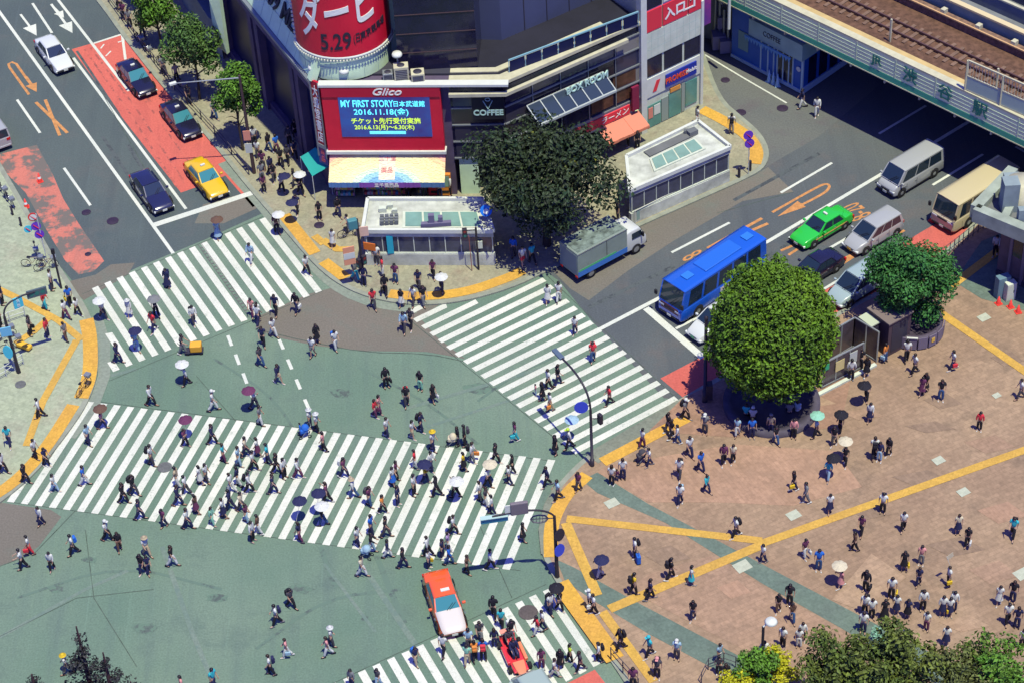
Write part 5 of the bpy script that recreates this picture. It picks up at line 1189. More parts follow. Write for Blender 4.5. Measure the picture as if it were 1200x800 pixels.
# delivery truck
tc = G(709, 304, .02); td = G(745, 286, .02) - G(672, 325, .02)
tk = thing('delivery_truck', 'silver green box truck with white cab parked under the big dark tree', 'truck', tc, math.atan2(td.y, td.x))
boxm = mat('truck_box', (.22, .27, .24), .4, metal=.2, vary=.15, scale=1)
bevel(MB().box((-.95, 0, 1.62), (4.2, 1.95, 1.95)).build('cargo_box', boxm, tk), .03)
for s_ in (-1, 1):
    MB().box((-.95, s_ * .985, .86), (4.2, .015, .42)).build('side_stripe', paint('truck_blue', (.02, .12, .40), .4), tk)
    MB().box((-1.4, s_ * .985, 1.14), (3.2, .014, .16)).build('side_stripe', paint('truck_green', (.05, .30, .12), .4), tk)
    MB().box((-.95, s_ * .98, 2.56), (4.22, .04, .06)).build('roof_rail', chrome, tk)
    MB().box((-.6, s_ * .984, 1.9), (.03, .02, 1.3)).build('door_seam', darkst, tk)
MB().box((-3.055, 0, 1.6), (.02, 1.7, 1.6)).build('rear_door', mat('truck_door', (.14, .17, .19), .5), tk)
MB().box((-.95, 0, 2.61), (3.9, 1.6, .02)).build('box_roof', mat('truck_roof', (.17, .22, .20), .7, vary=.7, scale=1.8), tk)
mb = MB(); mb.loft([ring_sec(1.2, 1.78, .45, 2.02, .1, .95), ring_sec(1.6, 1.8, .42, 2.08, .12, .93), ring_sec(2.35, 1.8, .42, 2.05, .14, .9), ring_sec(2.75, 1.78, .42, 1.35, .12, .95), ring_sec(2.9, 1.7, .5, 1.15, .1, .95)]); mb.build('cab', paint('white', (.46, .48, .46)), tk)
mb = MB(); mb.quad((2.80, -.78, 1.32), (2.80, .78, 1.32), (2.42, .70, 1.98), (2.42, -.70, 1.98)); mb.build('windscreen', cglass, tk)
for s_ in (-1, 1):
    MB().box((2.05, s_ * .885, 1.58), (.8, .03, .5)).build('side_window', cglass, tk)
    MB().box((2.9, s_ * .62, .82), (.08, .32, .2)).build('headlight', headl, tk)
    MB().box((2.45, s_ * 1.05, 1.55), (.1, .18, .34)).build('mirror', trim, tk)
    for x in (-1.9, 2.0): wheel(tk, x, s_ * .82, .40, .24, s_)
    MB().box((-3.06, s_ * .8, .62), (.05, .25, .14)).build('tail_light', taill, tk)
MB().box((0, 0, .52), (5.6, .8, .16)).build('chassis', trim, tk); MB().box((2.94, 0, .5), (.08, 1.6, .2)).build('front_bumper', trim, tk)
# open kart with two seated riders
kc = G(603, 770, .02); kd = G(616, 798, .02) - G(592, 744, .02)
kt = thing('open_kart', 'open red and orange kart crossing the bottom crosswalk among walkers', 'kart', kc, math.atan2(kd.y, kd.x))
ro_, oo_ = paint('kart_red', (.50, .03, .04)), paint('kart_orange', (.60, .18, .08))
bevel(MB().box((0, 0, .26), (2.6, .86, .14)).build('floor_pan', ro_, kt), .04)
for s_ in (-1, 1):
    bevel(MB().box((0, s_ * .5, .36), (1.3, .2, .24)).build('side_pod', oo_ if s_ > 0 else ro_, kt), .05)
    for x in (-.95, .95): wheel(kt, x, s_ * .58, .2, .2, s_)
mb = MB(); mb.loft([ring_sec(.7, .7, .2, .5, .08), ring_sec(1.2, .6, .2, .42, .08), ring_sec(1.5, .4, .22, .32, .05)]); mb.build('nose', oo_, kt)
mb = MB(); mb.tube([(.5, 0, .3), (.35, 0, .62)], .02, 6); mb.lathe([(.16, -.01), (.18, 0), (.16, .01)], 16, (.33, 0, .64)); mb.build('steering_wheel', trim, kt)
for x in (-.05, -.85): bevel(MB().box((x - .25, 0, .55), (.1, .5, .55)).box((x, 0, .36), (.5, .5, .1)).build('seat', trim, kt), .02)
mb = MB(); mb.bar((-1.3, -.45, .4), (-1.3, .45, .4), .12, .3); mb.build('rear_bumper', ro_, kt)
mb = MB(); mb.box((-1.25, 0, .95), (.3, .8, .04)); mb.bar((-1.25, -.3, .4), (-1.25, -.3, .95), .04, .04); mb.bar((-1.25, .3, .4), (-1.25, .3, .95), .04, .04); mb.build('rear_wing', mat('pale_red', (.55, .22, .17), .5), kt)

# ================================================================== TREES
barkm = mat('bark', (.06, .045, .035), .95, vary=.4, scale=3)
def leafm(name, c, c2, isl=.45, spec=.25):
    m = mat(name, c, .6, vary=.9, scale=.45, alt=c2, island=isl, spec=spec)
    b = m.node_tree.nodes['Principled BSDF']
    return m
rt = random.Random(21)
def leaf_cloud(mb, clumps, n, size, rnd, flat=.5, droop=0.0, shell=.55):
    """leaf-sized faces through the volume of ellipsoid clumps (centre, rx, ry, rz)"""
    wts = [c[1] * c[2] * c[3] for c in clumps]; tot = sum(wts)
    for c, w in zip(clumps, wts):
        C = Vector(c[0])
        for _ in range(int(n * w / tot)):
            d = Vector((rnd.gauss(0, 1), rnd.gauss(0, 1), rnd.gauss(0, 1))).normalized()
            r = (shell + (1 - shell) * rnd.random()) if rnd.random() < .8 else rnd.random()
            p = C + Vector((d.x * c[1] * r, d.y * c[2] * r, d.z * c[3] * r))
            s = size * rnd.uniform(.6, 1.35)
            nrm = (d * .7 + Vector((rnd.gauss(0, .5), rnd.gauss(0, .5), rnd.gauss(.35, .5)))).normalized()
            u = nrm.orthogonal().normalized(); u.rotate(Matrix.Rotation(rnd.uniform(0, 6.28), 3, nrm)); v = nrm.cross(u)
            a, b_ = u * s * .5, v * s * .28
            bend = nrm * s * .12
            mb.add([p - a, p - b_ - bend * 0 + bend, p + a, p + b_ + bend], [(0, 1, 2, 3)])
def limbs(mb, base, top, r0, spread, n, rnd):
    mb.tube([base, base * .6 + top * .4 + Vector((rnd.uniform(-.1, .1), rnd.uniform(-.1, .1), 0)), top], [r0, r0 * .75, r0 * .4], 8)
    for k in range(n):
        a = 6.283 * k / n + rnd.random(); s = base * (1 - .45 - .1 * (k % 3)) + top * (.45 + .1 * (k % 3))
        e = s + Vector((math.cos(a) * spread, math.sin(a) * spread, spread * rnd.uniform(.35, .9)))
        m_ = (s + e) / 2 + Vector((0, 0, .2)); mb.tube([s, m_, e], [r0 * .4, r0 * .25, r0 * .08], 6)
def tree(name, label, gx, gy, hc, rx, rz, lm, n, size, clump_n=14, seed=1, r0=.22, ry=None, group=None, shape='loose', shell=.55, cat='tree', crown_s=1.0):
    rnd = random.Random(seed); z = gz(gx, gy); B = G(gx, gy, z); t = thing(name, label, cat, B, 0, group); ry = ry or rx
    tr = MB(); limbs(tr, Vector((0, 0, 0)), Vector((rnd.uniform(-.2, .2), 0, hc)), r0, rx * .6, 7, rnd); tr.build('trunk', barkm, t)
    cl = []
    if shape == 'loose':
        for k in range(clump_n):
            d = Vector((rnd.gauss(0, 1), rnd.gauss(0, 1), rnd.gauss(.15, .8))).normalized(); r = rnd.uniform(.45, .85)
            s = rnd.uniform(.26, .46) * crown_s
            if crown_s < 1: r *= 1.12
            cl.append(((d.x * rx * r, d.y * ry * r, hc + d.z * rz * r), rx * s, ry * s, rz * s * .85))
        cl.append(((0, 0, hc), rx * .5, ry * .5, rz * .55))
    elif shape == 'round':
        cl.append(((0, 0, hc), rx * .95, ry * .95, rz * .96))
        for k in range(70):
            a = rnd.uniform(0, 6.28); zz = rnd.uniform(-.85, 1); q = math.sqrt(max(0, 1 - zz * zz)) * .86
            cl.append(((math.cos(a) * q * rx, math.sin(a) * q * ry, hc + zz * .90 * rz), rx * rnd.uniform(.14, .27), ry * .2, rz * rnd.uniform(.13, .22)))
    mb = MB(); leaf_cloud(mb, cl, n, size, rnd, shell=shell); mb.build('crown', lm, t)
    if shape == 'round':   # dense inner twigs so that no light passes
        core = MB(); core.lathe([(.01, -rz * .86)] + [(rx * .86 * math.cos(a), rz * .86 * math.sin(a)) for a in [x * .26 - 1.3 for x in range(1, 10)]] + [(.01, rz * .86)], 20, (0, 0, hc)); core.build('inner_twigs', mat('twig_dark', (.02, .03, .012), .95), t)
    return t
darkleaf = leafm('leaf_dark', (.012, .028, .013), (.026, .036, .014), .6)
brightleaf = leafm('leaf_bright', (.075, .17, .015), (.045, .11, .012), .5)
limeleaf = leafm('leaf_lime', (.082, .155, .006), (.045, .105, .008), .5)
deepleaf = leafm('leaf_deep', (.022, .095, .022), (.035, .12, .022), .45)
goldleaf = leafm('leaf_gold', (.36, .34, .01), (.27, .28, .01), .3)
olive = leafm('leaf_olive', (.045, .075, .014), (.105, .125, .022), .65)
gloom = leafm('leaf_gloom', (.018, .02, .022), (.03, .028, .03), .5)
tree('broadleaf_tree', 'large dark spreading tree over the pavement beside the truck', 641, 287, 5.9, 5.1, 3.4, darkleaf, 15000, .33, 40, 5, .3, ry=4.3)
big = [o for o in COL.objects if o.name == 'broadleaf_tree'][0]
rnd = random.Random(4)
mb = MB(); leaf_cloud(mb, [((1.9, -1.2, 7.4), .9, .8, .6), ((3.2, .6, 6.8), .8, .7, .5), ((-.6, 1.8, 7.6), .7, .6, .5)], 260, .3, rnd); mb.build('yellow_leaves', leafm('leaf_tip', (.16, .16, .02), (.10, .12, .02), .4), big)
tree('clipped_round_tree', 'clipped globe shaped tree on the plaza corner by the red lane', 902, 472, 6.0, 4.0, 4.5, limeleaf, 34000, .25, seed=8, r0=.25, shape='round', shell=.86)
tree('plaza_tree', 'smaller dense deep green tree in a round planter by the gate', 1068, 383, 4.3, 2.9, 3.4, deepleaf, 15000, .25, 30, 11, .2)
for gx, gy, hc, r, n, lm, lab, sd in ((190, 56, 3.6, 1.75, 3000, brightleaf, 'street tree nearest the top edge above the parked black taxi', 3), (234, 116, 4.7, 2.1, 4200, leafm('leaf_mid', (.038, .085, .022), (.06, .12, .02), .5), 'darker street tree in the middle of the row by the department store', 6), (285, 176, 4.9, 1.85, 3600, brightleaf, 'light green street tree nearest the yellow taxi', 9)):
    tree('street_tree', lab, gx, gy, hc, r, r * 1.5, lm, int(n * 1.35), .26, 15, sd, .11, group='street trees along the left road')
tree('street_tree', 'street tree cut by the top edge behind the first street tree', 165, 12, 3.5, 1.4, 1.6, brightleaf, 2000, .26, 10, 15, .1, group='street trees along the left road')
for gx, gy, hc, r, rz, n, lm, lab, sd in ((998, 850, 4.2, 2.9, 2.4, 8000, olive, 'olive leaved tree at the bottom edge right of the yellow shrub', 31), (1042, 860, 5.0, 2.7, 2.6, 7000, olive, 'tallest olive tree of the bottom right row below the schoolchildren', 32), (1118, 872, 4.0, 2.8, 2.2, 6000, leafm('leaf_olive2', (.06, .085, .02), (.10, .10, .035), .6), 'low olive tree between two taller ones at the bottom edge', 33), (1176, 866, 4.2, 3.4, 2.5, 8000, leafm('leaf_fresh', (.055, .15, .015), (.09, .13, .02), .6), 'fresh green tree near the bottom right corner', 34)):
    tree('edge_tree', lab, gx, gy, hc, r, rz, lm, int(n * .8), .27, 34, sd, .15, shell=.35, crown_s=.72, group='trees along the bottom right edge')
tree('yellow_shrub', 'bright yellow leaved shrub around the lamp post at the bottom edge', 914, 802, 1.5, 1.2, 1.1, goldleaf, 1700, .2, 9, 41, .06, cat='shrub'); tree('yellow_shrub', 'low yellow shrub cut by the bottom edge left of the lamp post', 868, 824, 1.5, 1.3, 1.0, goldleaf, 1300, .2, 8, 42, .06, cat='shrub')
tree('green_shrub', 'green shrub beside the lamp post at the bottom edge', 884, 803, 1.8, 1.3, 1.3, brightleaf, 1900, .22, 9, 43, .06, cat='shrub')
tree('flower_bush', 'pale mint flowering bush behind the schoolchildren', 1030, 758, .7, .75, .6, leafm('leaf_mint', (.22, .40, .30), (.10, .25, .15), .5), 500, .16, 6, 44, .04, cat='bush')
# dark conifers at the bottom left
def conifer(label, gx, gy, h, r, seed):
    rnd = random.Random(seed); B = G(gx, gy, 0); t = thing('conifer', label, 'tree', B, 0, 'dark conifers at the bottom left')
    MB().tube([(0, 0, 0), (.05, 0, h * .6), (.1, 0, h)], [.2, .14, .04], 8).build('trunk', mat('plum_bark', (.045, .02, .025), .9), t)
    mb = MB(); cl = []
    for k in range(9):
        f = .25 + .7 * k / 9; 
        for j in range(4): a = rnd.uniform(0, 6.28); rr_ = r * (1.05 - f) * rnd.uniform(.6, 1.25); cl.append(((math.cos(a) * rr_ * .7, math.sin(a) * rr_ * .7, h * f), rr_ * .5 + .12, rr_ * .5 + .12, .22))
    leaf_cloud(mb, cl, 2600, .2, rnd); mb.build('crown', gloom, t)
conifer('tall thin dark conifer at the bottom left edge', 118, 850, 8.2, 1.9, 3); conifer('broad dark conifer right of the tall thin one at the bottom edge', 143, 860, 6.8, 2.2, 4); conifer('low dark conifer with only its tip showing at the bottom edge', 56, 862, 5.2, 1.6, 5); conifer('small dark conifer tip at the far right of the dark conifers', 168, 868, 5.0, 1.2, 6)
# planters
t = thing('round_planter', 'dark round planter wall with metal panels around the smaller plaza tree', 'planter', G(1068, 386, .12))
MB().lathe([(1.9, 0), (1.95, .95), (1.65, .95), (1.6, .7), (.01, .7)], 28).build('wall', mat('planter_violet', (.07, .055, .085), .7, vary=.3, scale=2), t)
for k, a in enumerate((-2.1, -1.75, -1.4, -1.05, -.7, -.35)):
    MB().box((math.cos(a) * 2.02, math.sin(a) * 2.02, .55), (.06, .62, .9), a).build('panel', mat('planter_panel', (.13, .11, .16), .5), t)
MB().box((math.cos(-1.05) * 2.07, math.sin(-1.05) * 2.07, .6), (.03, .26, .34), -1.05).build('emblem', mat('gold_emblem', (.5, .33, .06), .4), t)
MB().box((math.cos(-1.75) * 2.05, math.sin(-1.75) * 2.05, 1.06), (.12, .7, .06), -1.75).build('cap', whitem, t)
t = thing('low_planter', 'dark low bench wall around the foot of the clipped round tree', 'planter', G(904, 474, .12))
MB().lathe([(3.0, 0), (3.0, .42), (2.5, .42), (2.5, .3), (.01, .3)], 32).build('bench_wall', mat('bench_violet', (.07, .06, .085), .8, vary=.3, scale=1.5), t)
# ================================================================== PEOPLE
CLO = {'w': ('white', (.47, .48, .46)), 'c': ('cream', (.46, .41, .30)), 'k': ('black', (.010, .009, .016)), 'n': ('navy', (.014, .016, .06)), 'b': ('blue', (.015, .10, .42)), 's': ('pale blue', (.24, .36, .45)),
       't': ('turquoise', (.03, .33, .38)), 'y': ('yellow', (.52, .36, .02)), 'o': ('orange', (.56, .19, .04)), 'r': ('red', (.50, .03, .045)), 'p': ('pink', (.50, .22, .22)), 'v': ('plum', (.10, .025, .07)),
       'g': ('grey', (.14, .145, .155)), 'e': ('beige', (.33, .27, .18)), 'm': ('mint', (.20, .42, .31)), 'j': ('denim blue', (.03, .07, .17)), 'u': ('brown', (.10, .055, .04)), 'd': ('dark grey', (.045, .042, .055)), 'l': ('lilac', (.30, .20, .36)), 'x': ('lime', (.35, .50, .04))}
def cloth(k): return mat('cloth_' + CLO[k][0].replace(' ', '_'), CLO[k][1], .85, vary=.12, scale=6)
SKIN = [mat('skin_light', (.40, .255, .18), .6), mat('skin_tan', (.34, .20, .135), .6), mat('skin_warm', (.37, .23, .155), .6)]
HAIR = [mat('hair_black', (.008, .007, .009), .45), mat('hair_soft_black', (.010, .008, .012), .5), mat('hair_dark_brown', (.020, .011, .009), .5)]
HAIRG, HAIRB = mat('hair_grey', (.24, .24, .24), .6), mat('hair_blond', (.42, .30, .12), .6)
eyem, lipm = mat('eye_dark', (.01, .008, .008), .3), mat('lip', (.28, .10, .09), .5)

def skin_mesh(name, verts, edges, rad, mats, root=0, lev=1, post=None):
    me = bpy.data.meshes.new(name); me.from_pydata(verts, edges, []); o = bpy.data.objects.new(name, me); COL.objects.link(o)
    sk = o.modifiers.new('skin', 'SKIN'); sk.use_smooth_shade = True
    if not me.skin_vertices: 
        bm = bmesh.new(); bm.from_mesh(me); bm.verts.layers.skin.verify(); bm.to_mesh(me); bm.free()
    for i, v in enumerate(me.skin_vertices[0].data): v.radius = (rad[i], rad[i]); v.use_root = (i == root)
    if lev: 
        ss = o.modifiers.new('sub', 'SUBSURF'); ss.levels = lev
    out = bpy.data.meshes.new_from_object(o.evaluated_get(bpy.context.evaluated_depsgraph_get()))
    bpy.data.objects.remove(o); bpy.data.meshes.remove(me)
    out.name = name; out.materials.clear()
    for mt in mats: out.materials.append(mt)
    for p in out.polygons: p.use_smooth = True; p.material_index = 0
    if post:
        for v in out.vertices: post(v.co)
    return out

class Sk:
    def __init__(s): s.v = []; s.e = []; s.r = []
    def n(s, p, r, par=None):
        s.v.append(tuple(p)); s.r.append(r)
        if par is not None: s.e.append((par, len(s.v) - 1))
        return len(s.v) - 1
def rotx(p, a): return Vector((p[0], p[1] * math.cos(a) + p[2] * math.sin(a), -p[1] * math.sin(a) + p[2] * math.cos(a)))
def skeleton(legs, arms, lean=0.0, splay=0.0, fem=False):
    """joint positions; forward is +Y.  legs: ((hip swing, knee bend) left, right); arms: ((swing, elbow, outward) ...)"""
    J = {}; hipz = .90
    sw = .165 if fem else .185
    J['pelvis'] = Vector((0, 0, .96)); J['waist'] = Vector((0, .01, 1.09)); J['chest'] = Vector((0, .0 + lean * .25, 1.28)); J['nb'] = Vector((0, lean * .4, 1.43)); J['neck'] = Vector((0, .015 + lean * .45, 1.47)); J['h1'] = Vector((0, .03 + lean * .5, 1.545)); J['h2'] = Vector((0, .035 + lean * .55, 1.62))
    for i, sd in ((0, -1), (1, 1)):
        th, kn = legs[i]; hip = Vector((sd * .085, 0, hipz))
        k = hip + rotx((sd * splay, 0, -.44), -R(th)); a = k + rotx((sd * splay * .6, 0, -.41), -R(th - kn))
        f = a + rotx((sd * .02, .16, -.05), -R((th - kn) * .35)); hl = a + rotx((0, -.05, -.05), -R((th - kn) * .35))
        J['hip%d' % i], J['knee%d' % i], J['ank%d' % i], J['toe%d' % i], J['heel%d' % i] = hip, k, a, f, hl
        sh = Vector((sd * sw, lean * .33, 1.40)); s_, e_, o_ = arms[i]
        el = sh + rotx((sd * (.03 + o_), 0, -.27), -R(s_)); wr = el + rotx((-sd * .02 + sd * o_ * .3, 0, -.24), -R(s_ + e_)); hd = wr + rotx((0, 0, -.085), -R(s_ + e_))
        J['sh%d' % i], J['el%d' % i], J['wr%d' % i], J['hd%d' % i] = sh, el, wr, hd
        J['ha%d' % i] = R(s_ + e_)
    mz = min(J['toe0'].z, J['toe1'].z, J['heel0'].z, J['heel1'].z) - .035
    for k_, v in J.items():
        if isinstance(v, Vector): J[k_] = v - Vector((0, 0, mz))
    J['dz'] = mz
    return J
def flat_torso(J, fem):
    z0, z1 = J['pelvis'].z - .05, J['nb'].z
    def f(co):
        if z0 < co.z < z1 and abs(co.x) < .17: co.y *= .74
    return f
def build_pose(pn, legs, arms, lean=0.0, splay=0.0, fem=False):
    J = skeleton(legs, arms, lean, splay, fem); T = {'J': J}
    post = flat_torso(J, fem)
    # one continuous body
    s = Sk(); p = s.n(J['pelvis'], .115); w = s.n(J['waist'], .098, p); c = s.n(J['chest'], .125, w); nb = s.n(J['nb'], .07, c); ne = s.n(J['neck'], .05, nb); h1 = s.n(J['h1'], .078, ne); h2 = s.n(J['h2'], .076, h1)
    for i, sd in ((0, -1), (1, 1)):
        hp = s.n(J['hip%d' % i], .088, p); k = s.n(J['knee%d' % i], .054, hp); cf = s.n(J['knee%d' % i] * .7 + J['ank%d' % i] * .3 + Vector((0, -.012, 0)), .052, k); a = s.n(J['ank%d' % i], .034, cf); s.n(J['toe%d' % i], .03, a)
        sh = s.n(J['sh%d' % i], .052, c); el = s.n(J['el%d' % i], .037, sh); wr = s.n(J['wr%d' % i], .025, el); hd = s.n(J['hd%d' % i] * .6 + J['wr%d' % i] * .4, .030, wr)
        an = -J['ha%d' % i]; B = J['hd%d' % i] * .7 + J['wr%d' % i] * .3
        for q, ln in enumerate((.062, .072, .068, .055)):
            off = rotx((0, (.027 - q * .018), -.03), an); t1 = B + off; t2 = B + rotx((-sd * .008, (.029 - q * .019), -.03 - ln * .55), an); t3 = B + rotx((-sd * .022, (.029 - q * .019), -.03 - ln), an)
            f1 = s.n(t1, .010, hd); f2 = s.n(t2, .009, f1); s.n(t3, .007, f2)
        t1 = B + rotx((-sd * .004, .038, .012), an); t2 = B + rotx((-sd * .012, .052, -.022), an); f1 = s.n(t1, .011, hd); s.n(t2, .008, f1)
    body = skin_mesh('body_' + pn, s.v, s.e, s.r, [SKIN[0], eyem, lipm], 0, 1, post)
    # face: nose, ears, eyes and mouth joined into the same mesh
    H = (J['h1'] + J['h2']) / 2
    fb = MB()
    fb.add([H + Vector(q) for q in ((-.012, .078, -.015), (.012, .078, -.015), (0, .104, -.018), (0, .082, .022))], [(0, 1, 2), (0, 2, 3), (1, 3, 2)], 0)
    for sd in (-1, 1):
        fb.box(H + Vector((sd * .083, -.002, 0)), (.016, .03, .05), 0, 0); fb.box(H + Vector((sd * .031, .082, .018)), (.022, .012, .010), 0, 1)
    fb.box(H + Vector((0, .084, -.042)), (.04, .010, .010), 0, 2)
    bm = bmesh.new(); bm.from_mesh(body); tm = fb.mesh('t', [SKIN[0], eyem, lipm]); bm.from_mesh(tm); bm.to_mesh(body); bm.free(); bpy.data.meshes.remove(tm)
    T['body'] = body
    one = [cloth('w')]
    def top(name, sleeve):
        s = Sk(); p = s.n(J['pelvis'] + Vector((0, 0, -.03)), .158); w = s.n(J['waist'], .148, p); c = s.n(J['chest'], .170, w); nb = s.n(J['nb'] + Vector((0, 0, -.005)), .095, c)
        for i in (0, 1):
            sh = s.n(J['sh%d' % i], .085, c); E, Wv = J['el%d' % i], J['wr%d' % i]
            if sleeve < 1: s.n(J['sh%d' % i] * (1 - sleeve) + E * sleeve, .078, sh)
            else: e = s.n(E, .066, sh); s.n(E * .12 + Wv * .88, .052, e)
        return skin_mesh(name, s.v, s.e, s.r, one, 0, 1, post)
    T['top_short'] = top('short_sleeved_top', .62); T['top_long'] = top('long_sleeved_top', 1.0)
    def legsm(name, f):
        s = Sk(); p = s.n(J['pelvis'] + Vector((0, 0, .04)), .135); p2 = s.n(J['pelvis'] + Vector((0, 0, -.04)), .142, p)
        for i in (0, 1):
            hp = s.n(J['hip%d' % i] + Vector((0, 0, -.02)), .120, p2); K, A = J['knee%d' % i], J['ank%d' % i]
            if f < 1: s.n(J['hip%d' % i] * (1 - f) + K * f, .100, hp)
            else: k = s.n(K, .092, hp); s.n(A * .9 + K * .1, .076, k)
        return skin_mesh(name, s.v, s.e, s.r, one, 0, 1, post)
    T['trousers'] = legsm('trousers', 1.0); T['shorts'] = legsm('shorts', .8)
    def skirt(name, zt, zh, wt, wh):
        ky = (J['knee0'].y + J['knee1'].y) / 2; spread = abs(J['knee0'].y - J['knee1'].y) / 2
        mb = MB(); rings = []
        for q in range(6):
            f = q / 5; z = zt + (zh - zt) * f - J['dz']; rx = wt + (wh - wt) * f; ry = wt * .8 + (max(wh * .85, spread + .10) - wt * .8) * f
            rings.append([(math.cos(a) * rx * (1 + .05 * f * math.cos(7 * a)), ky * f * .7 + math.sin(a) * ry * (1 + .05 * f * math.cos(7 * a)), z) for a in [6.2832 * k / 20 for k in range(20)]])
        mb.loft(rings, 0, False); me = mb.mesh(name, one); return me
    T['skirt'] = skirt('skirt', 1.04, .50, .135, .25); T['long_skirt'] = skirt('long_skirt', 1.06, .30, .135, .29)
    def shoe(i):
        A, To, Hh = J['ank%d' % i], J['toe%d' % i], J['heel%d' % i]; d = (To - Hh); d.normalize(); x = Vector((1, 0, 0)); u = x.cross(d)
        rings = []
        for f, w_, h_ in ((-.05, .03, .05), (.0, .04, .085), (.09, .044, .075), (.18, .048, .05), (.25, .03, .03)):
            c = Hh + d * f; rings.append([c - x * w_ - u * .035, c + x * w_ - u * .035, c + x * w_ * .8 + u * (h_ - .035), c - x * w_ * .8 + u * (h_ - .035)])
        mb = MB(); mb.loft(rings); return mb.mesh('shoe', one)
    T['shoe0'], T['shoe1'] = shoe(0), shoe(1)
    def hair(name, long):
        mb = MB(); c = H + Vector((0, -.012, .018)); NL, NT = 9, 16; rings = []
        for i in range(NL + 1):
            el = -1.15 + (1.15 + 1.5) * i / NL; row = []
            for k in range(NT):
                az = 6.2832 * k / NT; d = Vector((math.cos(el) * math.cos(az), math.cos(el) * math.sin(az), math.sin(el)))
                q = Vector((d.x * .108, d.y * .118, d.z * .118))
                if d.y > .35 and d.z < .1: q.y *= .35; q.x *= .86            # open at the face
                if long and d.z < -.2 and d.y < .35: q.z -= .16 * (-d.z); q.x *= 1.05; q.y -= .02
                row.append(c + q)
            rings.append(row)
        mb.loft(rings); return mb.mesh(name, [HAIR[0]])
    T['hair_short'] = hair('hair', False); T['hair_long'] = hair('long_hair', True)
    T['H'] = H
    return T
POSES = {}
for fem in (False, True):
    s_ = 'f' if fem else 'm'
    POSES['W' + s_] = build_pose('walk' + s_, ((20, 6), (-15, 20)), ((-13, 10, .0), (16, 20, .0)), .03, fem=fem)
    POSES['V' + s_] = build_pose('stroll' + s_, ((-10, 14), (11, 5)), ((11, 18, .0), (-8, 10, .01)), .02, fem=fem)
    POSES['S' + s_] = build_pose('stand' + s_, ((1, 2), (-2, 3)), ((2, 8, .04), (-2, 10, .04)), .0, .02, fem=fem)
    POSES['P' + s_] = build_pose('phone' + s_, ((2, 3), (-2, 4)), ((8, 14, .03), (22, 98, -.01)), .04, .02, fem=fem)
    POSES['U' + s_] = build_pose('umbrella' + s_, ((16, 5), (-14, 16)), ((-12, 10, .02), (25, 112, .0)), .02, fem=fem)
    POSES['C' + s_] = build_pose('push' + s_, ((16, 6), (-12, 16)), ((32, 28, .0), (32, 28, .0)), .06, fem=fem)
    POSES['Z' + s_] = build_pose('sit' + s_, ((84, 82), (80, 80)), ((28, 40, .0), (24, 46, .0)), .03, .03, fem=fem)
# ---- bags and umbrellas (each a thing of its own; first of a kind is built, then copied) --------------------
def box_round(sz, m_, w=.03):
    mb = MB(); mb.box((0, 0, 0), sz); o = mb.build('tmp', m_); bevel(o, w, 2); 
    me = bpy.data.meshes.new_from_object(o.evaluated_get(bpy.context.evaluated_depsgraph_get())); bpy.data.objects.remove(o); return me
ME_PACK, ME_POCK = box_round((.31, .17, .44), cloth('k'), .05), box_round((.24, .06, .20), cloth('k'), .025)
ME_BAG, ME_CASE = box_round((.12, .34, .28), cloth('k'), .03), box_round((.40, .24, .60), cloth('k'), .04)
mb = MB(); mb.tube([(0, -.09, .12), (0, -.06, .26), (0, .06, .26), (0, .09, .12)], .012, 6); ME_HAND = mb.mesh('handle', [cloth('k')])
mb = MB(); mb.tube([(-.1, 0, .28), (-.1, -.0, .62), (.1, 0, .62), (.1, 0, .28)], .013, 6); ME_PULL = mb.mesh('handle', [darkst])
mb = MB(); mb.box((0, 0, -.33), (.34, .2, .06)); ME_WHL = mb.mesh('wheels', [tyre])
mb = MB(); ru = .45
for ring in (0,):
    rows = []
    for j in range(6):
        f = j / 5; row = []
        for k in range(32):
            a = 6.2832 * k / 32; sc = 1 - .05 * f * (1 - abs(math.cos(4 * a))) 
            row.append((math.cos(a) * ru * f * sc + .0001 * (f == 0), math.sin(a) * ru * f * sc, .20 * math.cos(f * 1.35) - .2 * math.cos(1.35) * 0 - .03 * f * (1 - abs(math.cos(4 * a)))))
        rows.append(row)
    mb.loft(rows, 0, False, False)
ME_CAN = mb.mesh('canopy', [cloth('k')])
mb = MB(); mb.tube([(0, 0, .24), (0, 0, -.74)], .012, 6); ME_SHAFT = mb.mesh('shaft', [steel])
mb = MB(); mb.tube([(0, 0, -.74), (0, 0, -.84), (.03, 0, -.88), (.06, 0, -.85)], .016, 6); ME_UH = mb.mesh('handle', [blackm])
hat_b = MB(); hat_b.lathe([(.001, .105), (.07, .10), (.098, .045), (.104, .0), (.19, -.012), (.19, -.022), (.10, -.01)], 18); ME_HAT = hat_b.mesh('hat', [cloth('w')])
cap_b = MB(); cap_b.lathe([(.001, .10), (.06, .09), (.098, .04), (.108, -.02), (.10, -.03)], 16); cap_b.box((0, .13, -.015), (.14, .12, .012)); ME_CAP = cap_b.mesh('cap', [cloth('w')])
def inst(name, me, m_, parent=None, loc=(0, 0, 0), rz=0.0, sc=1.0):
    o = bpy.data.objects.new(name, me); COL.objects.link(o)
    if parent: o.parent = parent
    o.location = loc; o.rotation_euler = (0, 0, rz); o.scale = (sc, sc, sc)
    if m_ is not None: o.material_slots[0].link = 'OBJECT'; o.material_slots[0].material = m_
    return o
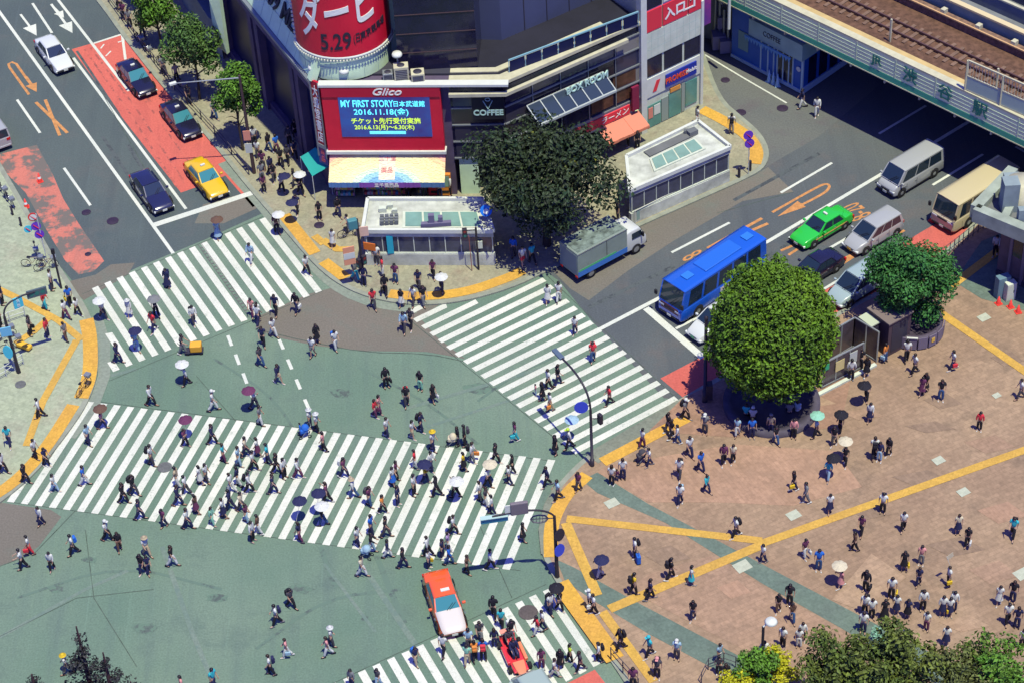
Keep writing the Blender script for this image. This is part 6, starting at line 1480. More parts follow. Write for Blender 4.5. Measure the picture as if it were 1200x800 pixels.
PPL = """
@the pavement among the street trees
140 13 270 d k S
146 24 250 v k P
153 33 270 g k S Fl
168 44 300 v d W
193 88 120 g d W
208 97 300 e k S
222 122 300 d k W
252 140 300 g j W
299 172 120 w k S
@the shaded pavement by the department store
316 178 135 k j W
325 180 135 b v W
340 171 270 d k S J
347 163 300 k k S J
330 196 120 k k W
338 192 90 d k W F
346 187 300 n k W
303 186 270 w d V F
309 200 90 v d S
318 206 300 n k W J
322 214 270 k d V F
331 226 300 w k U U:n@333,206
346 219 200 k d W F
353 229 310 k k U U:w@351,204
308 214 300 g g S
310 226 120 v k S F
@the pavement beside the pharmacy and subway entrance
349 251 250 n k U U:n@342,237
375 258 270 k k S F
397 254 300 k n W J T:-
391 290 250 w w V D F L
409 274 200 c d C
325 273 280 v d U U:w@326,251
360 322 310 w k W
417 329 300 g t W
427 335 90 n n S J
452 346 90 k k W J G:k
449 324 200 r w S
442 311 250 w d S
464 332 270 v j S
491 339 270 n d W
508 326 270 v k W F
518 342 270 k d U U:w@517,324
471 360 250 k w V L K F
485 358 250 w d W
497 359 300 k g V B:k
474 389 250 s d W B:n
482 385 250 d k W
438 362 270 r d W
528 229 200 w k S
479 233 90 w k S
516 233 90 w n S F
497 232 90 p d S F
@the shade under the large dark tree
602 301 90 b d V
613 313 300 w r V Q
624 309 120 t k W
662 305 30 d k S
@the pavement by the loan shop
736 172 200 w k S
747 175 270 k k S F
817 147 30 w w W
857 157 100 w e S B:k
724 259 200 k d S
695 182 200 k d S
@the side street by the blue shop
940 127 200 n w W
957 137 260 w w V
@the upper left crosswalk
256 280 300 s s V D F U:u@254,257
295 308 250 s w W
197 337 250 n n S F D B:n
122 374 330 w d W U:w@116,352
153 372 250 w w V D F T:w
184 371 100 d k U U:g@180,350
181 389 240 r n W
228 381 310 w d V B:k
296 371 250 p v W F
303 375 250 w n V F
161 411 280 s s U U:n@158,387
325 274 280 u k S
@the open asphalt below the upper left crosswalk
303 381 60 w n W
321 395 310 w w W
309 405 270 n k W
324 369 250 n k W
348 366 250 k n W J G:w
372 402 310 k k S F D L
367 418 250 w g V Q
394 410 310 w w V B:b
@the left pavement by the signal arm
62 340 0 w d S
54 363 0 r t V
83 359 120 b k V G:y
78 374 140 w v W F
92 370 140 w k W F L
37 393 0 d k S G:k
57 396 0 r n S
78 399 140 g u V F
4 357 0 n k S
48 489 190 w k W
12 522 270 t n W
5 554 330 w k W
43 537 330 w k V
55 546 330 n k C F
2 384 0 w k S
@the open asphalt left of centre
139 425 340 n n W J
215 415 0 d g C
219 451 200 w k U U:w@213,426
178 475 340 w k W
251 481 0 w w W T:w
299 478 0 w d U U:v@291,457
306 429 310 d j W
327 449 330 n e W Q
@the wide lower left crosswalk
31 566 350 k k W J
65 576 350 w s W F
100 568 350 b w W
105 521 340 s n V
121 502 350 p n W U:u@117,478 F
146 589 340 k k W J
158 580 340 k d W J B:k
179 545 345 w d V B:k
218 523 345 v k U U:v@217,491 F
250 520 345 n k W J
263 541 345 t v V F
165 608 350 n n W
193 617 250 v n V F
221 619 350 w n W
210 592 345 n n W J
209 571 170 e w V
219 579 170 w d W F
236 567 170 w w V D F L
231 601 170 u v V K F L
250 615 345 m m V F
263 606 170 w n V K F
271 597 170 n n W J
284 599 345 c d W
290 612 345 v s V F
304 625 170 u w V F
297 634 350 w k S
306 498 345 g w V
289 535 345 c n W G:y
281 546 345 s s V
303 534 170 w v V K F
298 551 345 w k W
315 543 170 t n V
325 554 345 k k W J
321 578 345 n n W
293 577 345 w k W B:k
280 569 170 n w V F
272 577 170 w w W
243 565 345 w d V F
334 560 345 w k S
372 506 350 w k V T:w F
364 501 350 w n S T:w F
353 510 200 b b S Y
380 528 170 p k V F
404 559 345 v n W B:w
465 561 345 v k V F L
461 569 345 w b V K F
384 589 170 v k U U:n@373,577
352 634 170 n v V U:n@351,586 F
379 615 170 k j U U:w@377,592
415 583 170 w j W T:e F
434 593 345 v j V B:d
467 592 345 n n S J
449 601 345 o k W F
436 627 345 b n V
453 629 345 k d W
436 647 345 k s C F
455 653 345 n w W F
420 640 345 w n V
425 675 350 c w W
473 665 350 k n W J
454 512 345 w n V
494 506 345 n n V J B:k
484 514 345 w e V Q F
508 528 345 w n V T:y
506 552 345 w n V
499 566 345 y n U U:n@497,543 F
487 549 170 r w V F
545 522 180 k k S J B:d
537 521 200 k n S F
544 551 170 y k V K F
554 542 345 w g V B:k G:o
581 543 345 k k W J
604 516 200 v t V F G:t
601 554 170 k k V F G:w
597 567 170 w n V F
572 571 345 w k U U:c@574,543
534 582 170 k k U U:w@535,563
512 581 170 k k W J
563 587 170 w d V
570 593 345 d w V F
577 602 170 w n V F
532 626 345 w k W B:k
519 653 345 n n S F
526 645 170 l w V F
502 651 170 w k W
503 666 345 w n S F G:y
527 661 345 b j W F
548 672 345 u k V F
575 667 350 w k W
613 634 350 k k V D F L
641 570 200 n k W J
486 580 345 w k S
350 560 345 w v W
@the asphalt beyond the wide crosswalk
440 489 345 r v V F G:v
445 485 345 p v V F
453 454 300 k k S J G:k
493 457 250 k m S F
477 476 270 k d V B:r
508 471 300 k k V D F L G:w
@the right-hand crosswalk
642 356 90 w k V D F
655 354 90 w w V
674 392 250 w n V F
695 424 270 r j V B:r
654 451 30 k n W
628 463 210 p s S Y F
636 469 210 k k V D F L
643 456 210 w k V
645 481 210 w e V F G:o
714 474 200 r k W F
651 532 210 k k S D F L
667 525 210 w k W U:s@670,491 T:x
@the plaza corner by the right-hand crosswalk
803 491 330 g k W T:w B:k
826 508 270 g d S T:w
787 513 30 k k W F L
783 507 30 k d V
794 519 200 w j V F
753 524 30 w v V F
761 546 200 w n C F
717 568 90 w k S F
723 563 90 v n S Y F
730 561 90 w n S
808 535 300 w n W
796 560 250 w d W B:k
821 552 300 b n W
828 577 310 t n W F
797 591 270 w n V B:s
848 544 270 v k V J
859 542 270 c k V F
678 575 250 v d V F
654 586 200 s k W
@the shade under the clipped round tree
864 511 250 s w V F
881 513 270 b n S
882 496 90 w k Z T:w
903 509 100 e n S T:g
909 520 300 k j W F
930 513 270 p k S F
925 490 90 g k Z
934 487 90 s w Z F
874 492 90 t k Z
@the plaza left of the long yellow guide line
956 512 200 s k U U:m@958,486
984 507 250 k k U U:k@986,485 F
977 522 250 k d V F
990 545 250 k k U U:c@991,516 F
970 562 250 t s U U:k@977,536 F
1015 469 270 k k U U:k@1013,451 F
1019 494 270 w n V K F L
997 445 90 w k S
1015 441 90 k d V D F L
1008 432 90 k k S
1037 424 150 o j S F L G:s
930 574 200 k n V J F G:y
944 589 200 g g V
972 601 270 w n V K F
1034 601 270 w k S B:n
1024 537 90 w k V B:k
1030 540 270 n s S F L
1041 534 250 k k V F
1062 423 100 w k V
1071 438 210 w k W
1084 459 250 k d V D F
1080 463 250 v k V D F
1102 469 270 k j P
1116 433 200 w n W G:r F
1195 467 200 w d W
1147 504 270 r k S F L J
1166 300 250 w k V
943 653 300 v w V F G:w
959 668 270 b j S
862 629 200 w k W B:k
894 659 210 w n V F
1009 626 250 v k W F
1001 645 200 u k V F
1058 622 270 w k V F
@the open asphalt at lower left
49 615 250 w n V F
36 649 200 w r V F G:r
28 666 200 w k C
62 668 250 w k V F
87 649 200 w k W B:b
127 633 350 w k W T:w
141 645 270 k u V F L
173 651 310 w e W T:e
168 672 250 k n V
175 672 300 n n V F
203 663 350 k w W
80 789 200 w n W T:y
215 813 200 p w S F
252 807 310 t n V
342 712 310 d k W B:k
325 732 190 w k W B:n
337 769 200 p w W F G:s
318 790 200 w k V B:n
385 768 200 p w W F
389 757 20 w d V T:w F
413 805 250 g n S F
444 804 250 d s V F
@the bottom crosswalk
579 723 80 k k W J
488 779 300 n e V B:b F
520 767 60 w k W
550 761 100 s d V
563 751 270 d g W
548 778 90 m e V F
557 773 90 o k V B:o F
567 773 90 b k S B:r
580 758 90 n n S J F L
588 736 90 t k W F
600 750 300 k w V B:w
630 743 200 r w W F
636 737 200 w n V F
646 719 300 w n V B:k
656 716 300 k k U U:k@652,688 F
635 783 270 v v S F
650 793 330 w w W F
657 783 270 k k V K F
668 776 30 x k V F
680 786 200 d k W
702 775 200 w k V B:k F
@the plaza left of the fountain of yellow lines
744 653 200 w k S B:k X:b
703 676 200 w w U U:n@705,655 F
691 714 200 w k S T:w G:w
696 719 200 w k V
786 678 20 k k W B:k
743 696 30 y k V B:k
762 702 20 n k W G:k
810 685 20 w t V K F L
812 726 270 k n V F L
727 761 200 k k W B:k J
761 769 200 t k W T:t
793 772 270 s d P T:w
770 794 270 d k S B:k T:p
843 776 330 s w V F
895 775 270 w k S
850 801 270 k d V
842 790 90 d k S F
742 806 270 v k S
@the lower right plaza near the bottom trees
985 688 200 p p U U:c@984,662 D F
1014 693 260 k k S J G:k
1059 668 270 k k S D F G:y
1079 661 270 p g S F
1076 686 260 n n V F
1111 686 200 w k S F G:y
1122 625 270 c n S K F L
1133 640 250 k k V F G:w
1186 630 250 t k W B:k
1170 708 260 w w V D F L
1186 705 270 k n S
1180 731 270 w k V
1191 735 90 n n S
1197 759 270 w k S F L
1044 701 270 w k S G:y
1013 721 250 w k S B:k
1021 725 270 w k S
1011 741 250 w n S B:n
1036 725 270 k n S D F
1050 719 270 w n S K F
1063 724 270 n k S K F
1081 715 270 w k S B:k
1085 738 250 w v S F
1104 721 270 w n S K F G:y
1112 722 270 w n S K F
1117 716 270 w n S B:d F
1108 756 270 w n S K F L
1060 760 200 w k W B:k
912 717 250 k u V F
925 709 270 k k S
928 728 270 u j W F
917 758 250 w k S
936 758 270 w w S F L
940 751 270 w k S F
"""
# ---- placing everyone ----------------------------------------------------------------
pr = random.Random(99)
PEOPLE = []; zone = ''
for ln in PPL.strip().splitlines():
    if ln[0] == '@': zone = ln[1:]; continue
    tk = ln.split(); x, y, ang = float(tk[0]), float(tk[1]), float(tk[2]); top, bot = tk[3], tk[4]; fl = tk[5:]
    d = dict(x=x, y=y, ang=ang, top=top, bot=bot, zone=zone, pose='W', fem=False, fl=set())
    for f in fl:
        if f in 'WVSPUCZ': d['pose'] = f
        elif f == 'F': d['fem'] = True
        elif ':' in f:
            k, v = f.split(':'); d[k] = v
        else: d['fl'].add(f)
    if d.get('T') == '-': d.pop('T')
    PEOPLE.append(d)
print('people', len(PEOPLE))
# descriptions: first by look, then by what is near, last by place in a row
def art(w): return w
def describe(d):
    t, b = CLO[d['top']][0], CLO[d['bot']][0]; fl = d['fl']
    if 'D' in fl: s = 'a %s dress' % t
    else:
        g = 'skirt' if 'K' in fl else 'shorts' if 'Q' in fl else 'trousers'
        gar = 'jacket' if 'J' in fl else 'top'
        s = ('a %s suit' % t) if (gar == 'jacket' and t == b) else ('%s %s and %s %s' % (t, gar, b, g))
    return s
def extra(d):
    e = []
    if 'U' in d: e.append('under a %s umbrella' % CLO[d['U'][0]][0])
    if 'B' in d: e.append('carrying a %s backpack' % CLO[d['B']][0])
    if 'G' in d: e.append('holding a %s bag' % CLO[d['G']][0])
    if 'X' in d: e.append('with a %s suitcase' % CLO[d['X']][0])
    if 'T' in d: e.append('in a %s hat' % CLO[d['T']][0])
    if 'L' in d['fl'] and not e: e.append('with long hair')
    if 'Y' in d['fl']: e.insert(0, 'small child')
    return e
MARKS = [((178, 222), 'the dark navy sedan'), ((243, 210), 'the yellow taxi'), ((522, 705), 'the orange taxi'), ((603, 768), 'the open kart'), ((193, 547), 'the grey manhole cover'), ((691, 543), 'the tall curved lamp'), ((652, 672), 'the blue sign post'), ((619, 717), 'the brown manhole cover'), ((890, 770), 'the plaza lamp post'),
         ((833, 340), 'the blue bus'), ((1030, 755), 'the mint bush'), ((870, 663), 'the pale lid'), ((427, 330), 'the placard pole'), ((835, 470), 'the tall dark pole'), ((985, 430), 'the metal gate'), ((1068, 390), 'the round planter'), ((55, 345), 'the hanging guide sign'), ((40, 310), 'the parked bicycles'), ((715, 715), 'the meeting of yellow lines'), ((893, 635), 'the tip of the yellow triangle'), ((960, 80), 'the blue shop corner'), ((868, 165), 'the no parking signs'), ((480, 225), 'the pharmacy shelves'), ((1160, 320), 'the station wall'), ((230, 410), 'the yellow box cart')]
ZS = {}
def short_zone(z): return z
def uniq(cands, used):
    for c in cands:
        n = len(c.split())
        if 4 <= n <= 16 and c not in used: return c
    return None
lookn = {}
for d in PEOPLE:
    ex = extra(d); d['look'] = 'person in ' + describe(d) + ((' ' + ex[0]) if ex else '')
    d['look0'] = 'person in ' + describe(d)
    d['look2'] = 'person in ' + describe(d) + ((' ' + ' '.join(ex[:2])) if len(ex) > 1 else '')
    lookn[d['look']] = lookn.get(d['look'], 0) + 1
def key(d): return d['look']
byzone = {}
for d in PEOPLE: byzone.setdefault((d['look'], d['zone']), []).append(d)
ORD = ['', 'second', 'third', 'fourth', 'fifth', 'sixth', 'seventh', 'eighth', 'ninth']
used = set()
def nb(d):   # nearest other person whose look is one of a kind within the zone
    best = None
    for q in PEOPLE:
        if q is d or lookn[q['look0' if False else 'look']] > 1: continue
        r = math.hypot(q['x'] - d['x'], (q['y'] - d['y']) * 1.5)
        if best is None or r < best[0]: best = (r, q)
    return best
def side(d, m): 
    dx, dy = d['x'] - m[0], d['y'] - m[1]
    if abs(dx) > abs(dy) * 1.2: return 'right of' if dx > 0 else 'left of'
    return 'below' if dy > 0 else 'above'
for d in PEOPLE:
    peers = byzone[(d['look'], d['zone'])]
    if lookn[d['look']] == 1 and (d['look'] != d['look0'] or sum(q['look0'] == d['look0'] for q in PEOPLE) == 1): lab = uniq([d['look'] + ' on ' + d['zone'] if not d['zone'].startswith('the shade ') else d['look'] + ' in ' + d['zone'], d['look']], used)
    elif len(peers) == 1 and (d['look'] != d['look0'] or sum(q['look0'] == d['look0'] and q['zone'] == d['zone'] for q in PEOPLE) == 1): lab = uniq([d['look'] + (' in ' if d['zone'].startswith('the shade ') else ' on ') + d['zone']], used)
    else: lab = None
    if lab is None:
        c = []
        m = min(MARKS, key=lambda m: math.hypot(m[0][0] - d['x'], m[0][1] - d['y']))
        if math.hypot(m[0][0] - d['x'], m[0][1] - d['y']) < 60:
            # true of this one only: nearest of its look to that mark
            same = [q for q in PEOPLE if q['look'] == d['look'] and math.hypot(m[0][0] - q['x'], m[0][1] - q['y']) < 110 and side(q, m[0]) == side(d, m[0])]
            if len(same) == 1: c.append('%s just %s %s' % (d['look'], side(d, m[0]), m[1]))
        r, q = nb(d)
        if r < 55:
            c.append('%s just %s the one in %s' % (d['look'], side(d, (q['x'], q['y'])), describe(q)))
        ps = sorted(peers, key=lambda q: q['x']); i = ps.index(d)
        zz = d['zone']
        if len(ps) > 1:
            w = 'leftmost' if i == 0 else 'rightmost' if i == len(ps) - 1 else ORD[i] + ' from left'
            c.append('%s %s on %s' % (w, d['look'], zz))
            sz = ' '.join(zz.split()[:4]) if len(zz.split()) > 3 and zz.split()[3] not in ('by', 'of', 'under', 'left') else ' '.join(zz.split()[:3])
            if not (zz.startswith('the plaza') or zz.startswith('the open')): c.append('%s %s' % (w, d['look']) + ' on ' + sz)
        for key_ in ('look', 'look0'):
            for m in sorted(MARKS, key=lambda m: math.hypot(m[0][0] - d['x'], m[0][1] - d['y']))[:4]:
                same = sorted([q for q in PEOPLE if q[key_] == d[key_]], key=lambda q: math.hypot(m[0][0] - q['x'], m[0][1] - q['y'])); i = same.index(d)
                if i < 9: c.append('%s %s nearest %s' % (d[key_], ORD[i], m[1]) if i else '%s nearest %s' % (d[key_], m[1]))
        lab = uniq(c, used)
    used.add(lab); d['label'] = lab
def ground_dir(x, y, ang, z):
    a = R(ang); p = G(x, y, z); q = G(x + 20 * math.cos(a), y - 13 * math.sin(a), z); v = q - p; return math.atan2(v.y, v.x)
def short_owner(d):
    w = d['label'].split(); return ' '.join(w)
def bag_label(kind, d):
    col = kind
    rest = d['label'].replace(' carrying a %s backpack' % CLO[d['B']][0], '') if 'B' in d else d['label']
    return rest
used_b = set()
def lab16(s, fallback):
    fallback = list(fallback) + ['%s %s' % (o_, s) for o_ in ('second', 'another', 'further')]
    if s not in used_b and len(s.split()) <= 16: used_b.add(s); return s
    for f in fallback:
        if f not in used_b and len(f.split()) <= 16: used_b.add(f); return f
    k = 2
    return s
def near_words(d):
    m = min(MARKS, key=lambda m: math.hypot(m[0][0] - d['x'], m[0][1] - d['y'])); return '%s %s' % (side(d, m[0]), m[1])
def person(d, zoff=None, at=None):
    x, y = d['x'], d['y']; z = gz(x, y) if zoff is None else zoff
    pose = POSES[d['pose'] + ('f' if d['fem'] else 'm')]; J = pose['J']
    sc = (pr.uniform(.90, .97) if d['fem'] else pr.uniform(.98, 1.05)) * (.62 if 'Y' in d['fl'] else 1.0) * 1.0
    rz = ground_dir(x, y, d['ang'] + pr.uniform(-12, 12), z) - math.pi / 2
    P = at or G(x, y, z)
    if d['pose'] == 'Z' and at is None: P = G(x, y, z) + Vector((0, 0, .0))
    b = inst('person', pose['body'], pr.choice(SKIN), None, P, rz, sc)
    tag(b, d['label'], 'person', 'people around the crossing')
    fl = d['fl']; tm, bm_ = cloth(d['top']), cloth(d['bot'])
    inst('top' if 'J' not in fl else 'jacket', pose['top_long' if ('J' in fl or pr.random() < .18) else 'top_short'], tm, b)
    if 'D' in fl: inst('dress_skirt', pose['skirt' if pr.random() < .6 else 'long_skirt'], tm, b)
    elif 'K' in fl: inst('skirt', pose['skirt'], bm_, b)
    elif 'Q' in fl: inst('shorts', pose['shorts'], bm_, b)
    else: inst('trousers', pose['trousers'], bm_, b)
    sm = cloth(pr.choice('kkkwwudg')) if d['top'] != 'k' else cloth(pr.choice('kkkw'))
    inst('shoe', pose['shoe0'], sm, b); inst('shoe', pose['shoe1'], sm, b)
    inst('hair', pose['hair_long' if ('L' in fl or (d['fem'] and pr.random() < .5)) else 'hair_short'], HAIRB if False else pr.choice(HAIR), b)
    if 'T' in d: 
        hm = ME_HAT if d['fem'] or d['T'] in 'ey' else ME_CAP
        inst('hat' if hm is ME_HAT else 'cap', hm, cloth(d['T']), b, pose['H'] + Vector((0, -.005, .055)), 0, 1.12)
    MW = b.matrix_basis.copy()
    rotm = Matrix.Rotation(rz, 4, 'Z')
    def wp(l): return P + (rotm @ Vector(l)) * sc
    own = d['look0'].replace('person in ', '').split(' and ')[0]
    if 'B' in d:
        o = thing('backpack', '', 'backpack', wp((0, -.215 + J['chest'].y, J['chest'].z - .04)), rz, 'backpacks worn by walkers'); o.scale = (sc,) * 3
        m_ = cloth(d['B']); inst('pack', ME_PACK, m_, o); inst('pocket', ME_POCK, m_, o, (0, -.1, -.08))
        cn = CLO[d['B']][0]
        o['label'] = lab16('%s backpack worn by person in %s %s' % (cn, own, near_words(d)), ['%s backpack on the %s' % (cn, d['label']), '%s backpack worn on %s by the one in %s' % (cn, d['zone'], own)])
    if 'G' in d:
        hd = J['hd0']; o = thing('handbag', '', 'bag', wp((hd.x - .03, hd.y, hd.z - .28)), rz, 'bags in the hand'); o.scale = (sc,) * 3
        m_ = cloth(d['G']); inst('bag_body', ME_BAG, m_, o); inst('handle', ME_HAND, m_, o); cn = CLO[d['G']][0]
        o['label'] = lab16('%s bag held by person in %s %s' % (cn, own, near_words(d)), ['%s bag held by %s' % (cn, d['label'])])
    if 'X' in d:
        o = thing('suitcase', '%s suitcase stood beside the %s' % (CLO[d['X']][0], own), 'suitcase', wp((-.45, -.1, .37)), rz, None); m_ = cloth(d['X']); inst('shell', ME_CASE, m_, o); inst('pull_handle', ME_PULL, None, o); inst('wheels', ME_WHL, None, o)
    if 'U' in d:
        c, q = d['U'].split('@'); ux, uy = map(float, q.split(','))
        zc = z + 1.86 * sc; C = G(ux, uy, zc)
        hand = wp((.16, .26, 1.22)) if d['pose'] != 'U' else wp(tuple(J['hd1']))
        o = thing('umbrella', '', 'umbrella', (C.x, C.y, zc - .08), pr.uniform(0, 1), 'umbrellas held up against the sun')
        inst('canopy', ME_CAN, cloth(c), o)
        hl = Matrix.Rotation(-o.rotation_euler.z, 3, 'Z') @ (hand - Vector(o.location))
        s1 = MB().tube([(0, 0, .24), (0, 0, -.1), hl], .012, 6).build('shaft', steel, o); MB().tube([hl, hl + Vector((0, 0, -.12))], .017, 6).build('handle', blackm, o)
        cn = CLO[c][0]
        o['label'] = lab16('%s umbrella over person in %s %s' % (cn, own, near_words(d)), ['%s umbrella over the one in %s on %s' % (cn, own, d['zone'])])
    return b
for d in PEOPLE:
    if d['pose'] == 'Z':
        d2 = dict(d); p = G(d['x'], d['y'], .12); person(d, at=p)
    else: person(d)
# kart riders
kz = kt.location
for k, (off, top, bot, lab) in enumerate(((0.0, 'n', 'n', 'rider in navy seated at the wheel of the open kart'), (-.8, 'd', 'r', 'rider in dark grey seated behind the kart driver'))):
    a = kt.rotation_euler.z; p = kz + Vector((math.cos(a) * (off - .12), math.sin(a) * (off - .12), .08))
    d = dict(x=603, y=770, ang=math.degrees(0), top=top, bot=bot, zone='', pose='Z', fem=False, fl={'J'}, label=lab, look0='person in x')
    b = person(d, at=p, zoff=0.02); b.rotation_euler.z = a - math.pi / 2
# ================================================================== STREET FURNITURE
polem = mat('pole_dark', (.022, .018, .028), .5); polew = mat('pole_white', (.40, .42, .40), .5); signblue = mat('sign_round_blue', (.03, .05, .38), .45); signpurp = mat('sign_round_violet', (.10, .03, .34), .45); signred = mat('sign_red', (.50, .03, .03), .45); cyans = mat('sign_cyan', (.05, .38, .48), .45)
def local(t, p): return t.matrix_basis.inverted() @ Vector(p)
def curve_pts(a, b, c, n=10): return [a * (1 - f) ** 2 + b * 2 * f * (1 - f) + c * f * f for f in [k / n for k in range(n + 1)]]
# tall curved lamp at the right-hand crosswalk
B = G(694, 545, .12); t = thing('street_lamp', 'tall dark curved arm street lamp at the plaza kerb over the right-hand crosswalk', 'street lamp', B)
hd = G(661, 510, 0); hd.z = 6.5; hl = local(t, hd)
MB().tube([(0, 0, 0), (0, 0, .5), (0, 0, .5), (0, 0, 4.6)], [.14, .14, .10, .085], 10).build('pole', polem, t)
MB().tube(curve_pts(Vector((0, 0, 4.6)), Vector((0, 0, 6.7)), hl), .065, 8).build('arm', polem, t)
d_ = Vector((hl.x, hl.y, 0)).normalized(); a = math.atan2(d_.y, d_.x)
o = MB().box((0, 0, 0), (1.0, .34, .16)).build('lamp_head', mat('lamp_grey_blue', (.07, .10, .15), .4), t, hl + d_ * .3, a); bevel(o, .05)
MB().box((0, 0, -.09), (.7, .24, .03)).build('lamp_glass', whitem, o)
s = MB(); s.disc((0, 0, 0), .42, 20, 0, (0, -1, .1)); o = s.build('round_sign', signblue, t, (-.55, -.15, 5.0)); o.modifiers.new('s', 'SOLIDIFY').thickness = .04
MB().bar((0, 0, 5.0), (-.55, -.1, 5.0), .05, .05).build('bracket', polem, t)
def signal_body(parent, loc, rz=0, n=1, name='signal', m=None):
    o = MB().box((0, 0, 0), (.32, .24, .75)).build(name, m or polem, parent, loc, rz); bevel(o, .04)
    for k in (-1, 1):
        l = MB(); l.disc((0, -.125, k * .17), .11, 14, 0, (0, -1, 0)); l.build('lens', mat('lens_dark_green', (.02, .12, .10), .3) if k < 0 else mat('lens_dark_red', (.16, .02, .02), .3), o)
    return o
signal_body(t, (.55, -.05, 3.9), 2.2); MB().bar((0, 0, 3.9), (.5, 0, 3.9), .05, .05).build('bracket', polem, t)
# signal post with the long blue sign
B = G(653, 675, .12); t = thing('signal_post', 'dark signal post whose curved arm carries a long blue sign over the wide crosswalk', 'traffic signal', B)
e = G(583, 687, 0); e.z = 5.8; el = local(t, e); d_ = Vector((el.x, el.y, 0)).normalized(); a = math.atan2(d_.y, d_.x)
MB().tube([(0, 0, 0), (0, 0, .6), (0, 0, 5.0)], [.15, .12, .09], 10).build('pole', polem, t)
MB().tube(curve_pts(Vector((0, 0, 5.0)), Vector((0, 0, 6.1)) + d_ * .6, el), .06, 8).build('arm', polem, t)
o = MB().box((0, 0, 0), (1.55, .12, .42)).build('name_board', mat('sign_teal_blue', (.03, .17, .24), .5), t, el - d_ * .1 + Vector((0, 0, -.25)), a); bevel(o, .03)
MB().box((0, 0, .22), (1.55, .3, .04)).build('board_top', mat('pale_teal', (.30, .42, .40), .5), o)
MB().box((0, 0, 0), (.5, .06, .75)).build('white_plate', whitem, t, el * .72 + Vector((0, 0, 6.0 - el.z * .72)), a)
o = MB().box((0, 0, 0), (1.0, .22, .9)).build('signal', mat('signal_grey', (.13, .11, .13), .6), t, el * .56 + Vector((0, 0, 6.05 - el.z * .56)), a); bevel(o, .05)
for k in (-1, 0, 1): l = MB(); l.disc((k * .28, -.115, 0), .13, 14, 0, (0, -1, 0)); l.build('lens', mat('lens_dark_red', (.16, .02, .02), .3), o)
for z_, m_ in ((3.6, polem), (2.3, signblue)): s = MB(); s.disc((.22, -.12, z_), .36, 18, 0, (.6, -.8, .1), .42); s2 = s.build('round_sign', m_, t); s2.modifiers.new('s', 'SOLIDIFY').thickness = .06
g = MB(); 
for k in range(8): a2 = k / 8 * 6.283; g.bar((-.85 + .5 * math.cos(a2), 0 + .1, 4.75 + .32 * math.sin(a2)), (-.85 + .5 * math.cos(a2 + .8), .1, 4.75 + .32 * math.sin(a2 + .8)), .08, .05)
for k in range(5): g.bar((-1.2 + k * .18, .1, 4.5), (-1.2 + k * .18, .1, 5.0), .03, .03)
g.bar((-1.3, .1, 4.75), (0, .1, 4.75), .04, .04); g.build('round_grille', mat('grille_grey', (.10, .095, .11), .6), t)
# left pavement signal
B = G(22, 436, .12); t = thing('signal_post', 'dark curved signal post on the left pavement carrying pale blue signs', 'traffic signal', B)
e = G(62, 420, 0); e.z = 5.7; el = local(t, e); d_ = Vector((el.x, el.y, 0)).normalized(); a = math.atan2(d_.y, d_.x)
MB().tube([(0, 0, 0), (0, 0, .6), (0, 0, 4.7)], [.15, .12, .09], 10).build('pole', polem, t)
MB().tube(curve_pts(Vector((0, 0, 4.7)), Vector((0, 0, 6.1)), el), .06, 8).build('arm', polem, t)
o = MB().box((0, 0, 0), (1.3, .12, .62)).build('guide_sign', mat('guide_slate', (.06, .085, .10), .5), t, el + Vector((0, 0, -.1)), a - .2); bevel(o, .03)
for k in (-1, 0, 1): l = MB(); l.disc((k * .36, -.07, 0), .16, 14, 0, (0, -1, 0)); l.build('lens', mat('lens_dark_green', (.02, .12, .10), .3), o)
MB().box((0, 0, 0), (.62, .08, .82)).build('route_sign', cyans, t, el * .45 + Vector((0, 0, 5.35 - el.z * .45)), a); 
for i, ch in enumerate('渋谷'): put_text('sign_lettering', ch, .3, t.location + el * .45 + Vector((0, -.09, 5.52 - el.z * .45 - i * .34)), (1, 0, 0), (0, 0, 1), wtext, t, ext=.004)
MB().box((0, 0, 0), (.7, .08, .7)).build('blue_panel', mat('panel_sky', (.12, .34, .50), .5), t, (-.1, -.14, 3.6), .2)
s = MB(); s.disc((-.3, -.12, 1.9), .36, 18, 0, (-.4, -.9, .1), .5); o = s.build('round_sign', cyans, t); o.modifiers.new('s', 'SOLIDIFY').thickness = .05
# signal pole at the subway entrance corner with placards
B = G(427, 334, .12); t = thing('signal_pole', 'dark signal pole with orange and pink placards at the subway entrance corner', 'traffic signal', B)
MB().tube([(0, 0, 0), (0, 0, 5.6)], .09, 10).build('pole', polem, t)
o = MB().box((0, 0, 0), (.62, .4, .75)).build('signal', mat('teal_signal', (.05, .17, .19), .5), t, (-.3, -.1, 5.3), .3); bevel(o, .06)
for loc, sz, m_, nm, rz_ in (((-.75, -.22, 2.75), (.78, .05, 1.5), mat('placard_salmon', (.55, .24, .14), .6), 'placard', .25), ((.62, .05, 3.2), (.85, .05, .62), mat('placard_orange', (.56, .14, .02), .6), 'placard', -.35), ((.25, .3, 4.3), (.8, .05, .8), mat('placard_pink', (.55, .36, .28), .6), 'placard', .1)):
    o = MB().box((0, 0, 0), sz).build(nm, m_, t, loc, rz_); bevel(o, .02)
    if nm == 'placard' and sz[2] > 1: MB().box((0, -.03, .0), (.76, .012, .5)).build('white_stripe', whitem, o)
signal_body(t, (.18, -.15, 2.3), .6); signal_body(t, (-.18, -.12, 2.0), -.8)
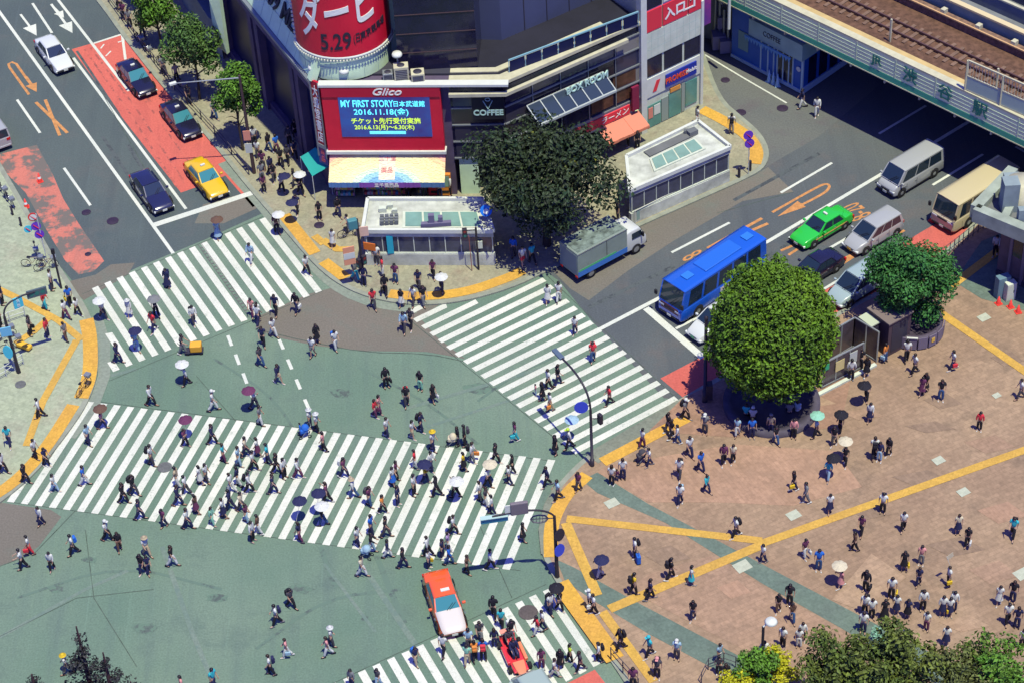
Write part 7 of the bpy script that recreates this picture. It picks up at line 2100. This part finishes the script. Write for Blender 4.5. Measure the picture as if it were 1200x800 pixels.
# small signal at the right end of the entrance
B = G(561, 316, .12); t = thing('signal_pole', 'thin dark signal pole at the right end of the front subway entrance', 'traffic signal', B)
MB().tube([(0, 0, 0), (0, 0, 3.6)], .07, 8).build('pole', polem, t); signal_body(t, (-.75, 0, 3.2), .1); MB().bar((0, 0, 3.4), (-.75, 0, 3.4), .05, .05).build('bracket', polem, t); MB().tube([(-.45, -.1, 0), (-.5, -.1, 3.0)], .03, 6).build('stay', mat('rust_pole', (.22, .07, .06), .6), t)
# dark poles
B = G(826, 470, .12); t = thing('dark_pole', 'tall plain dark pole beside the clipped round tree at the red lane end', 'pole', B); MB().tube([(0, 0, 0), (0, 0, .9), (0, 0, .9), (0, 0, 6.8)], [.17, .17, .12, .10], 10).build('shaft', polem, t); MB().box((.25, 0, .9), (.4, .5, 1.2)).build('control_box', polem, t); MB().lathe([(.13, 0), (.12, .12), (.001, .2)], 10, (0, 0, 6.8)).build('cap', polem, t)
B = G(72, 338, .12); t = thing('dark_pole', 'short black pole at the left kerb above the hanging guide sign', 'pole', B); MB().tube([(0, 0, 0), (0, 0, 3.4)], .075, 8).build('shaft', polem, t); MB().box((0, 0, 3.2), (.22, .18, .35)).build('cap', blackm, t)
B = G(298, 203, .12); t = thing('utility_pole', 'dark utility pole with a long side arm beside the yellow taxi', 'pole', B)
MB().tube([(0, 0, 0), (0, 0, 8.4)], [.14, .09], 10).build('shaft', mat('pole_brown', (.05, .03, .035), .6), t)
ar = local(t, G(222, 208, 0) * 1.0 + Vector((0, 0, 8.1))); MB().tube([(0, 0, 8.2), ar], [.06, .04], 8).build('arm', steel, t); MB().box(ar, (.5, .25, .14), .4).build('lamp_head', whitem, t)
for z_, m_ in ((2.3, mat('poster_pale', (.38, .40, .36), .6)), (3.4, mat('poster_salmon', (.5, .2, .14), .6))): MB().box((-.1, -.14, z_), (.5, .05, .8)).build('notice', m_, t)
# plaza lamp
B = G(892, 792, .12); t = thing('plaza_lamp', 'slim plaza lamp post with a white disc head at the bottom edge', 'street lamp', B)
MB().tube([(0, 0, 0), (0, 0, 4.1)], .08, 10).build('pole', polem, t); l = MB(); l.lathe([(.001, .16), (.28, .12), (.36, 0), (.3, -.06), (.001, -.06)], 18, (.42, .1, 4.35)); l.build('disc_head', whitem, t); MB().tube([(0, 0, 4.1), (.2, .05, 4.3), (.42, .1, 4.32)], .05, 8).build('neck', whitem, t)
# traffic signs
def sign_post(x, y, h, discs, label):
    t = thing('traffic_sign', label, 'traffic sign', G(x, y, .12)); MB().tube([(0, 0, 0), (0, 0, h)], .035, 8).build('post', polew, t)
    for dx, z_, r_, m_, inner in discs:
        o = MB(); o.disc((dx, -.06, z_), r_, 20, 0, (.25, -1, .1)); s = o.build('sign_face', m_, t); s.modifiers.new('s', 'SOLIDIFY').thickness = .03
        if inner == 'ring':
            q = MB(); q.disc((dx + .012, -.085, z_ + .002), r_ * .74, 18, 0, (.25, -1, .1)); q.build('white_centre', whitem, s); 
        q = MB(); q.bar((dx - r_ * .5, -.095, z_ + r_ * .5), (dx + r_ * .5, -.095, z_ - r_ * .5), .07, .02); q.build('red_bar', signred, s)
    return t
sign_post(56, 309, 4.3, ((-.25, 4.1, .32, signred, 'ring'), (-.18, 3.3, .33, signpurp, ''), (-.08, 2.6, .33, signpurp, ''), (-.75, 3.1, .28, cyans, '')), 'white post with four round signs at the left kerb above the bicycles')
sign_post(877, 204, 3.5, ((-.1, 3.4, .36, signpurp, ''), (0, 2.7, .36, signpurp, '')), 'white post with two violet round no parking signs at the side street corner')
# cones
def cone(x, y, label, h=.75, m_=None):
    z = gz(x, y); t = thing('traffic_cone', label, 'traffic cone', G(x, y, z), pr.uniform(0, 1), 'traffic cones'); m_ = m_ or mat('cone_red', (.56, .04, .03), .5)
    MB().box((0, 0, .02), (.42, .42, .04)).build('base', m_, t); MB().lathe([(.17, .04), (.035, h), (.001, h)], 14).build('cone', m_, t)
    if h < 1 and h != .6: MB().lathe([(.128, .30), (.098, .46)], 14).build('white_band', wtext, t)
    return t
cone(47, 213, 'red traffic cone on the worn red lane nearest the left edge of the dash line'); cone(31, 243, 'red traffic cone at the left kerb above the round signs'); cone(1092, 259, 'red and white cone in front of the beige minibus')
cone(1170, 356, 'red cone leftmost by the station cabinets', .6); cone(1184, 360, 'red cone middle of three by the station wall', .6); cone(1193, 366, 'red cone rightmost by the station wall shade', .6)
for x, y, l in ((901, 96, 'pale cone leftmost in front of the blue shop'), (906, 98, 'pale cone in the middle in front of the blue shop'), (911, 101, 'pale cone rightmost in front of the blue shop')): cone(x, y, l, 1.05, mat('cone_pale_blue', (.30, .46, .48), .6))
# bicycles
def ringtube(mb, c, r, w, n=22):
    mb.tube([(c[0] + math.cos(6.2832 * k / n) * r, c[1], c[2] + math.sin(6.2832 * k / n) * r) for k in range(n + 1)], w, 6, 0, False)
def bicycle(x, y, ang, label, fm=None, lean=.12):
    z = gz(x, y); t = thing('bicycle', label, 'bicycle', G(x, y, z), ground_dir(x, y, ang, z), 'parked bicycles'); fm = fm or polem
    for sx in (-.52, .52):
        w = MB(); ringtube(w, (0, 0, 0), .32, .022); o = w.build('wheel', tyre, t, (sx, 0, .34)); q = MB()
        for k in range(8): a = 6.2832 * k / 8; q.bar((0, 0, 0), (math.cos(a) * .31, 0, math.sin(a) * .31), .008, .008)
        q.build('spokes', chrome, o)
    f = MB(); A, S, Bk, F, Hd = Vector((-.52, 0, .34)), Vector((-.2, 0, .82)), Vector((-.08, 0, .32)), Vector((.52, 0, .34)), Vector((.38, 0, .86))
    for p, q in ((A, Bk), (A, S), (S, Bk), (Bk, Hd), (S, Hd), (Hd, F)): f.tube([p, q], .02, 6)
    f.build('frame', fm, t); h = MB(); h.tube([(.3, -.27, 1.0), (.42, -.2, 1.0), (.42, .2, 1.0), (.3, .27, 1.0)], .015, 6); h.tube([Hd, (.42, 0, 1.0)], .018, 6); h.build('handlebar', chrome, t)
    MB().box((-.24, 0, .9), (.26, .14, .06), 0, 0, .8).build('saddle', blackm, t)
    b = MB(); b.box((.62, 0, .88), (.3, .34, .22), 0, 0, 1.1); b.build('basket', steel, t)
    return t
bicycle(40, 313, 0, 'bicycle with a big front wheel lying nearest the left kerb signs', mat('bike_beige', (.30, .26, .16), .5)); bicycle(55, 316, 20, 'bicycle under the round signs right of the other bicycle', mat('bike_brown', (.16, .09, .06), .5)); bicycle(4, 228, 300, 'dark bicycle at the left edge above the sign post'); bicycle(12, 240, 300, 'dark bicycle just below another at the left edge', mat('bike_violet', (.07, .05, .10), .5)); bicycle(43, 298, 280, 'dark bicycle standing on the pavement behind the sign post')
bicycle(164, 52, 300, 'violet bicycle among street trees nearest the top edge', mat('bike_violet', (.07, .05, .10), .5)); bicycle(173, 64, 300, 'dark bicycle among street trees below the topmost bicycle'); bicycle(189, 80, 300, 'dark bicycle under the middle street tree'); bicycle(214, 106, 300, 'bicycle by the kerb between the middle and lowest street trees', mat('bike_beige', (.30, .26, .16), .5)); bicycle(410, 278, 15, 'black bicycle with a pale basket beside the cream topped person'); bicycle(99, 458, 60, 'bicycle at the left kerb gap between yellow tactile strips', mat('bike_brown', (.16, .09, .06), .5)); bicycle(6, 398, 30, 'white framed bicycle by the left signal post', polew); bicycle(14, 410, 30, 'second pale bicycle by the foot of the left signal post', mat('bike_grey', (.25, .28, .3), .5))
# hand cart with a yellow box, strollers
B = G(228, 413, .02); t = thing('hand_cart', 'low hand cart with an orange yellow box pulled below the upper left crosswalk', 'cart', B, ground_dir(228, 413, 5, 0))
bevel(MB().box((.15, 0, .5), (.75, .6, .5)).build('box', mat('box_amber', (.56, .28, .03), .6), t), .06); MB().box((0, 0, .2), (1.2, .55, .06)).build('deck', darkst, t); MB().tube([(-.6, 0, .22), (-1.0, 0, .9)], .02, 6).build('handle', darkst, t)
for x in (-.4, .45):
    for y_ in (-.24, .24): w = MB(); ringtube(w, (0, 0, 0), .09, .03, 12); w.build('wheel', tyre, t, (x, y_, .11))
def stroller(x, y, ang, m_, label):
    z = gz(x, y); t = thing('stroller', label, 'stroller', G(x, y, z), ground_dir(x, y, ang, z), 'strollers'); bevel(MB().box((0, 0, .55), (.5, .42, .3)).build('seat', m_, t), .08)
    h = MB(); h.lathe([(.26, 0), (.22, .18), (.12, .28), (.001, .31)], 14, (-.1, 0, .68)); h.build('hood', m_, t); f = MB(); f.tube([(.25, .2, .1), (-.45, .2, .95), (-.45, -.2, .95), (.25, -.2, .1)], .018, 6); f.build('frame', steel, t)
    for sx in (-.3, .28):
        for sy in (-.2, .2): w = MB(); ringtube(w, (0, 0, 0), .1, .025, 12); w.build('wheel', tyre, t, (sx, sy, .12))
stroller(751, 541, 210, cloth('d'), 'dark stroller pushed on the plaza near the tactile strip'); stroller(357, 511, 200, cloth('b'), 'blue stroller at the top edge of the wide crosswalk'); stroller(429, 652, 160, cloth('s'), 'pale blue stroller at the bottom edge of the wide crosswalk'); stroller(530, 521, 180, cloth('c'), 'cream topped stroller beside the black suited person above the wide crosswalk')
# fences and rails
def rail_fence(name, pts, h, label, pm, rails=(.95, .5), step=1.5, post=.07, panel=None, cat='fence'):
    P = [G(x, y, .12) for x, y in pts]; t = thing(name, label, cat, P[0])
    pos = []
    for a, b in zip(P, P[1:]):
        n = max(1, int((b - a).length / step)); pos += [a + (b - a) * k / n for k in range(n)]
    pos.append(P[-1])
    for p in pos: q = p - P[0]; MB().box((q.x, q.y, h / 2), (post, post, h)).build('post', pm, t)
    for f in rails:
        r = MB(); r.tube([p - P[0] + Vector((0, 0, h * f)) for p in P], post * .42, 6); r.build('rail', pm, t)
    if panel:
        for a, b in zip(pos, pos[1:]):
            A, B_ = a - P[0], b - P[0]; d = (B_ - A) * .06; q = MB(); q.quad(A + d + Vector((0, 0, h * .15)), B_ - d + Vector((0, 0, h * .15)), B_ - d + Vector((0, 0, h * .85)), A + d + Vector((0, 0, h * .85))); o = q.build('panel', panel, t); o.modifiers.new('s', 'SOLIDIFY').thickness = .02
    return t
rail_fence('guard_fence', [(128, 3), (158, 44), (205, 106), (252, 158), (292, 205)], .85, 'dark guard fence along the pavement beside the red taxi lane', mat('fence_dark', (.05, .045, .06), .6), step=2.0)
rail_fence('guard_fence', [(744, 262), (780, 244), (814, 228), (850, 211)], 1.1, 'pale panelled guard rail in front of the right subway entrance', mat('fence_pale', (.36, .37, .33), .6), (.97,), 1.7, .1, mat('fence_glass', (.18, .26, .24), .3))
rail_fence('guard_fence', [(1102, 306), (1128, 286), (1152, 268), (1178, 248), (1200, 232)], 1.0, 'dark slatted fence between the red lane and the plaza', mat('fence_violet', (.06, .05, .075), .6), (.97, .2), .45, .05)
rail_fence('guard_fence', [(716, 772), (730, 788), (748, 808)], 1.0, 'dark railing at the bottom plaza kerb beside the tactile strip', mat('fence_dark', (.05, .045, .06), .6), (.97, .55), 1.0, .06)
rail_fence('guard_fence', [(-12, 452), (8, 441), (28, 427)], .9, 'white railing on the left pavement below the signal post', polew, (.97, .55), .7, .06)
rail_fence('guard_fence', [(-12, 392), (12, 378), (30, 372)], .9, 'white railing on the left pavement behind the parked bicycles', polew, (.97, .55), .8, .06)
t = thing('yellow_board', 'long yellow board lying by the left signal post', 'board', G(29, 408, .12), ground_dir(29, 408, -30, .12)); bevel(MB().box((0, 0, .25), (1.1, .45, .3)).build('board', mat('board_yellow', (.56, .33, .03), .6), t), .08); MB().box((0, 0, .06), (.9, .3, .12)).build('feet', darkst, t)
rail_fence('curved_railing', [(822, 800), (830, 784), (848, 777), (862, 782)], .95, 'curved pale railing around the stair head at the bottom edge', mat('fence_dark', (.05, .045, .06), .6), (.97, .5), .7, .05)
for x, y, l in ((866, 208, 'middle'), (879, 200, 'rightmost'), (849, 214, 'leftmost')):
    o = MB().lathe([(.10, 0), (.10, .8), (.07, .88), (.001, .9)], 12).build('bollard', polem, loc=G(x, y, .12)); tag(o, '%s of three dark bollards at the side street corner' % l, 'bollard', 'bollards at the side street corner')
for x, y, l in ((15, 252, 'upper dark bollard at the left kerb above the round signs'), (25, 265, 'lower dark bollard at the left kerb beside the round signs')):
    o = MB().lathe([(.08, 0), (.08, .75), (.001, .8)], 12).build('bollard', polem, loc=G(x, y, .12)); tag(o, l, 'bollard', 'bollards at the left kerb')
# glazed smoking-corner gate on the plaza
t = thing('metal_gate', 'glazed steel framed enclosure with posters between the two plaza trees', 'gate', G(985, 445, .12))
def glazed(a, b, h, n, nm='panel'):
    A, B_ = local(t, G(*a, .12)), local(t, G(*b, .12))
    f = MB()
    for k in range(n + 1): p = A + (B_ - A) * k / n; f.bar(p, p + Vector((0, 0, h)), .09, .09)
    for z_ in (.12, h): f.bar(A + Vector((0, 0, z_)), B_ + Vector((0, 0, z_)), .09, .09)
    f.build('frame', mat('gate_steel', (.26, .28, .27), .4, metal=.4), t)
    for k in range(n):
        p, q = A + (B_ - A) * (k + .06) / n, A + (B_ - A) * (k + .94) / n; m_ = MB(); m_.quad(p + Vector((0, 0, .2)), q + Vector((0, 0, .2)), q + Vector((0, 0, h - .1)), p + Vector((0, 0, h - .1))); o = m_.build(nm, mat('gate_glass', (.07, .055, .065), .25, spec=.5, vary=.4, scale=1.5), t); o.modifiers.new('s', 'SOLIDIFY').thickness = .02
    return A, B_
A, B_ = glazed((963, 455), (1010, 431), 2.1, 3); glazed((970, 424), (999, 407), 2.5, 2); glazed((999, 407), (1027, 424), 2.5, 2)
for f, z_, m_, w_, h_ in ((.07, 1.7, mat('poster_green', (.03, .30, .14), .5), .5, .45), (.42, 1.3, mat('poster_cream', (.48, .40, .18), .6), .7, .8), (.75, 1.4, mat('poster_pale', (.38, .40, .36), .6), .6, .9)):
    p = A + (B_ - A) * f; MB().box((p.x, p.y - .07, z_), (w_, .03, h_), math.atan2((B_ - A).y, (B_ - A).x)).build('poster', m_, t)
st_ = MB(); a_, b_ = local(t, G(948, 469, .12)), local(t, G(1026, 428, .12)); st_.bar(a_ + Vector((0, 0, .08)), b_ + Vector((0, 0, .08)), .25, .16); st_.build('kerb_step', concm, t)
for x, y, h, w, m_, top, lab in ((1019, 406, 2.3, 1.1, mat('kiosk_dark', (.035, .03, .045), .5), mat('kiosk_pale_top', (.34, .38, .28), .7), 'dark kiosk box with a pale green top beside the glazed gate'), (1040, 402, 2.7, 1.9, mat('kiosk_brown', (.06, .04, .05), .6), mat('kiosk_roof_brown', (.14, .11, .10), .8), 'larger brown roofed kiosk between the gate and the round planter')):
    k = thing('kiosk', lab, 'kiosk', G(x, y, .12), R(33)); MB().box((0, 0, h / 2), (w, w, h)).build('body', m_, k); bevel(MB().box((0, 0, h + .06), (w * 1.1, w * 1.1, .12)).build('roof', top, k), .02); MB().box((0, -w / 2 - .01, h * .5), (w * .7, .02, h * .8)).build('door', darkst, k)
# held white flag above the schoolchildren
B = G(1110, 684, .12); t = thing('guide_flag', 'small white flag held up by the tour guide among schoolchildren', 'flag', B); MB().tube([(.25, 0, .9), (-.2, .1, 2.2)], .012, 6).build('stick', whitem, t); q = MB(); q.quad((-.2, .1, 2.2), (-.12, .12, 1.85), (.25, .3, 2.0), (.18, .28, 2.35)); o = q.build('flag_cloth', cloth('c'), t); o.modifiers.new('s', 'SOLIDIFY').thickness = .01
bpy.context.view_layer.update()
